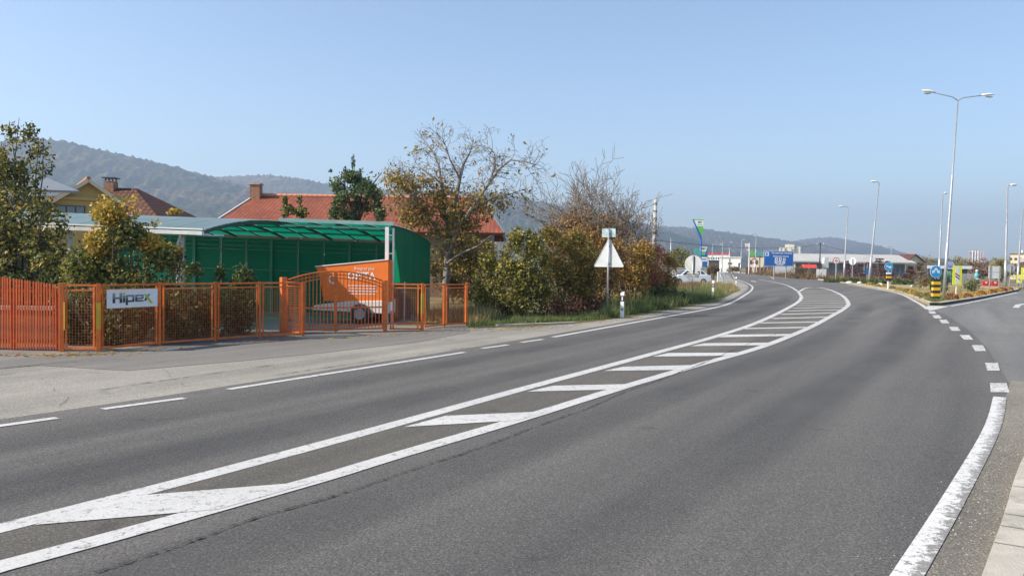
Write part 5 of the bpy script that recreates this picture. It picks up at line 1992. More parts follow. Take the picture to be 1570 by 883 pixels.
for sgn in (1, -1):
    side_win('side_window', [(-0.86, 0.95), (0.0, 0.95), (0.0, 1.32), (-0.42, 1.30)], sgn)
    side_win('side_window', [(0.08, 0.95), (0.9, 0.96), (0.84, 1.31), (0.08, 1.33)], sgn)
    side_win('rear_side_window', [(1.0, 0.98), (1.45, 1.0), (1.05, 1.30), (0.94, 1.31)], sgn)
mb = MB()
mb.add([(-1.04, -0.62, 0.93), (-1.04, 0.62, 0.93), (-0.5, 0.55, 1.34), (-0.5, -0.55, 1.34)], [(3, 2, 1, 0)])
mb.build('windscreen', MT['glass'], car).location = (-0.012, 0, 0.012)
mb = MB()
mb.add([(1.66, -0.6, 0.98), (1.66, 0.6, 0.98), (1.12, 0.55, 1.34), (1.12, -0.55, 1.34)], [(0, 1, 2, 3)])
mb.build('rear_window', MT['glass'], car).location = (0.015, 0, 0.012)
for x in (-1.22, 1.2):
    for y in (-W_ + 0.06, W_ - 0.06):
        mb = MB()
        mb.lathe((0, 0, -0.09), [(0.2, 0), (0.29, 0.02), (0.29, 0.16), (0.2, 0.18)], 18)
        wh = mb.build('wheel', MT['black'], car)
        wh.location = (x, y, 0.29)
        wh.rotation_euler = (math.pi / 2, 0, 0)
        mb = MB()
        mb.lathe((0, 0, -0.1), [(0.16, 0), (0.18, 0.04), (0.18, 0.16), (0.16, 0.2)], 14)
        mb.build('rim', MT['galv'], wh)
for y in (-0.55, 0.55):
    mb = MB()
    mb.box((-L_ + 0.02, y, 0.66), (0.08, 0.3, 0.13))
    mb.build('headlight', MT['sign_white'], car)
    mb = MB()
    mb.box((L_ - 0.02, y * 1.2, 0.72), (0.06, 0.2, 0.2))
    mb.build('tail_light', MT['red'], car)
mb = MB()
mb.box((-L_, 0, 0.4), (0.12, 1.56, 0.16))
mb.box((L_, 0, 0.42), (0.12, 1.56, 0.16))
mb.build('bumper', MT['offwhite'], car)
mb = MB()
mb.box((-0.75, -W_ - 0.06, 0.97), (0.16, 0.12, 0.11))
mb.build('mirror', MT['black'], car)
mb = MB()
mb.box((-0.05, -W_ - 0.005, 0.78), (0.16, 0.012, 0.03))
mb.build('handle', MT['black'], car)
# pad where the car stands
sheet('parking_lot', [(12, 72), (28, 72), (31, 98), (14, 98)], 0.0065, MT['apron'])
gw_ = thing('garden_wall', 'grey concrete garden wall behind the white car', 'wall', (X(1040, 92), 92, 0))
mb = MB()
mb.box((0, 0, 0.75), (6.5, 0.25, 1.5))
mb.build('wall', MT['kerb'], gw_)
mb = MB()
mb.box((0, 0, 1.53), (6.6, 0.35, 0.08))
mb.build('coping', MT['conc'], gw_)

wf = thing('white_stand', 'white open timber stand with a diagonal brace at the bend', 'stand', (G(1105, 432.5).x, G(1105, 432.5).y, 0), math.radians(10))
pm_ = wf.location.y / F
ww, hh_ = 9.5 * pm_ / 2, 15.5 * pm_
for x in (-ww, -ww * 0.35, ww * 0.5, ww):
    mb = MB()
    mb.box((x, 0, hh_ / 2), (0.14, 0.12, hh_))
    mb.build('leg', MT['white'], wf)
mb = MB()
mb.box((0, 0, hh_ - 0.06), (2 * ww + 0.12, 0.16, 0.13))
mb.build('top_bar', MT['white'], wf)
mb = MB()
mb.bar((-ww * 0.5, -0.07, hh_ - 0.1), (ww * 0.55, -0.07, 0.1), 0.14, 0.05)
mb.build('brace', MT['white'], wf)


# ------------------------------------------------------------------ poles and lamps
def lamp(px, py_top, d, label, lean_deg=0.0, arm=1.0, arm_dir=-1, r0=0.085, heads=1, group='street lamps round the junction', head_len=0.62):
    zt = Z(px, py_top, d)
    base_x = X(px, d) - math.tan(math.radians(lean_deg)) * zt
    t = thing('street_lamp', label, 'street lamp', (base_x, d, 0), 0, group)
    t.rotation_euler = (0, math.radians(lean_deg), 0)
    mb = MB()
    mb.tube([(0, 0, 0), (0, 0, zt * 0.28), (0, 0, zt * 0.281), (0, 0, zt * 0.62), (0, 0, zt * 0.621), (0, 0, zt)], [r0 * 1.15, r0 * 1.1, r0 * 0.88, r0 * 0.84, r0 * 0.64, r0 * 0.55], 12)
    mb.lathe((0, 0, 0), [(r0 * 2.2, 0), (r0 * 2.2, 0.03), (r0 * 1.2, 0.04)], 12)
    mb.build('pole', MT['galv'], t, smooth=True)
    dirs = [arm_dir] if heads == 1 else [-1, 1]
    for s in dirs:
        rise = 0.22 * arm if heads == 2 else 0.06
        mb = MB()
        pts = [(0, 0, zt - 0.05), (s * 0.08 * arm, 0, zt + 0.1 * rise), (s * 0.22 * arm, 0, zt + 0.38 * rise + 0.02), (s * 0.6 * arm, 0, zt + 0.7 * rise + 0.02), (s * arm, 0, zt + rise + 0.02)]
        mb.tube(pts, [r0 * 0.5, r0 * 0.42, r0 * 0.38, r0 * 0.34, r0 * 0.34], 8)
        am = mb.build('arm', MT['galv'], t, smooth=True)
        mb = MB()
        hl_ = head_len
        n = 8
        ringn = 10
        pts = []
        for i in range(n + 1):
            f = i / n
            x = s * (arm - 0.05 + hl_ * f)
            rr = 0.15 * math.sin(math.pi * min(0.97, 0.14 + 0.80 * f)) ** 0.55
            z = zt + rise + 0.03 + f * rise * 0.25
            pts.append((x, rr, z))
        vs = []
        for (x, rr, z) in pts:
            for k in range(ringn):
                a = 2 * math.pi * k / ringn
                vs.append((x, rr * 0.95 * math.cos(a), z + rr * (0.62 if math.sin(a) > 0 else 0.32) * math.sin(a)))
        fs = [(i * ringn + k, i * ringn + (k + 1) % ringn, (i + 1) * ringn + (k + 1) % ringn, (i + 1) * ringn + k) for i in range(n) for k in range(ringn)]
        fs += [tuple(range(ringn))[::-1], tuple(range(n * ringn, (n + 1) * ringn))]
        mb.add(vs, fs)
        hd = mb.build('lamp_head', MT['white'], t, smooth=True)
        mb = MB()
        mb.lathe((s * (arm + hl_ * 0.52), 0, zt + rise - 0.055), [(0.06, -0.035), (0.18, 0.0), (0.2, 0.02)], 12, 0, 1.1, 0.62)
        mb.build('lens', mat('lamp_lens', (0.5, 0.5, 0.47), 0.2), hd)
    return t


lamp(1461, 153, 48, 'tall twin armed street lamp leaning behind the blue arrow sign', 2.4, 1.45, 1, 0.078, 2, 'street lamps round the junction', 0.72)
lamp(1344.5, 280, 88, 'leaning single armed street lamp left of the yellow flower bed', 4.4, 0.3, -1, 0.105)
lamp(1298, 318, 110, 'street lamp with a short arm beside the no overtaking sign', 2.0, 0.7, -1, 0.11)
lamp(1442, 297, 100, 'thin street lamp rising just behind the twin armed lamp', 1.0, 0.2, 1, 0.12, 1, 'street lamps round the junction', 0.4)
lamp(1541, 285, 74, 'street lamp beside the blank sign back at right', -0.5, 0.3, 1, 0.11)
lamp(1565, 322, 86, 'street lamp at the right edge by the round sign back', 2.2, 0.3, 1, 0.11)
lamp(1158.5, 359, 215, 'far white street lamp left of the blue services board', 0.6, 1.0, -1, 0.16, 1, 'far lamps by the filling station', 0.9)
lamp(1137, 368, 232, 'far lamp post left of the white flag', 2.0, 0.3, 1, 0.18, 1, 'far lamps by the filling station')
lamp(1107.5, 372, 240, 'far lamp with an arm in front of the white building', 1.0, 2.2, 1, 0.18, 1, 'far lamps by the filling station', 0.9)
lamp(1092, 375, 260, 'far pale lamp post before the red edged building', 0.5, 2.2, 1, 0.2, 1, 'far lamps by the filling station', 0.9)
lamp(1366, 379, 190, 'small far lamp above the long hall roof', 0.6, 1.0, -1, 0.14, 1, 'far lamps by the filling station', 0.7)


def simple_pole(name, label, cat, px, py, d, r0, m, lean=0.0, cross=True):
    zt = Z(px, py, d)
    t = thing(name, label, cat, (X(px, d) - math.tan(math.radians(lean)) * zt, d, 0))
    t.rotation_euler = (0, math.radians(lean), 0)
    mb = MB()
    mb.tube([(0, 0, 0), (0, 0, zt)], [r0, r0 * 0.65], 10)
    mb.build('pole', MT[m], t, smooth=True)
    if cross:
        mb = MB()
        mb.box((0, 0, zt - 0.35), (1.3, 0.1, 0.1))
        ca = mb.build('crossarm', MT['grey'], t)
        for x in (-0.55, 0.0, 0.55):
            mb = MB()
            mb.lathe((x, 0, zt - 0.3), [(0.03, 0), (0.06, 0.05), (0.04, 0.1), (0.06, 0.14), (0.02, 0.2)], 8)
            mb.build('insulator', MT['white'], ca)
    return t


cpole = simple_pole('utility_pole', 'banded concrete utility pole rising from the russet bushes', 'utility pole', 1003.5, 306, 62, 0.19, 'conc', 1.0, False)
zt_ = Z(1003, 306, 62)
for i in range(7):
    mb = MB()
    z = zt_ * 0.45 + i * 0.55
    mb.lathe((0, 0, z), [(0.185 - 0.008 * i, 0), (0.185 - 0.008 * i, 0.16)], 12)
    mb.build('band', MT['grey'], cpole)
simple_pole('utility_pole', 'slim dark utility pole standing before the long grey hall', 'utility pole', 1257, 372, 140, 0.13, 'black', 0.3)
for k_, (px, py, d, rr, lab) in enumerate([(1310, 386, 170, 0.07, 'thin short pole above the hall beside the stop sign'), (1118, 380, 250, 0.16, 'thin pale pole right of the white building'), (1028, 365, 150, 0.1, 'thin far pole above the bush behind the car'), (1168, 381, 300, 0.15, 'thin dark pole over the left of the blue board')]):
    simple_pole('utility_pole', lab, 'utility pole', px, py, d, rr, 'galv' if k_ != 3 else 'dark', 0, False)
# overhead wires
wa = D(1004, 372, 62) + Vector((0, 0, 0))
w1_ = D(1257, 374, 140)
w2_ = D(1420, 396, 150)
for k_, (a, b, sag, lab) in enumerate([(D(1003, 368, 62), w1_, 0.7, 'sagging wire between the concrete pole and the dark pole'), (w1_, D(1400, 395, 170), 0.8, 'wire running from the dark pole to the brown roofed house')]):
    mb = MB()
    mb.tube([a.lerp(b, i / 14) - Vector((0, 0, sag * 4 * (i / 14) * (1 - i / 14))) for i in range(15)], 0.02, 4)
    tag(mb.build('overhead_wire', MT['dark']), lab, 'wire')

# ------------------------------------------------------------------ island signs
def at_px(px, py):
    return G(px, py, 0.11)


def disc(name, r, z, m, parent, y=0.0, n=32, th=0.006):
    mb = MB()
    mb.prism(ring_poly(0, z, r, n, y), (0, -th, 0))
    return mb.build(name, m, parent)


b = at_px(1435, 460)
d_ = b.y
pm_ = d_ / F
asn = thing('keep_sign', 'round blue sign with a white split arrow above a yellow and black block', 'road sign', (b.x, b.y, 0.11), math.radians(4))
zc = Z(1437, 416.5, d_) - 0.11
mb = MB()
mb.tube([(0, 0.12, 0), (0, 0.12, zc + 0.35)], 0.032, 10)
mb.build('post', MT['galv'], asn)
R1 = 9.6 * pm_
pl_ = disc('white_rim', R1, zc, MT['white'], asn, 0.08)
disc('blue_face', R1 * 0.93, zc, MT['sky_blue'], pl_, 0.0735)
mb = MB()
for s in (-1, 1):
    po = [(0.0, 0.60), (s * 0.07, 0.66), (s * 0.40, 0.12), (s * 0.58, 0.24), (s * 0.66, -0.32), (s * 0.12, -0.12), (s * 0.26, -0.02), (0.0, 0.34)]
    po = po if s > 0 else po[::-1]
    mb.prism([(x * R1, 0.067, zc + z * R1 * 0.95) for x, z in po], (0, -0.004, 0))
mb.build('arrow', MT['white'], pl_)
bw_, bh_ = 11.5 * pm_, 31 * pm_
mb = MB()
mb.box((-0.02, 0.0, bh_ / 2 + 0.04), (bw_, 0.16, bh_))
blk = mb.build('bollard', MT['black'], asn)
for i in range(3):
    mb = MB()
    z = bh_ * (0.24 + 0.29 * i) + 0.02
    mb.box((-0.02, -0.002, z), (bw_ + 0.006, 0.165, bh_ * 0.15))
    mb.build('yellow_band', MT['amber'], blk)
mb = MB()
mb.box((-0.02, 0, 0.02), (bw_ * 0.8, 0.2, 0.05))
mb.build('foot', MT['grey'], asn)

b = at_px(1362, 443.5)
d_ = b.y
pm_ = d_ / F
bsn = thing('direction_sign', 'round blue sign with a slanting white arrow above a striped lamp post box', 'road sign', (b.x, b.y, 0.11), math.radians(2))
zc = Z(1363.5, 408.8, d_) - 0.11
mb = MB()
mb.tube([(0, 0.06, 0), (0, 0.06, zc + 0.3)], 0.035, 10)
mb.build('post', MT['galv'], bsn)
mb = MB()
mb.tube([(0, 0.06, 0.01), (0, 0.06, 0.62)], 0.06, 10)
mb.build('white_sleeve', MT['white'], bsn)
R1 = 6.7 * pm_
pl_ = disc('white_rim', R1, zc, MT['white'], bsn, 0.02)
disc('blue_face', R1 * 0.94, zc, MT['sky_blue'], pl_, 0.0135)
mb = MB()
po = [(-0.62, 0.30), (-0.55, 0.02), (0.12, -0.22), (0.06, -0.42), (0.66, -0.28), (0.36, 0.22), (0.28, 0.02), (-0.2, 0.12)]
mb.prism([(x * R1, 0.007, zc + z * R1) for x, z in po], (0, -0.004, 0))
mb.build('arrow', MT['white'], pl_)
zs = Z(1362, 429, d_) - 0.11
zs0, zs1 = Z(1362, 429.5, d_) - 0.11, Z(1362, 417.5, d_) - 0.11
for i in range(4):
    mb = MB()
    z = zs0 + (zs1 - zs0) * (i + 0.5) / 4
    mb.box((0, 0.0, z), (7.5 * pm_ if i in (0, 1, 3) else 5 * pm_, 0.08, (zs1 - zs0) / 4 - 0.004), 0)
    mb.build('striped_box', MT['black'] if i in (0, 2) else MT['amber'] if i == 1 else MT['white'], bsn)

b = at_px(1466, 454.5)
d_ = b.y
pm_ = d_ / F
ys = thing('countdown_sign', 'tall fluorescent yellow board with two dark red slanting bars in the flower bed', 'road sign', (b.x, b.y, 0.11), math.radians(6))
z0, z1 = Z(1467, 437, d_) - 0.11, Z(1467, 407.5, d_) - 0.11
mb = MB()
mb.tube([(0, 0.03, 0), (0, 0.03, z1 - 0.1)], 0.03, 10)
mb.build('post', MT['white'], ys)
mb = MB()
mb.box((0.03, 0, (z0 + z1) / 2), (14.8 * pm_, 0.02, z1 - z0))
fb = mb.build('board', MT['fluo'], ys, bevel=0.006)
mb = MB()
mb.box((0.03, -0.0125, (z0 + z1) / 2), (6.6 * pm_, 0.006, (z1 - z0) * 0.85))
mb.build('white_panel', MT['sign_white'], fb)
for i in range(2):
    mb = MB()
    zc = z0 + (z1 - z0) * (0.53 - 0.14 * i)
    w_ = 3.6 * pm_
    h_ = 0.042
    mb.prism([(0.03 - w_, -0.0165, zc + 0.09 - h_), (0.03 + w_, -0.0165, zc - 0.09 - h_), (0.03 + w_, -0.0165, zc - 0.09 + h_), (0.03 - w_, -0.0165, zc + 0.09 + h_)], (0, -0.004, 0))
    mb.build('slanting_bar', MT['dark_red'], fb)

for (px, py0, py1, pxw, pyb_, lab, sub) in [(1563.5, 421, 434, 7.5, 442, 'small fluorescent yellow countdown board at right edge', 1), (1572, 410, 428, 12, 443, 'second fluorescent yellow board cut by the right edge of view', 1)]:
    d_ = 82.0 if pxw < 10 else 78.0
    pm_ = d_ / F
    ys2 = thing('countdown_sign', lab, 'road sign', (X(px, d_), d_, 0))
    z0, z1 = Z(px, py1, d_), Z(px, py0, d_)
    for x in (-0.15, 0.15):
        mb = MB()
        mb.tube([(x, 0.03, 0), (x, 0.03, z1 - 0.1)], 0.025, 8)
        mb.build('post', MT['galv'], ys2)
    mb = MB()
    mb.box((0, 0, (z0 + z1) / 2), (pxw * pm_, 0.02, z1 - z0))
    fb = mb.build('board', MT['fluo'], ys2)
    mb = MB()
    mb.box((0, -0.013, (z0 + z1) / 2), (pxw * pm_ * 0.45, 0.006, (z1 - z0) * 0.75))
    mb.build('white_panel', MT['sign_white'], fb)
    mb = MB()
    w_ = pxw * pm_ * 0.2
    zc = (z0 + z1) / 2 - 0.1
    mb.prism([(-w_, -0.017, zc + 0.02), (w_, -0.017, zc - 0.12), (w_, -0.017, zc - 0.02), (-w_, -0.017, zc + 0.12)], (0, -0.004, 0))
    mb.build('slanting_bar', MT['dark_red'], fb)

# sign backs at right
d_ = 76.0
pm_ = d_ / F
bb = thing('sign_back', 'pale blank back of a two part direction board on two posts', 'road sign', (X(1526.5, d_), d_, 0), math.radians(-5))
for x in (-8.0 * pm_, 5.8 * pm_):
    mb = MB()
    mb.tube([(x, 0, 0), (x, 0, Z(1526, 407, d_))], 0.045, 8)
    mb.build('post', MT['grey'], bb)
for (a, c) in ((408, 417.3), (417.8, 427)):
    mb = MB()
    za, zc_ = Z(1526, a, d_), Z(1526, c, d_)
    mb.box((-0.6 * pm_, 0.06, (za + zc_) / 2), (18.2 * pm_, 0.03, za - zc_))
    mb.build('board', MT['alu'], bb)
d_ = 78.5
pm_ = d_ / F
rb = thing('sign_back', 'grey back of a round road sign at far right', 'road sign', (X(1548, d_), d_, 0), math.radians(-4))
zc = Z(1551, 411, d_)
mb = MB()
mb.tube([(0, 0, 0), (0.14, 0, zc + 0.3)], 0.035, 8)
mb.build('post', MT['galv'], rb)
mb = MB()
mb.prism(ring_poly(0.14, zc, 6.6 * pm_, 28, 0.05), (0, 0.006, 0))
mb.build('round_plate', mat('dull_plate', (0.40, 0.42, 0.43), 0.5, 0.1), rb)

# no overtaking sign and stop sign back beyond the island
d_ = 101.0
pm_ = d_ / F
ns = thing('no_overtaking_sign', 'round white sign with red rim and dark car symbols near the hall', 'road sign', (X(1282, d_), d_, 0))
zc = Z(1283, 400, d_)
mb = MB()
mb.tube([(0, 0.04, 0), (0, 0.04, zc + 0.3)], 0.07, 8)
mb.build('post', MT['galv'], ns)
pl_ = disc('red_rim', 5.3 * pm_, zc, MT['red'], ns, 0.0)
disc('white_face', 4.3 * pm_, zc, MT['white'], pl_, -0.0065)
for x in (-1, 1):
    mb = MB()
    mb.box((x * 1.5 * pm_, -0.016, zc - 0.03), (2.3 * pm_, 0.006, 0.7 * pm_))
    mb.box((x * 1.5 * pm_, -0.016, zc + 0.055), (1.3 * pm_, 0.006, 0.6 * pm_))
    mb.build('car_symbol', MT['black'], pl_)
d_ = 103.0
pm_ = d_ / F
os_ = thing('stop_sign_back', 'pale octagonal sign back seen at an angle before the hall', 'road sign', (X(1307, d_), d_, 0), math.radians(-35))
zc = Z(1309, 400.5, d_)
mb = MB()
mb.tube([(0, 0, 0), (0, 0, zc + 0.3)], 0.05, 8)
mb.build('post', MT['galv'], os_)
mb = MB()
mb.prism([(5.6 * pm_ * math.cos(math.pi / 8 + i * math.pi / 4), 0.06, zc + 6.2 * pm_ * math.sin(math.pi / 8 + i * math.pi / 4)) for i in range(8)], (0, 0.01, 0))
mb.build('octagon_plate', MT['alu'], os_)
d_ = 105.0
pm_ = d_ / F
bl2 = thing('small_blue_sign', 'small dark red and blue signs on a post between the lamps', 'road sign', (X(1330, d_), d_, 0))
mb = MB()
mb.tube([(0, 0.03, 0), (0, 0.03, Z(1330, 400, d_))], 0.05, 8)
mb.build('post', MT['galv'], bl2)
disc('red_disc', 2.6 * pm_, Z(1330, 404, d_), MT['dark_red'], bl2, 0.0)
mb = MB()
mb.box((0, -0.01, Z(1330, 416, d_)), (4.2 * pm_, 0.02, 9 * pm_))
mb.build('blue_plate', MT['blue'], bl2)
d_ = 200.0
pm_ = d_ / F
fs_ = thing('round_sign', 'far round white and red sign on a white post left of the blue board', 'road sign', (X(1156, d_), d_, 0))
zc = Z(1157.5, 400, d_)
mb = MB()
mb.tube([(0, 0.04, 0), (0.2, 0.04, zc + 0.3)], 0.1, 8)
mb.build('post', MT['white'], fs_)
pl_ = disc('red_rim', 4.2 * pm_, zc, MT['red'], fs_, 0.0)
disc('white_face', 3.0 * pm_, zc, MT['offwhite'], pl_, -0.0065)

# ------------------------------------------------------------------ blue services board
d_ = 130.0
pm_ = d_ / F
bsg = thing('services_board', 'large blue roadside board with white lettering and six white pictograms', 'road sign', (X(1193.5, d_), d_, 0), math.radians(2))
z0, z1 = Z(1193, 408, d_), Z(1193, 385, d_)
w_ = 46 * pm_
for x in (-0.13 * w_, 0.27 * w_):
    mb = MB()
    mb.tube([(x, 0.1, 0), (x, 0.1, z1 - 0.1)], 0.1, 8)
    mb.build('post', MT['grey'], bsg)
mb = MB()
mb.box((0, 0.02, (z0 + z1) / 2), (w_, 0.06, z1 - z0))
fb = mb.build('white_border', mat('pale_border', (0.52, 0.60, 0.70), 0.5), bsg)
mb = MB()
mb.box((0, -0.02, (z0 + z1) / 2), (w_ - 0.16, 0.03, z1 - z0 - 0.16))
mb.build('blue_face', MT['blue'], fb)


def bpt(x, y):      # enlargement pixels (sign spans 160..1130, 215..700)
    return ((x - 645) / 970 * w_, z1 - (y - 205) / 490 * (z1 - z0))


for (x, y, s) in ((262, 305, 128), (570, 460, 92), (700, 465, 92), (830, 470, 80), (565, 565, 92), (690, 565, 92), (815, 575, 90)):
    cx2, cz2 = bpt(x, y)
    mb = MB()
    ss = s / 970 * w_
    mb.box((cx2, -0.038, cz2), (ss, 0.006, ss))
    pc = mb.build('pictogram', MT['white'], bsg)
    mb = MB()
    if s > 100:
        mb.box((cx2 - ss * 0.08, -0.043, cz2), (ss * 0.36, 0.004, ss * 0.6))
        mb.box((cx2 + ss * 0.2, -0.043, cz2 - ss * 0.05), (ss * 0.08, 0.004, ss * 0.4))
    elif y < 500:
        mb.box((cx2, -0.043, cz2), (ss * 0.3, 0.004, ss * 0.65))
    else:
        mb.box((cx2, -0.043, cz2 - ss * 0.05), (ss * 0.65, 0.004, ss * 0.2))
    mb.build('symbol', MT['blue'], pc)
x_, z_ = bpt(345, 272)
text_part('lettering', 'Бензинска станица', 0.36, MT['white'], bsg, (x_ + 2.0, -0.04, z_), bold=True)
x_, z_ = bpt(345, 368)
text_part('lettering', 'Benzinska stanica', 0.36, MT['white'], bsg, (x_ + 1.85, -0.04, z_ - 0.02), bold=True)
x_, z_ = bpt(685, 640)
mb = MB()
mb.box((x_, -0.038, z_), (1.15, 0.006, 0.14))
mb.build('arrow_bar', MT['white'], bsg)

# ------------------------------------------------------------------ filling station signs
d_ = 125.0
pm_ = d_ / F
tri_s = thing('station_flag_sign', 'tall triangular green and white station sign on a blue post', 'sign', (X(1074.5, d_), d_, 0))
zb_ = Z(1075, 367, d_)


def tp(px, py):
    return ((px - 1074.5) * pm_, Z(1074, py, d_))


def tri_part(name, pix, m, parent, y=0.0, th=0.25):
    mb = MB()
    mb.prism([(tp(*p)[0], y, tp(*p)[1]) for p in pix], (0, th, 0))
    return mb.build(name, m, parent)


mb = MB()
mb.tube([(0, 0.12, 0), (0, 0.12, zb_)], 0.11, 10)
mb.build('post', MT['blue'], tri_s)
sg = tri_part('white_panel', [(1062.8, 338), (1077.5, 338), (1077, 347), (1067, 347)], MT['white'], tri_s)
tri_part('green_top', [(1061.5, 336.5), (1077.8, 336.5), (1077.5, 338), (1062.8, 338)], MT['green_sign'], tri_s)
tri_part('green_tip', [(1067, 347), (1077, 347), (1076, 361), (1074.5, 362)], MT['green_sign'], tri_s)
tri_part('blue_edge', [(1060.6, 336.3), (1061.6, 336.3), (1075, 363), (1075.6, 367), (1073.6, 367)], MT['blue'], tri_s, -0.02, 0.29)
x_, z_ = tp(1072, 341)
text_part('lettering', 'BBT', 0.36, MT['black'], sg, (x_ - 0.02, -0.01, z_), bold=True)
mb = MB()
x_, z_ = tp(1072, 345)
mb.box((x_, -0.003, z_), (0.75, 0.008, 0.1))
mb.build('print_line', MT['green_sign'], sg)

d_ = 132.0
pm_ = d_ / F
tot = thing('price_totem', 'green white and blue filling station price pillar', 'sign', (X(1078.5, d_), d_, 0))
rows = [(378.5, 385.5, 'white'), (385.5, 391, 'green_sign'), (391, 394, 'blue'), (394, 401, 'white'), (401, 409, 'blue'), (409, 425, 'grey')]
for (a, c, m_) in rows:
    mb = MB()
    za, zc_ = Z(1078, a, d_), max(0, Z(1078, c, d_))
    mb.box((0, 0, (za + zc_) / 2), (10.5 * pm_, 0.35, za - zc_ - 0.01))
    mb.build('panel', MT[m_], tot)
mb = MB()
za, zb2 = Z(1078, 378.5, d_), Z(1078, 394, d_)
mb.prism([(5.3 * pm_, -0.19, za), (5.3 * pm_, -0.19, zb2), (0.5 * pm_, -0.19, zb2)], (0, 0.36, 0))
mb.build('blue_wedge', MT['blue'], tot)
text_part('lettering', 'BBT', 0.42, MT['black'], tot, (-0.08, -0.2, Z(1078, 381.5, d_)), bold=True)
mb = MB()
mb.box((0, -0.18, Z(1078, 397.5, d_)), (0.7, 0.02, 0.2))
mb.build('price_line', MT['grey'], tot)
td_ = thing('teal_banner', 'teal rounded banner behind the price pillar', 'banner', (X(1069, 134), 134, 0))
mb = MB()
zc = Z(1069, 386, 134)
mb.prism(ring_poly(0, zc, 0.62, 20, 0), (0, 0.12, 0))
mb.build('panel', MT['teal'], td_)
mb = MB()
mb.tube([(0, 0.06, 0), (0, 0.06, zc - 0.5)], 0.06, 8)
mb.build('post', MT['grey'], td_)
flg = thing('flag', 'white flag with a red emblem hanging on a white mast', 'flag', (X(1148.3, 225), 225, 0))
pm_ = 225 / F
mb = MB()
mb.tube([(0, 0, 0), (0, 0, Z(1148, 372.5, 225))], 0.12, 8)
mb.build('mast', MT['white'], flg)
mb = MB()
z1, z0 = Z(1148, 373.5, 225), Z(1148, 384.5, 225)
mb.prism([(-7.3 * pm_, 0, z1), (-0.2, 0, z1), (-0.2, 0, z0), (-3.4 * pm_, 0, z0 - 0.1)], (0, 0.05, 0))
cl_ = mb.build('cloth', MT['white'], flg)
mb = MB()
mb.prism([(-3.7 * pm_, -0.01, z1 - 0.45), (-2.2 * pm_, -0.01, z1 - 1.3), (-3.6 * pm_, -0.01, z1 - 1.75), (-4.9 * pm_, -0.01, z1 - 1.2)], (0, -0.02, 0))
mb.build('emblem', MT['red'], cl_)


# ------------------------------------------------------------------ far buildings
def building(name, label, px0, px1, py_top, d, depth, wall, roof=None, base_py=None, windows=(), trim=None, cat='building', roof_h=0.25):
    x0, x1 = X(px0, d), X(px1, d)
    zt = Z((px0 + px1) / 2, py_top, d)
    t = thing(name, label, cat, ((x0 + x1) / 2, d, 0), -math.atan2((x0 + x1) / 2, d))
    w = (x1 - x0) * math.cos(math.atan2((x0 + x1) / 2, d))
    mb = MB()
    mb.box((0, depth / 2, zt / 2), (w, depth, zt))
    mb.build('wall', wall, t)
    mb = MB()
    mb.box((0, depth / 2, zt + roof_h / 2), (w + 0.5, depth + 0.5, roof_h))
    mb.build('roof', roof or MT['sheetroof'], t)
    first = {}
    for (fx, py, wpx, hpx) in windows:
        key = (wpx, hpx)
        wz = Z((px0 + px1) / 2, py, d)
        ww_, wh_ = wpx * d / F, hpx * d / F
        if key not in first:
            mb = MB()
            mb.box((0, 0, 0), (ww_, 0.16, wh_))
            o = mb.build('window', MT['glass'], t)
            first[key] = o
        else:
            o = clone_part(first[key], t)
        o.location = ((fx - (px0 + px1) / 2) * d / F, -0.03, wz)
    return t


building('station_shop', 'white building with a red roof edge behind the filling station poles', 1085, 1119, 390.5, 262, 12, MT['white'], MT['red'], windows=[(1087 + i * 3.6, 396, 1.6, 3.4) for i in range(9)], roof_h=0.5)
building('white_hall', 'long plain white hall with a dark doorway near the road end', 1104, 1136, 395, 250, 14, MT['white'], MT['offwhite'], windows=[(1119, 404, 5.5, 2.6), (1134, 408, 5, 10)])
building('dark_kiosk', 'dark grey slatted screen wall under the red edged building', 1086, 1103, 399.5, 205, 3, MT['dark'], MT['grey'], windows=[], roof_h=0.12)
building('green_sign_building', 'cream low building with a bright green fascia panel', 1147, 1177, 393, 240, 15, MT['cream'], MT['grey'], windows=[(1152, 402, 3, 6), (1160, 402, 3, 6)])
gf = thing('green_fascia', 'bright green rooftop sign panel above the cream building', 'sign', (X(1153.5, 238), 238, 0))
mb = MB()
z0, z1 = Z(1153, 391.4, 238), Z(1153, 385.5, 238)
mb.box((0, 0, (z0 + z1) / 2), (9.5 * 238 / F, 0.6, z1 - z0))
mb.build('panel', MT['green_sign'], gf)
for x in (-0.7, 0.7):
    mb = MB()
    mb.box((x, 0.2, z0 / 2), (0.2, 0.2, z0))
    mb.build('post', MT['grey'], gf)
dk = thing('dark_fascia', 'dark rooftop sign panel left of the blue services board', 'sign', (X(1165, 238), 238, 0))
mb = MB()
mb.box((0, 0, Z(1165, 389, 238)), (10 * 238 / F, 0.6, 7 * 238 / F))
mb.build('panel', MT['teal'], dk)
mb = MB()
mb.box((0, 0.2, Z(1165, 392, 238) / 2), (0.3, 0.3, Z(1165, 392, 238)))
mb.build('post', MT['grey'], dk)

# rusty fence along the road end
rfz = thing('rusty_fence', 'rusty brown sheet fence below the blue services board', 'fence', (X(1160, 205), 205, 0))
first = None
for i in range(14):
    if first is None:
        mb = MB()
        mb.box((0, 0, 0.9), (0.62, 0.06, 1.8))
        first = mb.build('fence_panel', mat('rust_sheet', (0.24, 0.09, 0.055), 0.85, 0, 0.4, 1.0), rfz)
        o = first
    else:
        o = clone_part(first, rfz)
    o.location = (-2.4 + i * 0.66, (i % 2) * 0.03 - i * 0.9, 0)

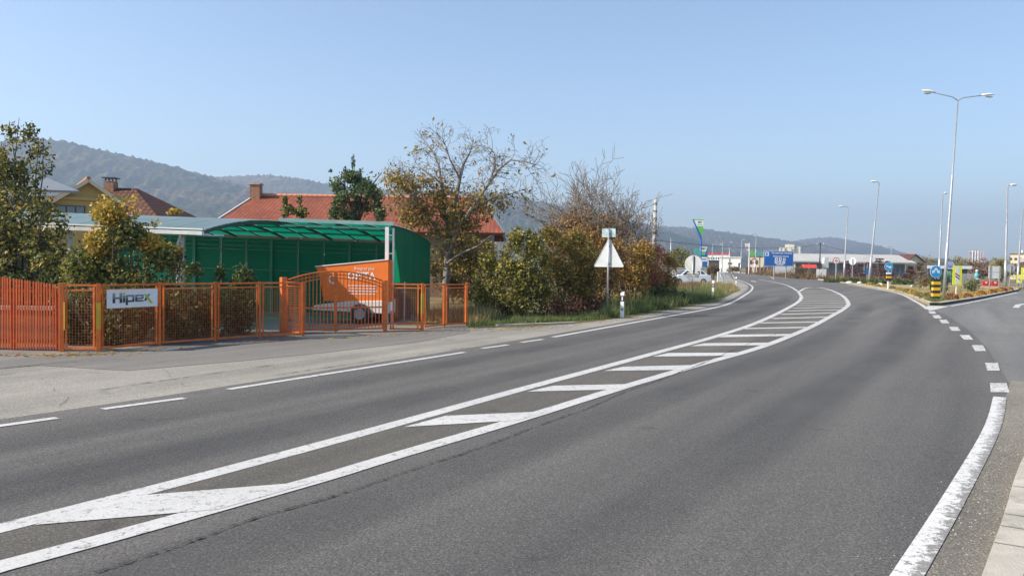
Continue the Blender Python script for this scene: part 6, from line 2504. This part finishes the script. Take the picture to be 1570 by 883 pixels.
# cream apartment block far behind the blue board
ap = thing('apartment_block', 'far cream apartment block with a stepped rounded top above the blue board', 'building', (X(1210.5, 900), 900, 0), -math.atan2(X(1210.5, 900), 900))
pm_ = 900 / F
for (a, c, py, dy) in ((1194.5, 1203, 379.5, 0), (1203, 1210, 374.5, 3), (1210, 1217, 374.8, 1), (1217, 1226, 377.5, 4)):
    zt = Z(1210, py, 900)
    mb = MB()
    mb.box((((a + c) / 2 - 1210.5) * pm_, 8 + dy, zt / 2), ((c - a) * pm_ * 0.96, 16, zt))
    mb.build('block', mat('cream_block', (0.66, 0.62, 0.50), 0.85), ap)
first = None
for ix, px in enumerate((1198, 1206, 1213, 1221)):
    for iy in range(4):
        if first is None:
            mb = MB()
            mb.box((0, 0, 0), (1.3, 0.5, 1.2))
            first = mb.build('window', MT['grey'], ap)
            o = first
        else:
            o = clone_part(first, ap)
        o.location = ((px - 1210.5) * pm_, -0.1, Z(1210, 381 + iy * 2.3, 900))

# far tower block
tw = thing('tower_block', 'far pinkish grey tower block with white vertical bands above the trees', 'building', (X(1496, 950), 950, 0), -math.atan2(X(1496, 950), 950))
pm_ = 950 / F
for (a, c, py, m_, dy) in ((1486.5, 1492, 385, 'pinkwall', 0), (1492, 1501, 382.5, 'grey', 2), (1501, 1506, 386, 'pinkwall', 0)):
    zt = Z(1496, py, 950)
    mb = MB()
    mb.box((((a + c) / 2 - 1496) * pm_, 8 + dy, zt / 2), ((c - a) * pm_ * 0.97, 16, zt))
    mb.build('block', MT[m_], tw)
for px in (1491.3, 1494.8, 1498.5):
    mb = MB()
    zt = Z(1496, 384.3, 950)
    mb.box(((px - 1496) * pm_, -0.6, zt / 2), (1.3 * pm_, 1.0, zt))
    mb.build('white_band', MT['white'], tw)
first = None
for px in (1488, 1490, 1503.5):
    for iy in range(5):
        if first is None:
            mb = MB()
            mb.box((0, 0, 0), (0.9, 0.4, 1.1))
            first = mb.build('window', MT['dark'], tw)
            o = first
        else:
            o = clone_part(first, tw)
        o.location = ((px - 1496) * pm_, -0.1, Z(1496, 387.5 + iy * 2.6, 950))

# pale apartment house at right edge
ah = building('apartment_house', 'cream and pink flat roofed apartment house at the right edge', 1549, 1600, 389, 165, 12, MT['cream'], MT['grey'], windows=[(1553 + i * 6.5, 397 + j * 9, 3.2, 3.4) for i in range(5) for j in range(3)])
mb = MB()
pm_ = 165 / F
mb.box(((1568 - 1574.5) * pm_, -0.5, Z(1570, 399, 165)), (9 * pm_, 1.2, 6 * pm_))
mb.build('balcony', MT['pinkwall'], ah)
mb = MB()
mb.box(((1567.5 - 1574.5) * pm_, 3, Z(1570, 386, 165)), (1.6 * pm_, 0.4, 6 * pm_))
mb.build('chimney', MT['white'], ah)

# long hall with ribbed grey roof and glass front
hd_ = 150.0
hx0, hx1 = X(1217, hd_), X(1392, hd_)
hall = thing('glass_front_hall', 'long low hall with pale ribbed metal roof and blue glazed front', 'building', ((hx0 + hx1) / 2, hd_, 0))
O = hall.location
zt, ze_ = Z(1300, 390, hd_ + 6), Z(1300, 401.5, hd_)
fr_ = slope('roof', [(hx0 - 0.5, hd_ - 0.8, ze_), (hx1 + 1.2, hd_ - 0.8, ze_), (hx1 + 1.2, hd_ + 6, zt), (hx0 - 0.5, hd_ + 6, zt)], MT['hallroof'], hall, 0.25)
slope('roof', [(hx1 + 1.2, hd_ + 13, ze_), (hx0 - 0.5, hd_ + 13, ze_), (hx0 - 0.5, hd_ + 6.02, zt), (hx1 + 1.2, hd_ + 6.02, zt)], MT['hallroof'], hall, 0.25)
first = None
nr = 44
for i in range(nr):
    if first is None:
        mb = MB()
        mb.bar((0, 0, 0), (0, 6.8, zt - ze_), 0.09, 0.09)
        first = mb.build('roof_seam', mat('seam_metal', (0.36, 0.36, 0.36), 0.5, 0.2), fr_)
        o = first
    else:
        o = clone_part(first, fr_)
    o.location = (hx0 + (hx1 - hx0) * i / (nr - 1) - O.x, -0.8, ze_ + 0.05)
mb = MB()
mb.box((0, 6.5, (ze_ - 0.3) / 2), (hx1 - hx0 - 0.4, 12, ze_ - 0.3))
mb.build('wall', mat('grey_hall_wall', (0.24, 0.26, 0.28), 0.7), hall)
npn = 24
first = None
for i in range(npn):
    if first is None:
        mb = MB()
        mb.box((0, 0, 0), ((hx1 - hx0) / npn * 0.86, 0.1, 1.9))
        first = mb.build('window', MT['blueglass'], hall)
        o = first
    else:
        o = clone_part(first, hall)
    o.location = (-(hx1 - hx0) / 2 + (hx1 - hx0) / npn * (i + 0.5), 0.42, 1.55)
first = None
for i in range(0, npn + 1, 3):
    if first is None:
        mb = MB()
        mb.box((0, 0, 1.35), (0.22, 0.2, 2.7))
        first = mb.build('column', MT['offwhite'], hall)
        o = first
    else:
        o = clone_part(first, hall)
    o.location = (-(hx1 - hx0) / 2 + 0.3 + (hx1 - hx0 - 0.6) / npn * i, 0.3, 0)

# white fence boards and red slab near the hall
for k_, (px, lab) in enumerate([(1254.5, 'first white board panel right of the red slab'), (1259.6, 'second white board panel right of the red slab'), (1264.6, 'third white board panel, furthest from the red slab')]):
    t = thing('display_board', lab, 'board', (X(px, 122), 122, 0), 0, 'white boards by the hall')
    mb = MB()
    mb.box((0, 0, 0.85), (0.44, 0.06, 1.5))
    mb.build('board', MT['white'], t)
    for x in (-0.18, 0.18):
        mb = MB()
        mb.box((x, 0.06, 0.8), (0.05, 0.06, 1.6))
        mb.build('post', MT['grey'], t)
rs_ = thing('red_stall', 'red canopied stall counter before the grey hall', 'stall', (X(1242, 128), 128, 0))
pm_ = 128 / F
mb = MB()
mb.prism([(-9 * pm_, -0.5, Z(1242, 411, 128)), (9.5 * pm_, -0.5, Z(1242, 411, 128)), (10 * pm_, 0.1, Z(1242, 405.5, 128)), (-8.5 * pm_, 0.1, Z(1242, 405.5, 128))], (0, 1.2, 0))
mb.build('canopy', mat('red_canvas', (0.55, 0.06, 0.04), 0.6), rs_)
mb = MB()
mb.box((0, 0, 0.5), (1.7, 0.8, 1.0))
mb.build('counter', MT['white'], rs_)
for x in (-0.85, 0.85):
    mb = MB()
    mb.box((x, 0.3, 0.9), (0.06, 0.06, 1.8))
    mb.build('leg', MT['grey'], rs_)
gc = thing('grey_hopper', 'grey tilted metal container beside the no overtaking sign', 'container', (X(1267, 135), 135, 0))
pm_ = 135 / F
mb = MB()
zz = Z(1267, 395, 135)
mb.prism([(-3.5 * pm_, 0, zz - 1.0), (-2.5 * pm_, 0, zz), (3.4 * pm_, 0, zz), (3.4 * pm_, 0, zz - 1.7), (1.5 * pm_, 0, zz - 1.7)], (0, 1.2, 0))
mb.build('hopper', MT['alu'], gc)
for x in (-1.8 * pm_, 2.4 * pm_):
    mb = MB()
    mb.box((x, 0.6, (zz - 1.4) / 2), (0.12, 0.12, zz - 1.4))
    mb.build('leg', MT['grey'], gc)

# brown roofed house
bh_ = thing('brown_roof_house', 'cream house with a brown tiled gable roof right of the hall', 'house', (X(1402, 152), 152, 0), math.radians(12))
pm_ = 152 / F
zap, zev = Z(1399, 389.5, 152), Z(1399, 402, 152)
mb = MB()
mb.prism([(-2.0, 0, 0), (2.0, 0, 0), (2.0, 0, zev), (0, 0, zap - 0.15), (-2.0, 0, zev)], (0, 6, 0))
mb.build('wall', MT['cream'], bh_)
slope_l('roof', [(-2.3, 6.3, zev - 0.1), (-2.3, -0.4, zev - 0.1), (0, -0.4, zap), (0, 6.3, zap)], MT['tile_brown'], bh_)
slope_l('roof', [(2.3, -0.4, zev - 0.1), (2.3, 6.3, zev - 0.1), (0.02, 6.3, zap), (0.02, -0.4, zap)], MT['tile_brown'], bh_)
mb = MB()
mb.box((0.3, -0.04, 1.9), (0.9, 0.1, 0.9))
w_ = mb.build('window', MT['white'], bh_)
mb = MB()
mb.box((0.3, -0.1, 1.9), (0.7, 0.04, 0.7))
mb.build('pane', MT['glass'], w_)

# low dark shop with white fascia
pv_ = thing('garden_shop', 'low dark garden shop with white fascia and arched front sign', 'shop', (X(1456, 112), 112, 0))
pm_ = 112 / F
zt = Z(1456, 407.5, 112)
mb = MB()
mb.box((0, 2.4, zt / 2 - 0.1), (60 * pm_, 4, zt - 0.2))
mb.build('wall', MT['dark'], pv_)
mb = MB()
mb.prism([(-34 * pm_, 0, zt), (34 * pm_, 0, zt), (30 * pm_, 3.6, zt + 0.3), (-30 * pm_, 3.6, zt + 0.3)], (0, 0, 0.1))
mb.build('roof', MT['dark'], pv_)
mb = MB()
mb.box((0, -0.05, zt - 0.2), (68 * pm_, 0.1, 0.42))
mb.build('fascia', MT['white'], pv_)
mb = MB()
arc = [(7.5 * pm_ * math.cos(math.pi * i / 10), -0.2, zt - 0.5 + 1.15 * math.sin(math.pi * i / 10)) for i in range(11)]
mb.prism(arc, (0, -0.08, 0))
sg = mb.build('arched_sign', mat('pale_blue_board', (0.36, 0.42, 0.55), 0.5), pv_)
text_part('lettering', 'Sana', 0.42, MT['blue'], sg, (0, -0.29, zt - 0.05), bold=True)
for i in range(5):
    mb = MB()
    mb.box(((-24 + 12 * i) * pm_, 0.36, 0.9), (0.9, 0.06, 1.5))
    mb.build('window', MT['glass'], pv_)

# ------------------------------------------------------------------ island planting and garden centre plants
def mound_mesh(name, leaf, seed, n=420, rx=0.34, rz=0.30, size=0.07):
    r = np.random.default_rng(seed)
    d = r.normal(size=(n, 3))
    d[:, 2] = np.abs(d[:, 2])
    d /= np.linalg.norm(d, axis=1)[:, None]
    P = d * np.array([rx, rx, rz]) * (r.uniform(0.55, 1.0, n) ** 0.4)[:, None]
    P[:, 2] += 0.02
    o = np_mesh(name, leaves_np(P, size, r), mat=LEAF[leaf])
    return o


protos = {}
names = {'fl_yellow': 'yellow', 'fl_red': 'rust red', 'fl_dull': 'faded olive'}


def flower(px, py, leaf, label, group, sc=1.0, dz=0.0):
    b = G(px, py, 0.115)
    if leaf not in protos:
        o = mound_mesh('chrysanthemum', leaf, len(protos) + 70)
        protos[leaf] = o
    else:
        o = protos[leaf].copy()
        COL.objects.link(o)
    s = sc * random.uniform(0.85, 1.15)
    o.location = (b.x, b.y, 0.115)
    o.rotation_euler = (0, 0, random.uniform(0, 6))
    o.scale = (s, s, s * random.uniform(0.9, 1.1))
    tag(o, label, 'flower', group)


ORD = ['nearest', 'second', 'third', 'fourth', 'fifth', 'sixth', 'seventh', 'eighth', 'ninth', 'tenth', 'farthest']
left_m = [(1333, 437.2, 'fl_yellow'), (1345, 439.2, 'fl_dull'), (1356, 440.6, 'fl_yellow'), (1368, 443, 'fl_dull'), (1379, 446, 'fl_yellow'), (1390.5, 448.5, 'fl_dull'), (1400, 451.5, 'fl_yellow'), (1409.5, 454.5, 'fl_dull'), (1419, 458, 'fl_dull')]
for i, (px, py, lf) in enumerate(left_m):
    flower(px, py, lf, '%s flower clump, %s from island tip along the main road kerb' % (names[lf], ORD[len(left_m) - 1 - i]), 'flowers along the main road kerb', 0.9)
right_m = [(1459, 458.6, 'fl_red'), (1472, 457, 'fl_yellow'), (1484, 455.8, 'fl_red'), (1496.5, 454, 'fl_yellow'), (1505, 452.2, 'fl_red'), (1514, 450.8, 'fl_yellow'), (1521.5, 449.4, 'fl_red'), (1529, 448.2, 'fl_yellow'), (1536, 447, 'fl_red'), (1542, 446, 'fl_yellow'), (1547.5, 445, 'fl_red')]
for i, (px, py, lf) in enumerate(right_m):
    flower(px, py, lf, '%s flower clump, %s from tip on the side road kerb' % (names[lf], ORD[i]), 'flowers along the side road kerb', 1.0)
for i, (px, py, lf) in enumerate([(1415, 438.5, 'fl_yellow'), (1421, 438.8, 'fl_yellow'), (1405, 441.5, 'fl_dull')]):
    flower(px, py, lf, '%s flower clump, %s from left of the three on the lawn' % (names[lf], ['second', 'third', 'first'][i]), 'flowers in the middle of the lawn', 1.2)
# dwarf shrubs behind
dome = None
for i, (px, py, s) in enumerate([(1268, 431.6, 1.3), (1276, 431.8, 1.3), (1284, 432, 1.4), (1293, 432.4, 1.5), (1309, 433.6, 1.9), (1325, 434.6, 1.5), (1339, 436, 1.9), (1352, 435, 1.5), (1378, 436.5, 2.0), (1394, 436.5, 1.6), (1419, 436, 2.0)]):
    b = G(px, py, 0.115)
    if dome is None:
        dome = mound_mesh('dwarf_shrub', 'green', 88, 480, 0.36, 0.36, 0.10)
        o = dome
    else:
        o = dome.copy()
        COL.objects.link(o)
    o.location = (b.x, b.y, 0.02)
    o.rotation_euler = (0, 0, i * 1.3)
    o.scale = (s, s, s)
    tag(o, 'low round shrub, %s of the back row counted from the hall end' % (['first'] + ORD[1:])[i].replace('farthest', 'last'), 'shrub', 'low shrubs at the back of the island')
for i, (px, py) in enumerate([(1302, 434), (1318, 434.5), (1349, 437), (1402, 440)]):
    b = G(px, py, 0.115)
    mb = MB()
    mb.lathe((0, 0, -0.03), [(0.32, 0), (0.36, 0.1), (0.28, 0.24), (0.12, 0.3)], 9)
    o = mb.build('white_stone', MT['offwhite'], None, (0, 0, 0))
    o.location = (b.x, b.y, 0.1)
    o.rotation_euler = (0, 0, i)
    o.scale = (1.0, 0.8, 0.8)
    tag(o, 'pale edging stone %s' % ['left of the octagonal sign back', 'right of the octagonal sign back', 'behind the leaning street lamp', 'behind the right hand flower clumps'][i], 'stone', 'edging stones on the island')

# dark conifers behind the arrow sign
for i, (px, pyb, pyt, wpx, lab) in enumerate([(1430, 448, 421, 8, 'dark column conifer left of the yellow and black block'), (1447, 449.5, 417, 10, 'dark column conifer just right of the yellow and black block')]):
    b = at_px(px, pyb)
    h_ = (pyb - pyt) * b.y / F
    w_ = wpx * b.y / F / 2 * 1.25
    shrub('column_conifer', lab, 'conifer', (b.x, b.y, 0.1), [(0, 0, h_ * 0.4, w_, w_, h_ * 0.42), (0, 0, h_ * 0.68, w_ * 0.75, w_ * 0.75, h_ * 0.32)], 1900, 0.085, 'conifer', 90 + i, 2, 'bark', 'conifers behind the arrow sign', shell=0.4, clump=5, keep=0.4)
for i, (px, pyb, h_, lab) in enumerate([(1487, 447, 1.1, 'loose grey green shrub right of the tall yellow board'), (1494, 446.5, 1.0, 'second loose grey green shrub further from the yellow board'), (1417, 440, 1.25, 'brown rounded shrub left of the conifers')]):
    b = at_px(px, pyb)
    shrub('island_shrub', lab, 'shrub', (b.x, b.y, 0.1), [(0, 0, h_ * 0.5, h_ * 0.42, h_ * 0.42, h_ * 0.5)], 700, 0.10, ['fargreen', 'fargreen', 'brown'][i], 95 + i, 4, keep=0.3)

blades('island_grass', 'short dry lawn on the traffic island', [[g2(1430, 462), g2(1530, 447), g2(1480, 441), g2(1400, 445)], [g2(1400, 456), g2(1430, 462), g2(1400, 445), g2(1350, 440)]], 14000, 0.07, 'dry', 99, 0.012, 0.6).location.z = 0.115
blades('nose_grass', 'green grass at the pointed tip of the traffic island', [[g2(1418, 463), g2(1432, 466.5), g2(1462, 462), g2(1440, 457)]], 2600, 0.10, 'weeds', 98, 0.012, 0.6).location.z = 0.115
# far verges
blades('roadside_weeds', 'brown weeds along the far side of the road below the blue board', [[(44, 121), (47, 119), (66, 200), (60, 205)], [(46, 119), (60, 116), (58, 128), (49, 130)]], 9000, 0.8, 'brown', 97, 0.05, 0.5, cat='weeds')


def layered_tree(label, px, d, h, seed, leaf='purple', first=None):
    r = np.random.default_rng(seed)
    t = thing('layered_tree', label, 'tree', (X(px, d), d, 0), 0, 'layered nursery trees at the garden centre')
    mb = MB()
    mb.tube([(0, 0, 0), (0.05, 0, h * 0.5), (-0.03, 0, h)], [0.1, 0.07, 0.03], 6)
    P = []
    for k in range(7):
        z = h * (0.28 + 0.11 * k)
        rad = (1.25 - 0.13 * k) * h / 3.6
        for q in range(3):
            a = r.uniform(0, 2 * math.pi)
            e = Vector((math.cos(a) * rad * 0.8, math.sin(a) * rad * 0.8, z + r.normal(0, 0.05)))
            mb.tube([(0, 0, z - 0.15), e], [0.03, 0.012], 4)
            n = 60
            d2 = r.normal(0, 1, (n, 3)) * np.array([rad * 0.30, rad * 0.30, 0.05])
            P.append(np.array(tuple(e)) + d2)
    mb.build('trunk', MT['dark_bark'], t)
    np_mesh('crown', leaves_np(np.concatenate(P), 0.17, r, flat=0.6), mat=LEAF[leaf], parent=t)
    return t


layered_tree('purple tiered nursery tree just left of the octagonal sign back', 1302, 118, 2.9, 101)
layered_tree('purple tiered nursery tree right of the octagonal sign back', 1318, 122, 2.6, 102)
layered_tree('purple tiered nursery tree beside the leaning lamp', 1349, 112, 3.3, 103)
layered_tree('dark tiered nursery tree before the cream gable', 1396, 108, 2.2, 104, 'darkred')
layered_tree('dark tiered nursery tree left of the conifers', 1412, 104, 2.7, 105, 'brown')
layered_tree('small purple tiered nursery tree behind the round blue sign', 1358, 116, 2.9, 106)

# garden centre figures and fence
d_ = 84.0
pm_ = d_ / F
gt = thing('topiary', 'pale green arched topiary figure left of the tall yellow board', 'topiary', (X(1455, d_), d_, 0))
r = np.random.default_rng(5)
np_mesh('foliage', leaves_np(blob_points(r, [(0, 0, 1.25, 0.5, 0.35, 0.4), (-0.3, 0, 0.8, 0.22, 0.25, 0.6), (0.35, 0, 0.9, 0.22, 0.25, 0.55)], 900, 0.4, 5, 0.5), 0.11, r), mat=leaf_mat('topiary_leaves', [(0, (0.06, 0.16, 0.08)), (0.6, (0.13, 0.30, 0.18)), (1, (0.25, 0.42, 0.30))], 0.1), parent=gt)
for x in (-0.3, 0.35):
    mb = MB()
    mb.tube([(x, 0, 0), (x, 0, 0.8)], 0.05, 6)
    mb.build('stem', MT['bark'], gt)
st = thing('garden_statue', 'teal and white garden statue on the island edge left of the red barriers', 'statue', (X(1498, 90), 90, 0))
mb = MB()
mb.lathe((0, 0, 0), [(0.32, 0), (0.3, 0.12), (0.22, 0.2), (0.26, 0.5), (0.3, 0.75), (0.2, 0.85)], 12)
mb.build('plinth', MT['offwhite'], st)
mb = MB()
mb.lathe((0, 0, 0.85), [(0.2, 0), (0.26, 0.2), (0.24, 0.45), (0.12, 0.6), (0.14, 0.68), (0.13, 0.8), (0.05, 0.86)], 12)
mb.tube([(0.15, 0, 1.35), (0.4, 0, 1.2), (0.6, 0, 1.0)], [0.08, 0.06, 0.05], 8)
mb.build('figure', MT['teal'], st, smooth=True)
mb = MB()
mb.lathe((0, 0, 1.66), [(0.14, 0), (0.15, 0.06), (0.08, 0.13)], 12)
mb.build('cap', MT['white'], st)
gfn = thing('paling_fence', 'grey paling fence in front of the garden shop', 'fence', (X(1484, 98), 98, 0))
first = None
for i in range(14):
    if first is None:
        mb = MB()
        mb.prism([(-0.045, 0, 0), (0.045, 0, 0), (0.045, 0, 1.25), (0, 0, 1.34), (-0.045, 0, 1.25)], (0, 0.03, 0))
        first = mb.build('pale', mat('weathered_grey', (0.38, 0.37, 0.37), 0.8), gfn)
        o = first
    else:
        o = clone_part(first, gfn)
    o.location = (-0.9 + i * 0.145, 0, 0)
for z in (0.4, 1.0):
    mb = MB()
    mb.box((0.05, 0.05, z), (2.1, 0.04, 0.08))
    mb.build('rail', first.data.materials[0], gfn)
for (px, wpx, lab) in [(1512, 11, 'red plastic barrier left of the blank sign back'), (1526, 12, 'brighter red plastic barrier below the blank sign back')]:
    d_ = 88.0
    pm_ = d_ / F
    t = thing('road_barrier', lab, 'barrier', (X(px, d_), d_, 0), 0, 'red barriers at the side road')
    w_ = wpx * pm_
    mb = MB()
    mb.prism([(-w_ / 2, -0.22, 0), (w_ / 2, -0.22, 0), (w_ / 2 - 0.03, -0.1, 0.55), (w_ / 2 - 0.03, 0.1, 0.55), (w_ / 2, 0.22, 0), (-w_ / 2, 0.22, 0)][:2] + [(w_ / 2, 0.22, 0), (-w_ / 2, 0.22, 0)], (0, 0, 0.2))
    mb.box((0, 0, 0.38), (w_ - 0.06, 0.22, 0.4))
    mb.build('barrier_body', MT['red'], t, bevel=0.02)
    mb = MB()
    mb.box((0, -0.115, 0.42), (w_ * 0.3, 0.02, 0.16))
    mb.build('white_mark', MT['white'], t)


# distant trees: each with its own trunk and crown
def far_tree(label, px, py_top, d, wpx, leaf, seed, n=2400, group='trees behind the junction', name='far_tree'):
    zt = Z(px, py_top - 4, d)
    w = wpx * d / F / 2 * 1.15
    r = np.random.default_rng(seed)
    t = thing(name, label, 'tree', (X(px, d), d, 0), 0, group)
    mb = MB()
    mb.tube([(0, 0, 0), (0, 0, zt * 0.35), (0.1, 0, zt * 0.7)], [w * 0.1, w * 0.08, w * 0.03], 6)
    for k in range(5):
        a = r.uniform(0, 6.28)
        mb.tube([(0, 0, zt * 0.3), (math.cos(a) * w * 0.6, math.sin(a) * w * 0.6, zt * r.uniform(0.5, 0.85))], [w * 0.05, w * 0.015], 4)
    mb.build('trunk', MT['dark_bark'], t)
    bl = [(0, 0, zt * 0.55, w * 0.8, w * 0.8, zt * 0.38)]
    for k in range(7):
        a = r.uniform(0, 6.28)
        q = r.uniform(0.3, 0.75)
        s = r.uniform(0.28, 0.5)
        bl.append((math.cos(a) * w * q, math.sin(a) * w * q, zt * r.uniform(0.35, 0.78), w * s, w * s, zt * s * 0.5))
    P = blob_points(r, bl, n, 0.5, 5.0 / max(w, 0.5), 0.2)
    P[:, 2] = np.minimum(P[:, 2], zt)
    np_mesh('crown', leaves_np(P, max(0.14, w * 0.11), r), mat=LEAF[leaf], parent=t)
    return t


ft = [(1048, 377, 112, 38, 'olive', 'olive green tree right above the parked white car'), (1030, 385, 108, 26, 'fargreen', 'dark green tree left of the tree above the white car'),
      (1424, 392, 175, 22, 'farolive', 'pale olive tree right of the brown roofed house'), (1413, 395, 210, 20, 'fargreen', 'grey green tree behind the brown roofed house'),
      (1452, 394, 190, 18, 'fargreen', 'dark green tree behind the garden shop sign'), (1473, 396, 185, 26, 'farolive', 'yellow olive tree right of the garden shop sign'),
      (1491, 398, 160, 26, 'farbrown', 'brown tree below the far tower block'), (1508, 397, 165, 30, 'farbrown', 'reddish brown tree right of the far tower block'),
      (1527, 396, 150, 26, 'farolive', 'bright olive tree behind the blank sign back'), (1544, 394, 170, 22, 'farolive', 'yellow brown tree left of the cream apartment house'),
      (1560, 404, 130, 30, 'farbrown', 'dark brown tree below the cream apartment house'), (1500, 412, 125, 34, 'farbrown', 'low brown tree behind the garden statue'), (1536, 412, 122, 30, 'fargreen', 'low green tree behind the lamp and sign backs'),
      (1585, 398, 140, 36, 'fargreen', 'green tree past the right edge of the junction'), (1435, 400, 150, 26, 'fargreen', 'grey green tree behind the twin armed lamp')]
for i, (px, py, d, w, lf, lab) in enumerate(ft):
    far_tree(lab, px, py, d, w, lf, 200 + i)
for i, (px, d, w, h_, lf, lab) in enumerate([(1222, 128, 34, 2.0, 'brown', 'brown hedge bush under the right end of the blue board'), (1245, 126, 26, 1.5, 'brown', 'dry brown bush in front of the red stall'), (1093, 115, 22, 2.1, 'brown', 'brown bush behind the white timber stand'), (1080, 108, 20, 1.7, 'brown', 'brown bush right of the white car'), (1125, 240, 24, 2.0, 'brown', 'far brown hedge before the white hall')]):
    w_ = w * d / F / 2
    shrub('hedge_bush', lab, 'bush', (X(px, d), d, 0), [(0, 0, h_ * 0.5, w_, w_ * 0.5, h_ * 0.5), (w_ * 0.4, 0, h_ * 0.6, w_ * 0.5, w_ * 0.4, h_ * 0.42)], 1300, 0.17 if d < 200 else 0.3, lf, 230 + i, 5, keep=0.3)

# ------------------------------------------------------------------ hills
def hill_mat(name, a, b, c):
    m, t, bs = new_mat(name)
    tc = N(t, 'ShaderNodeTexCoord')
    o = tc.outputs['Object']
    n1 = noise(t, o, 0.004, 6, 0.6)
    n2 = noise(t, o, 0.055, 4, 0.7)
    r1 = ramp(t, n1.outputs['Fac'], [(0.35, a), (0.5, b), (0.68, c)])
    r2 = ramp(t, n2.outputs['Fac'], [(0.35, (0.2, 0.22, 0.25)), (0.65, (1.8, 1.7, 1.6))])
    L(t, mixc(t, r1.outputs[0], r2.outputs[0], 1.0, 'MULTIPLY'), bs.inputs['Base Color'])
    bs.inputs['Roughness'].default_value = 1.0
    bs.inputs['Specular IOR Level'].default_value = 0.0
    return m


HM = hill_mat('autumn_forest', (0.02, 0.04, 0.02), (0.055, 0.055, 0.03), (0.13, 0.09, 0.05))


def fbm2(x, y, seed, f0, octs=5):
    r = np.random.default_rng(seed)
    v = np.zeros_like(x)
    a = 1.0
    for k in range(octs):
        for q in range(3):
            th = r.uniform(0, 6.28)
            ph = r.uniform(0, 6.28)
            v += a * np.sin((x * math.cos(th) + y * math.sin(th)) * f0 + ph) / 3
        a *= 0.55
        f0 *= 2.03
    return v


def hill(profile, d_ridge, d_foot, seed):
    """profile: skyline as surveyed; the ridge stands at d_ridge, its slopes run down to d_foot"""
    px = np.linspace(profile[0][0], profile[-1][0], 460)
    py = np.interp(px, [p[0] for p in profile], [p[1] for p in profile])
    py = np.convolve(np.pad(py, 8, mode='edge'), np.ones(17) / 17, mode='valid')
    xs = np.array([X(float(a), d_ridge) for a in px])
    zs = np.array([Z(float(a), float(b), d_ridge) for a, b in zip(px, py)])
    zs = np.maximum(zs, 0.0)
    rows = 70
    t = np.linspace(0, 1.25, rows)
    Xg = np.zeros((rows, len(xs)))
    Yg = np.zeros_like(Xg)
    Zg = np.zeros_like(Xg)
    for i, tt in enumerate(t):
        y = d_foot + (d_ridge - d_foot) * tt
        sc = 0.5 + 0.5 * (y / d_ridge)
        Xg[i] = xs * (y / d_ridge) * 0.55 + xs * 0.45
        Yg[i] = y
        prof = math.sin(min(tt, 1.0) * math.pi / 2) ** 1.25 if tt <= 1 else math.cos((tt - 1) * 2.2)
        Zg[i] = zs * prof
    Fz = fbm2(Xg, Yg, seed, 2 * math.pi / 650, 5)
    Zg += Fz * 0.10 * zs[None, :] * (np.sin(np.clip(t * 1.22, 0, 1) * math.pi) ** 0.8)[:, None]
    Zg += fbm2(Xg, Yg, seed + 5, 2 * math.pi / 34, 3) * 5.0 * np.clip(zs / 40, 0, 1)[None, :] * np.clip(t * 4, 0, 1)[:, None]
    Zg += np.random.default_rng(seed).normal(0, 2.4, Zg.shape) * np.clip(zs / 40, 0, 1)[None, :] * np.clip(t * 4, 0, 1)[:, None]
    Zg = np.where(zs[None, :] <= 1, -2, Zg)
    Zg[0] = -3
    n = len(xs)
    vs = np.stack([Xg, Yg, Zg], -1).reshape(-1, 3)
    me = bpy.data.meshes.new('hill')
    ii, jj = np.meshgrid(np.arange(rows - 1), np.arange(n - 1), indexing='ij')
    a = (ii * n + jj).ravel()
    f = np.stack([a, a + 1, a + n + 1, a + n], 1)
    me.vertices.add(len(vs))
    me.vertices.foreach_set('co', vs.reshape(-1).astype(np.float32))
    me.loops.add(f.size)
    me.loops.foreach_set('vertex_index', f.reshape(-1).astype(np.int32))
    me.polygons.add(len(f))
    me.polygons.foreach_set('loop_start', np.arange(0, f.size, 4, dtype=np.int32))
    me.update(calc_edges=True)
    me.materials.append(HM)
    o = bpy.data.objects.new('hill', me)
    COL.objects.link(o)
    o['kind'] = 'structure'
    return o


hill([(-700, 330), (-300, 262), (-100, 240), (60, 230), (100, 231.5), (150, 237), (200, 246), (250, 257), (300, 269), (345, 282), (420, 302), (520, 328), (640, 365), (740, 405), (760, 430)], 2000, 900, 1)
hill([(100, 330), (250, 296), (345, 280), (380, 277.5), (420, 278), (470, 283), (520, 292), (600, 300), (700, 299.5), (760, 302), (800, 310), (843, 319), (930, 337), (1005, 358), (1060, 380), (1120, 405), (1150, 430)], 2700, 1300, 2)
hill([(780, 400), (860, 356), (940, 346), (1005, 350), (1056, 353), (1078, 355), (1094, 358), (1130, 363), (1182, 370), (1240, 381), (1300, 395), (1360, 408), (1390, 430)], 3300, 1900, 3)
hill([(1080, 405), (1140, 384), (1180, 376), (1213, 372), (1230, 369.4), (1244, 365.5), (1255, 365), (1277, 368), (1291, 372), (1314, 376.4), (1336, 383.4), (1358, 390.5), (1400, 398), (1470, 404), (1560, 407), (1800, 409), (2100, 420)], 4000, 2500, 4)

# ------------------------------------------------------------------ air
hz = MB()
hz.box((500, 2500, 179.5), (8000, 5400, 361))
haze = hz.build('haze', None)
haze.data.materials.clear()
hm = bpy.data.materials.new('haze_air')
hm.use_nodes = True
t_ = hm.node_tree
t_.nodes.remove(t_.nodes['Principled BSDF'])
pv2 = N(t_, 'ShaderNodeVolumePrincipled')
pv2.inputs['Color'].default_value = (0.62, 0.78, 1.0, 1)
pv2.inputs['Density'].default_value = 0.00034
pv2.inputs['Anisotropy'].default_value = 0.25
L(t_, pv2.outputs[0], t_.nodes['Material Output'].inputs['Volume'])
haze.data.materials.append(hm)
haze['kind'] = 'stuff'
haze['label'] = 'pale air haze over the whole valley'
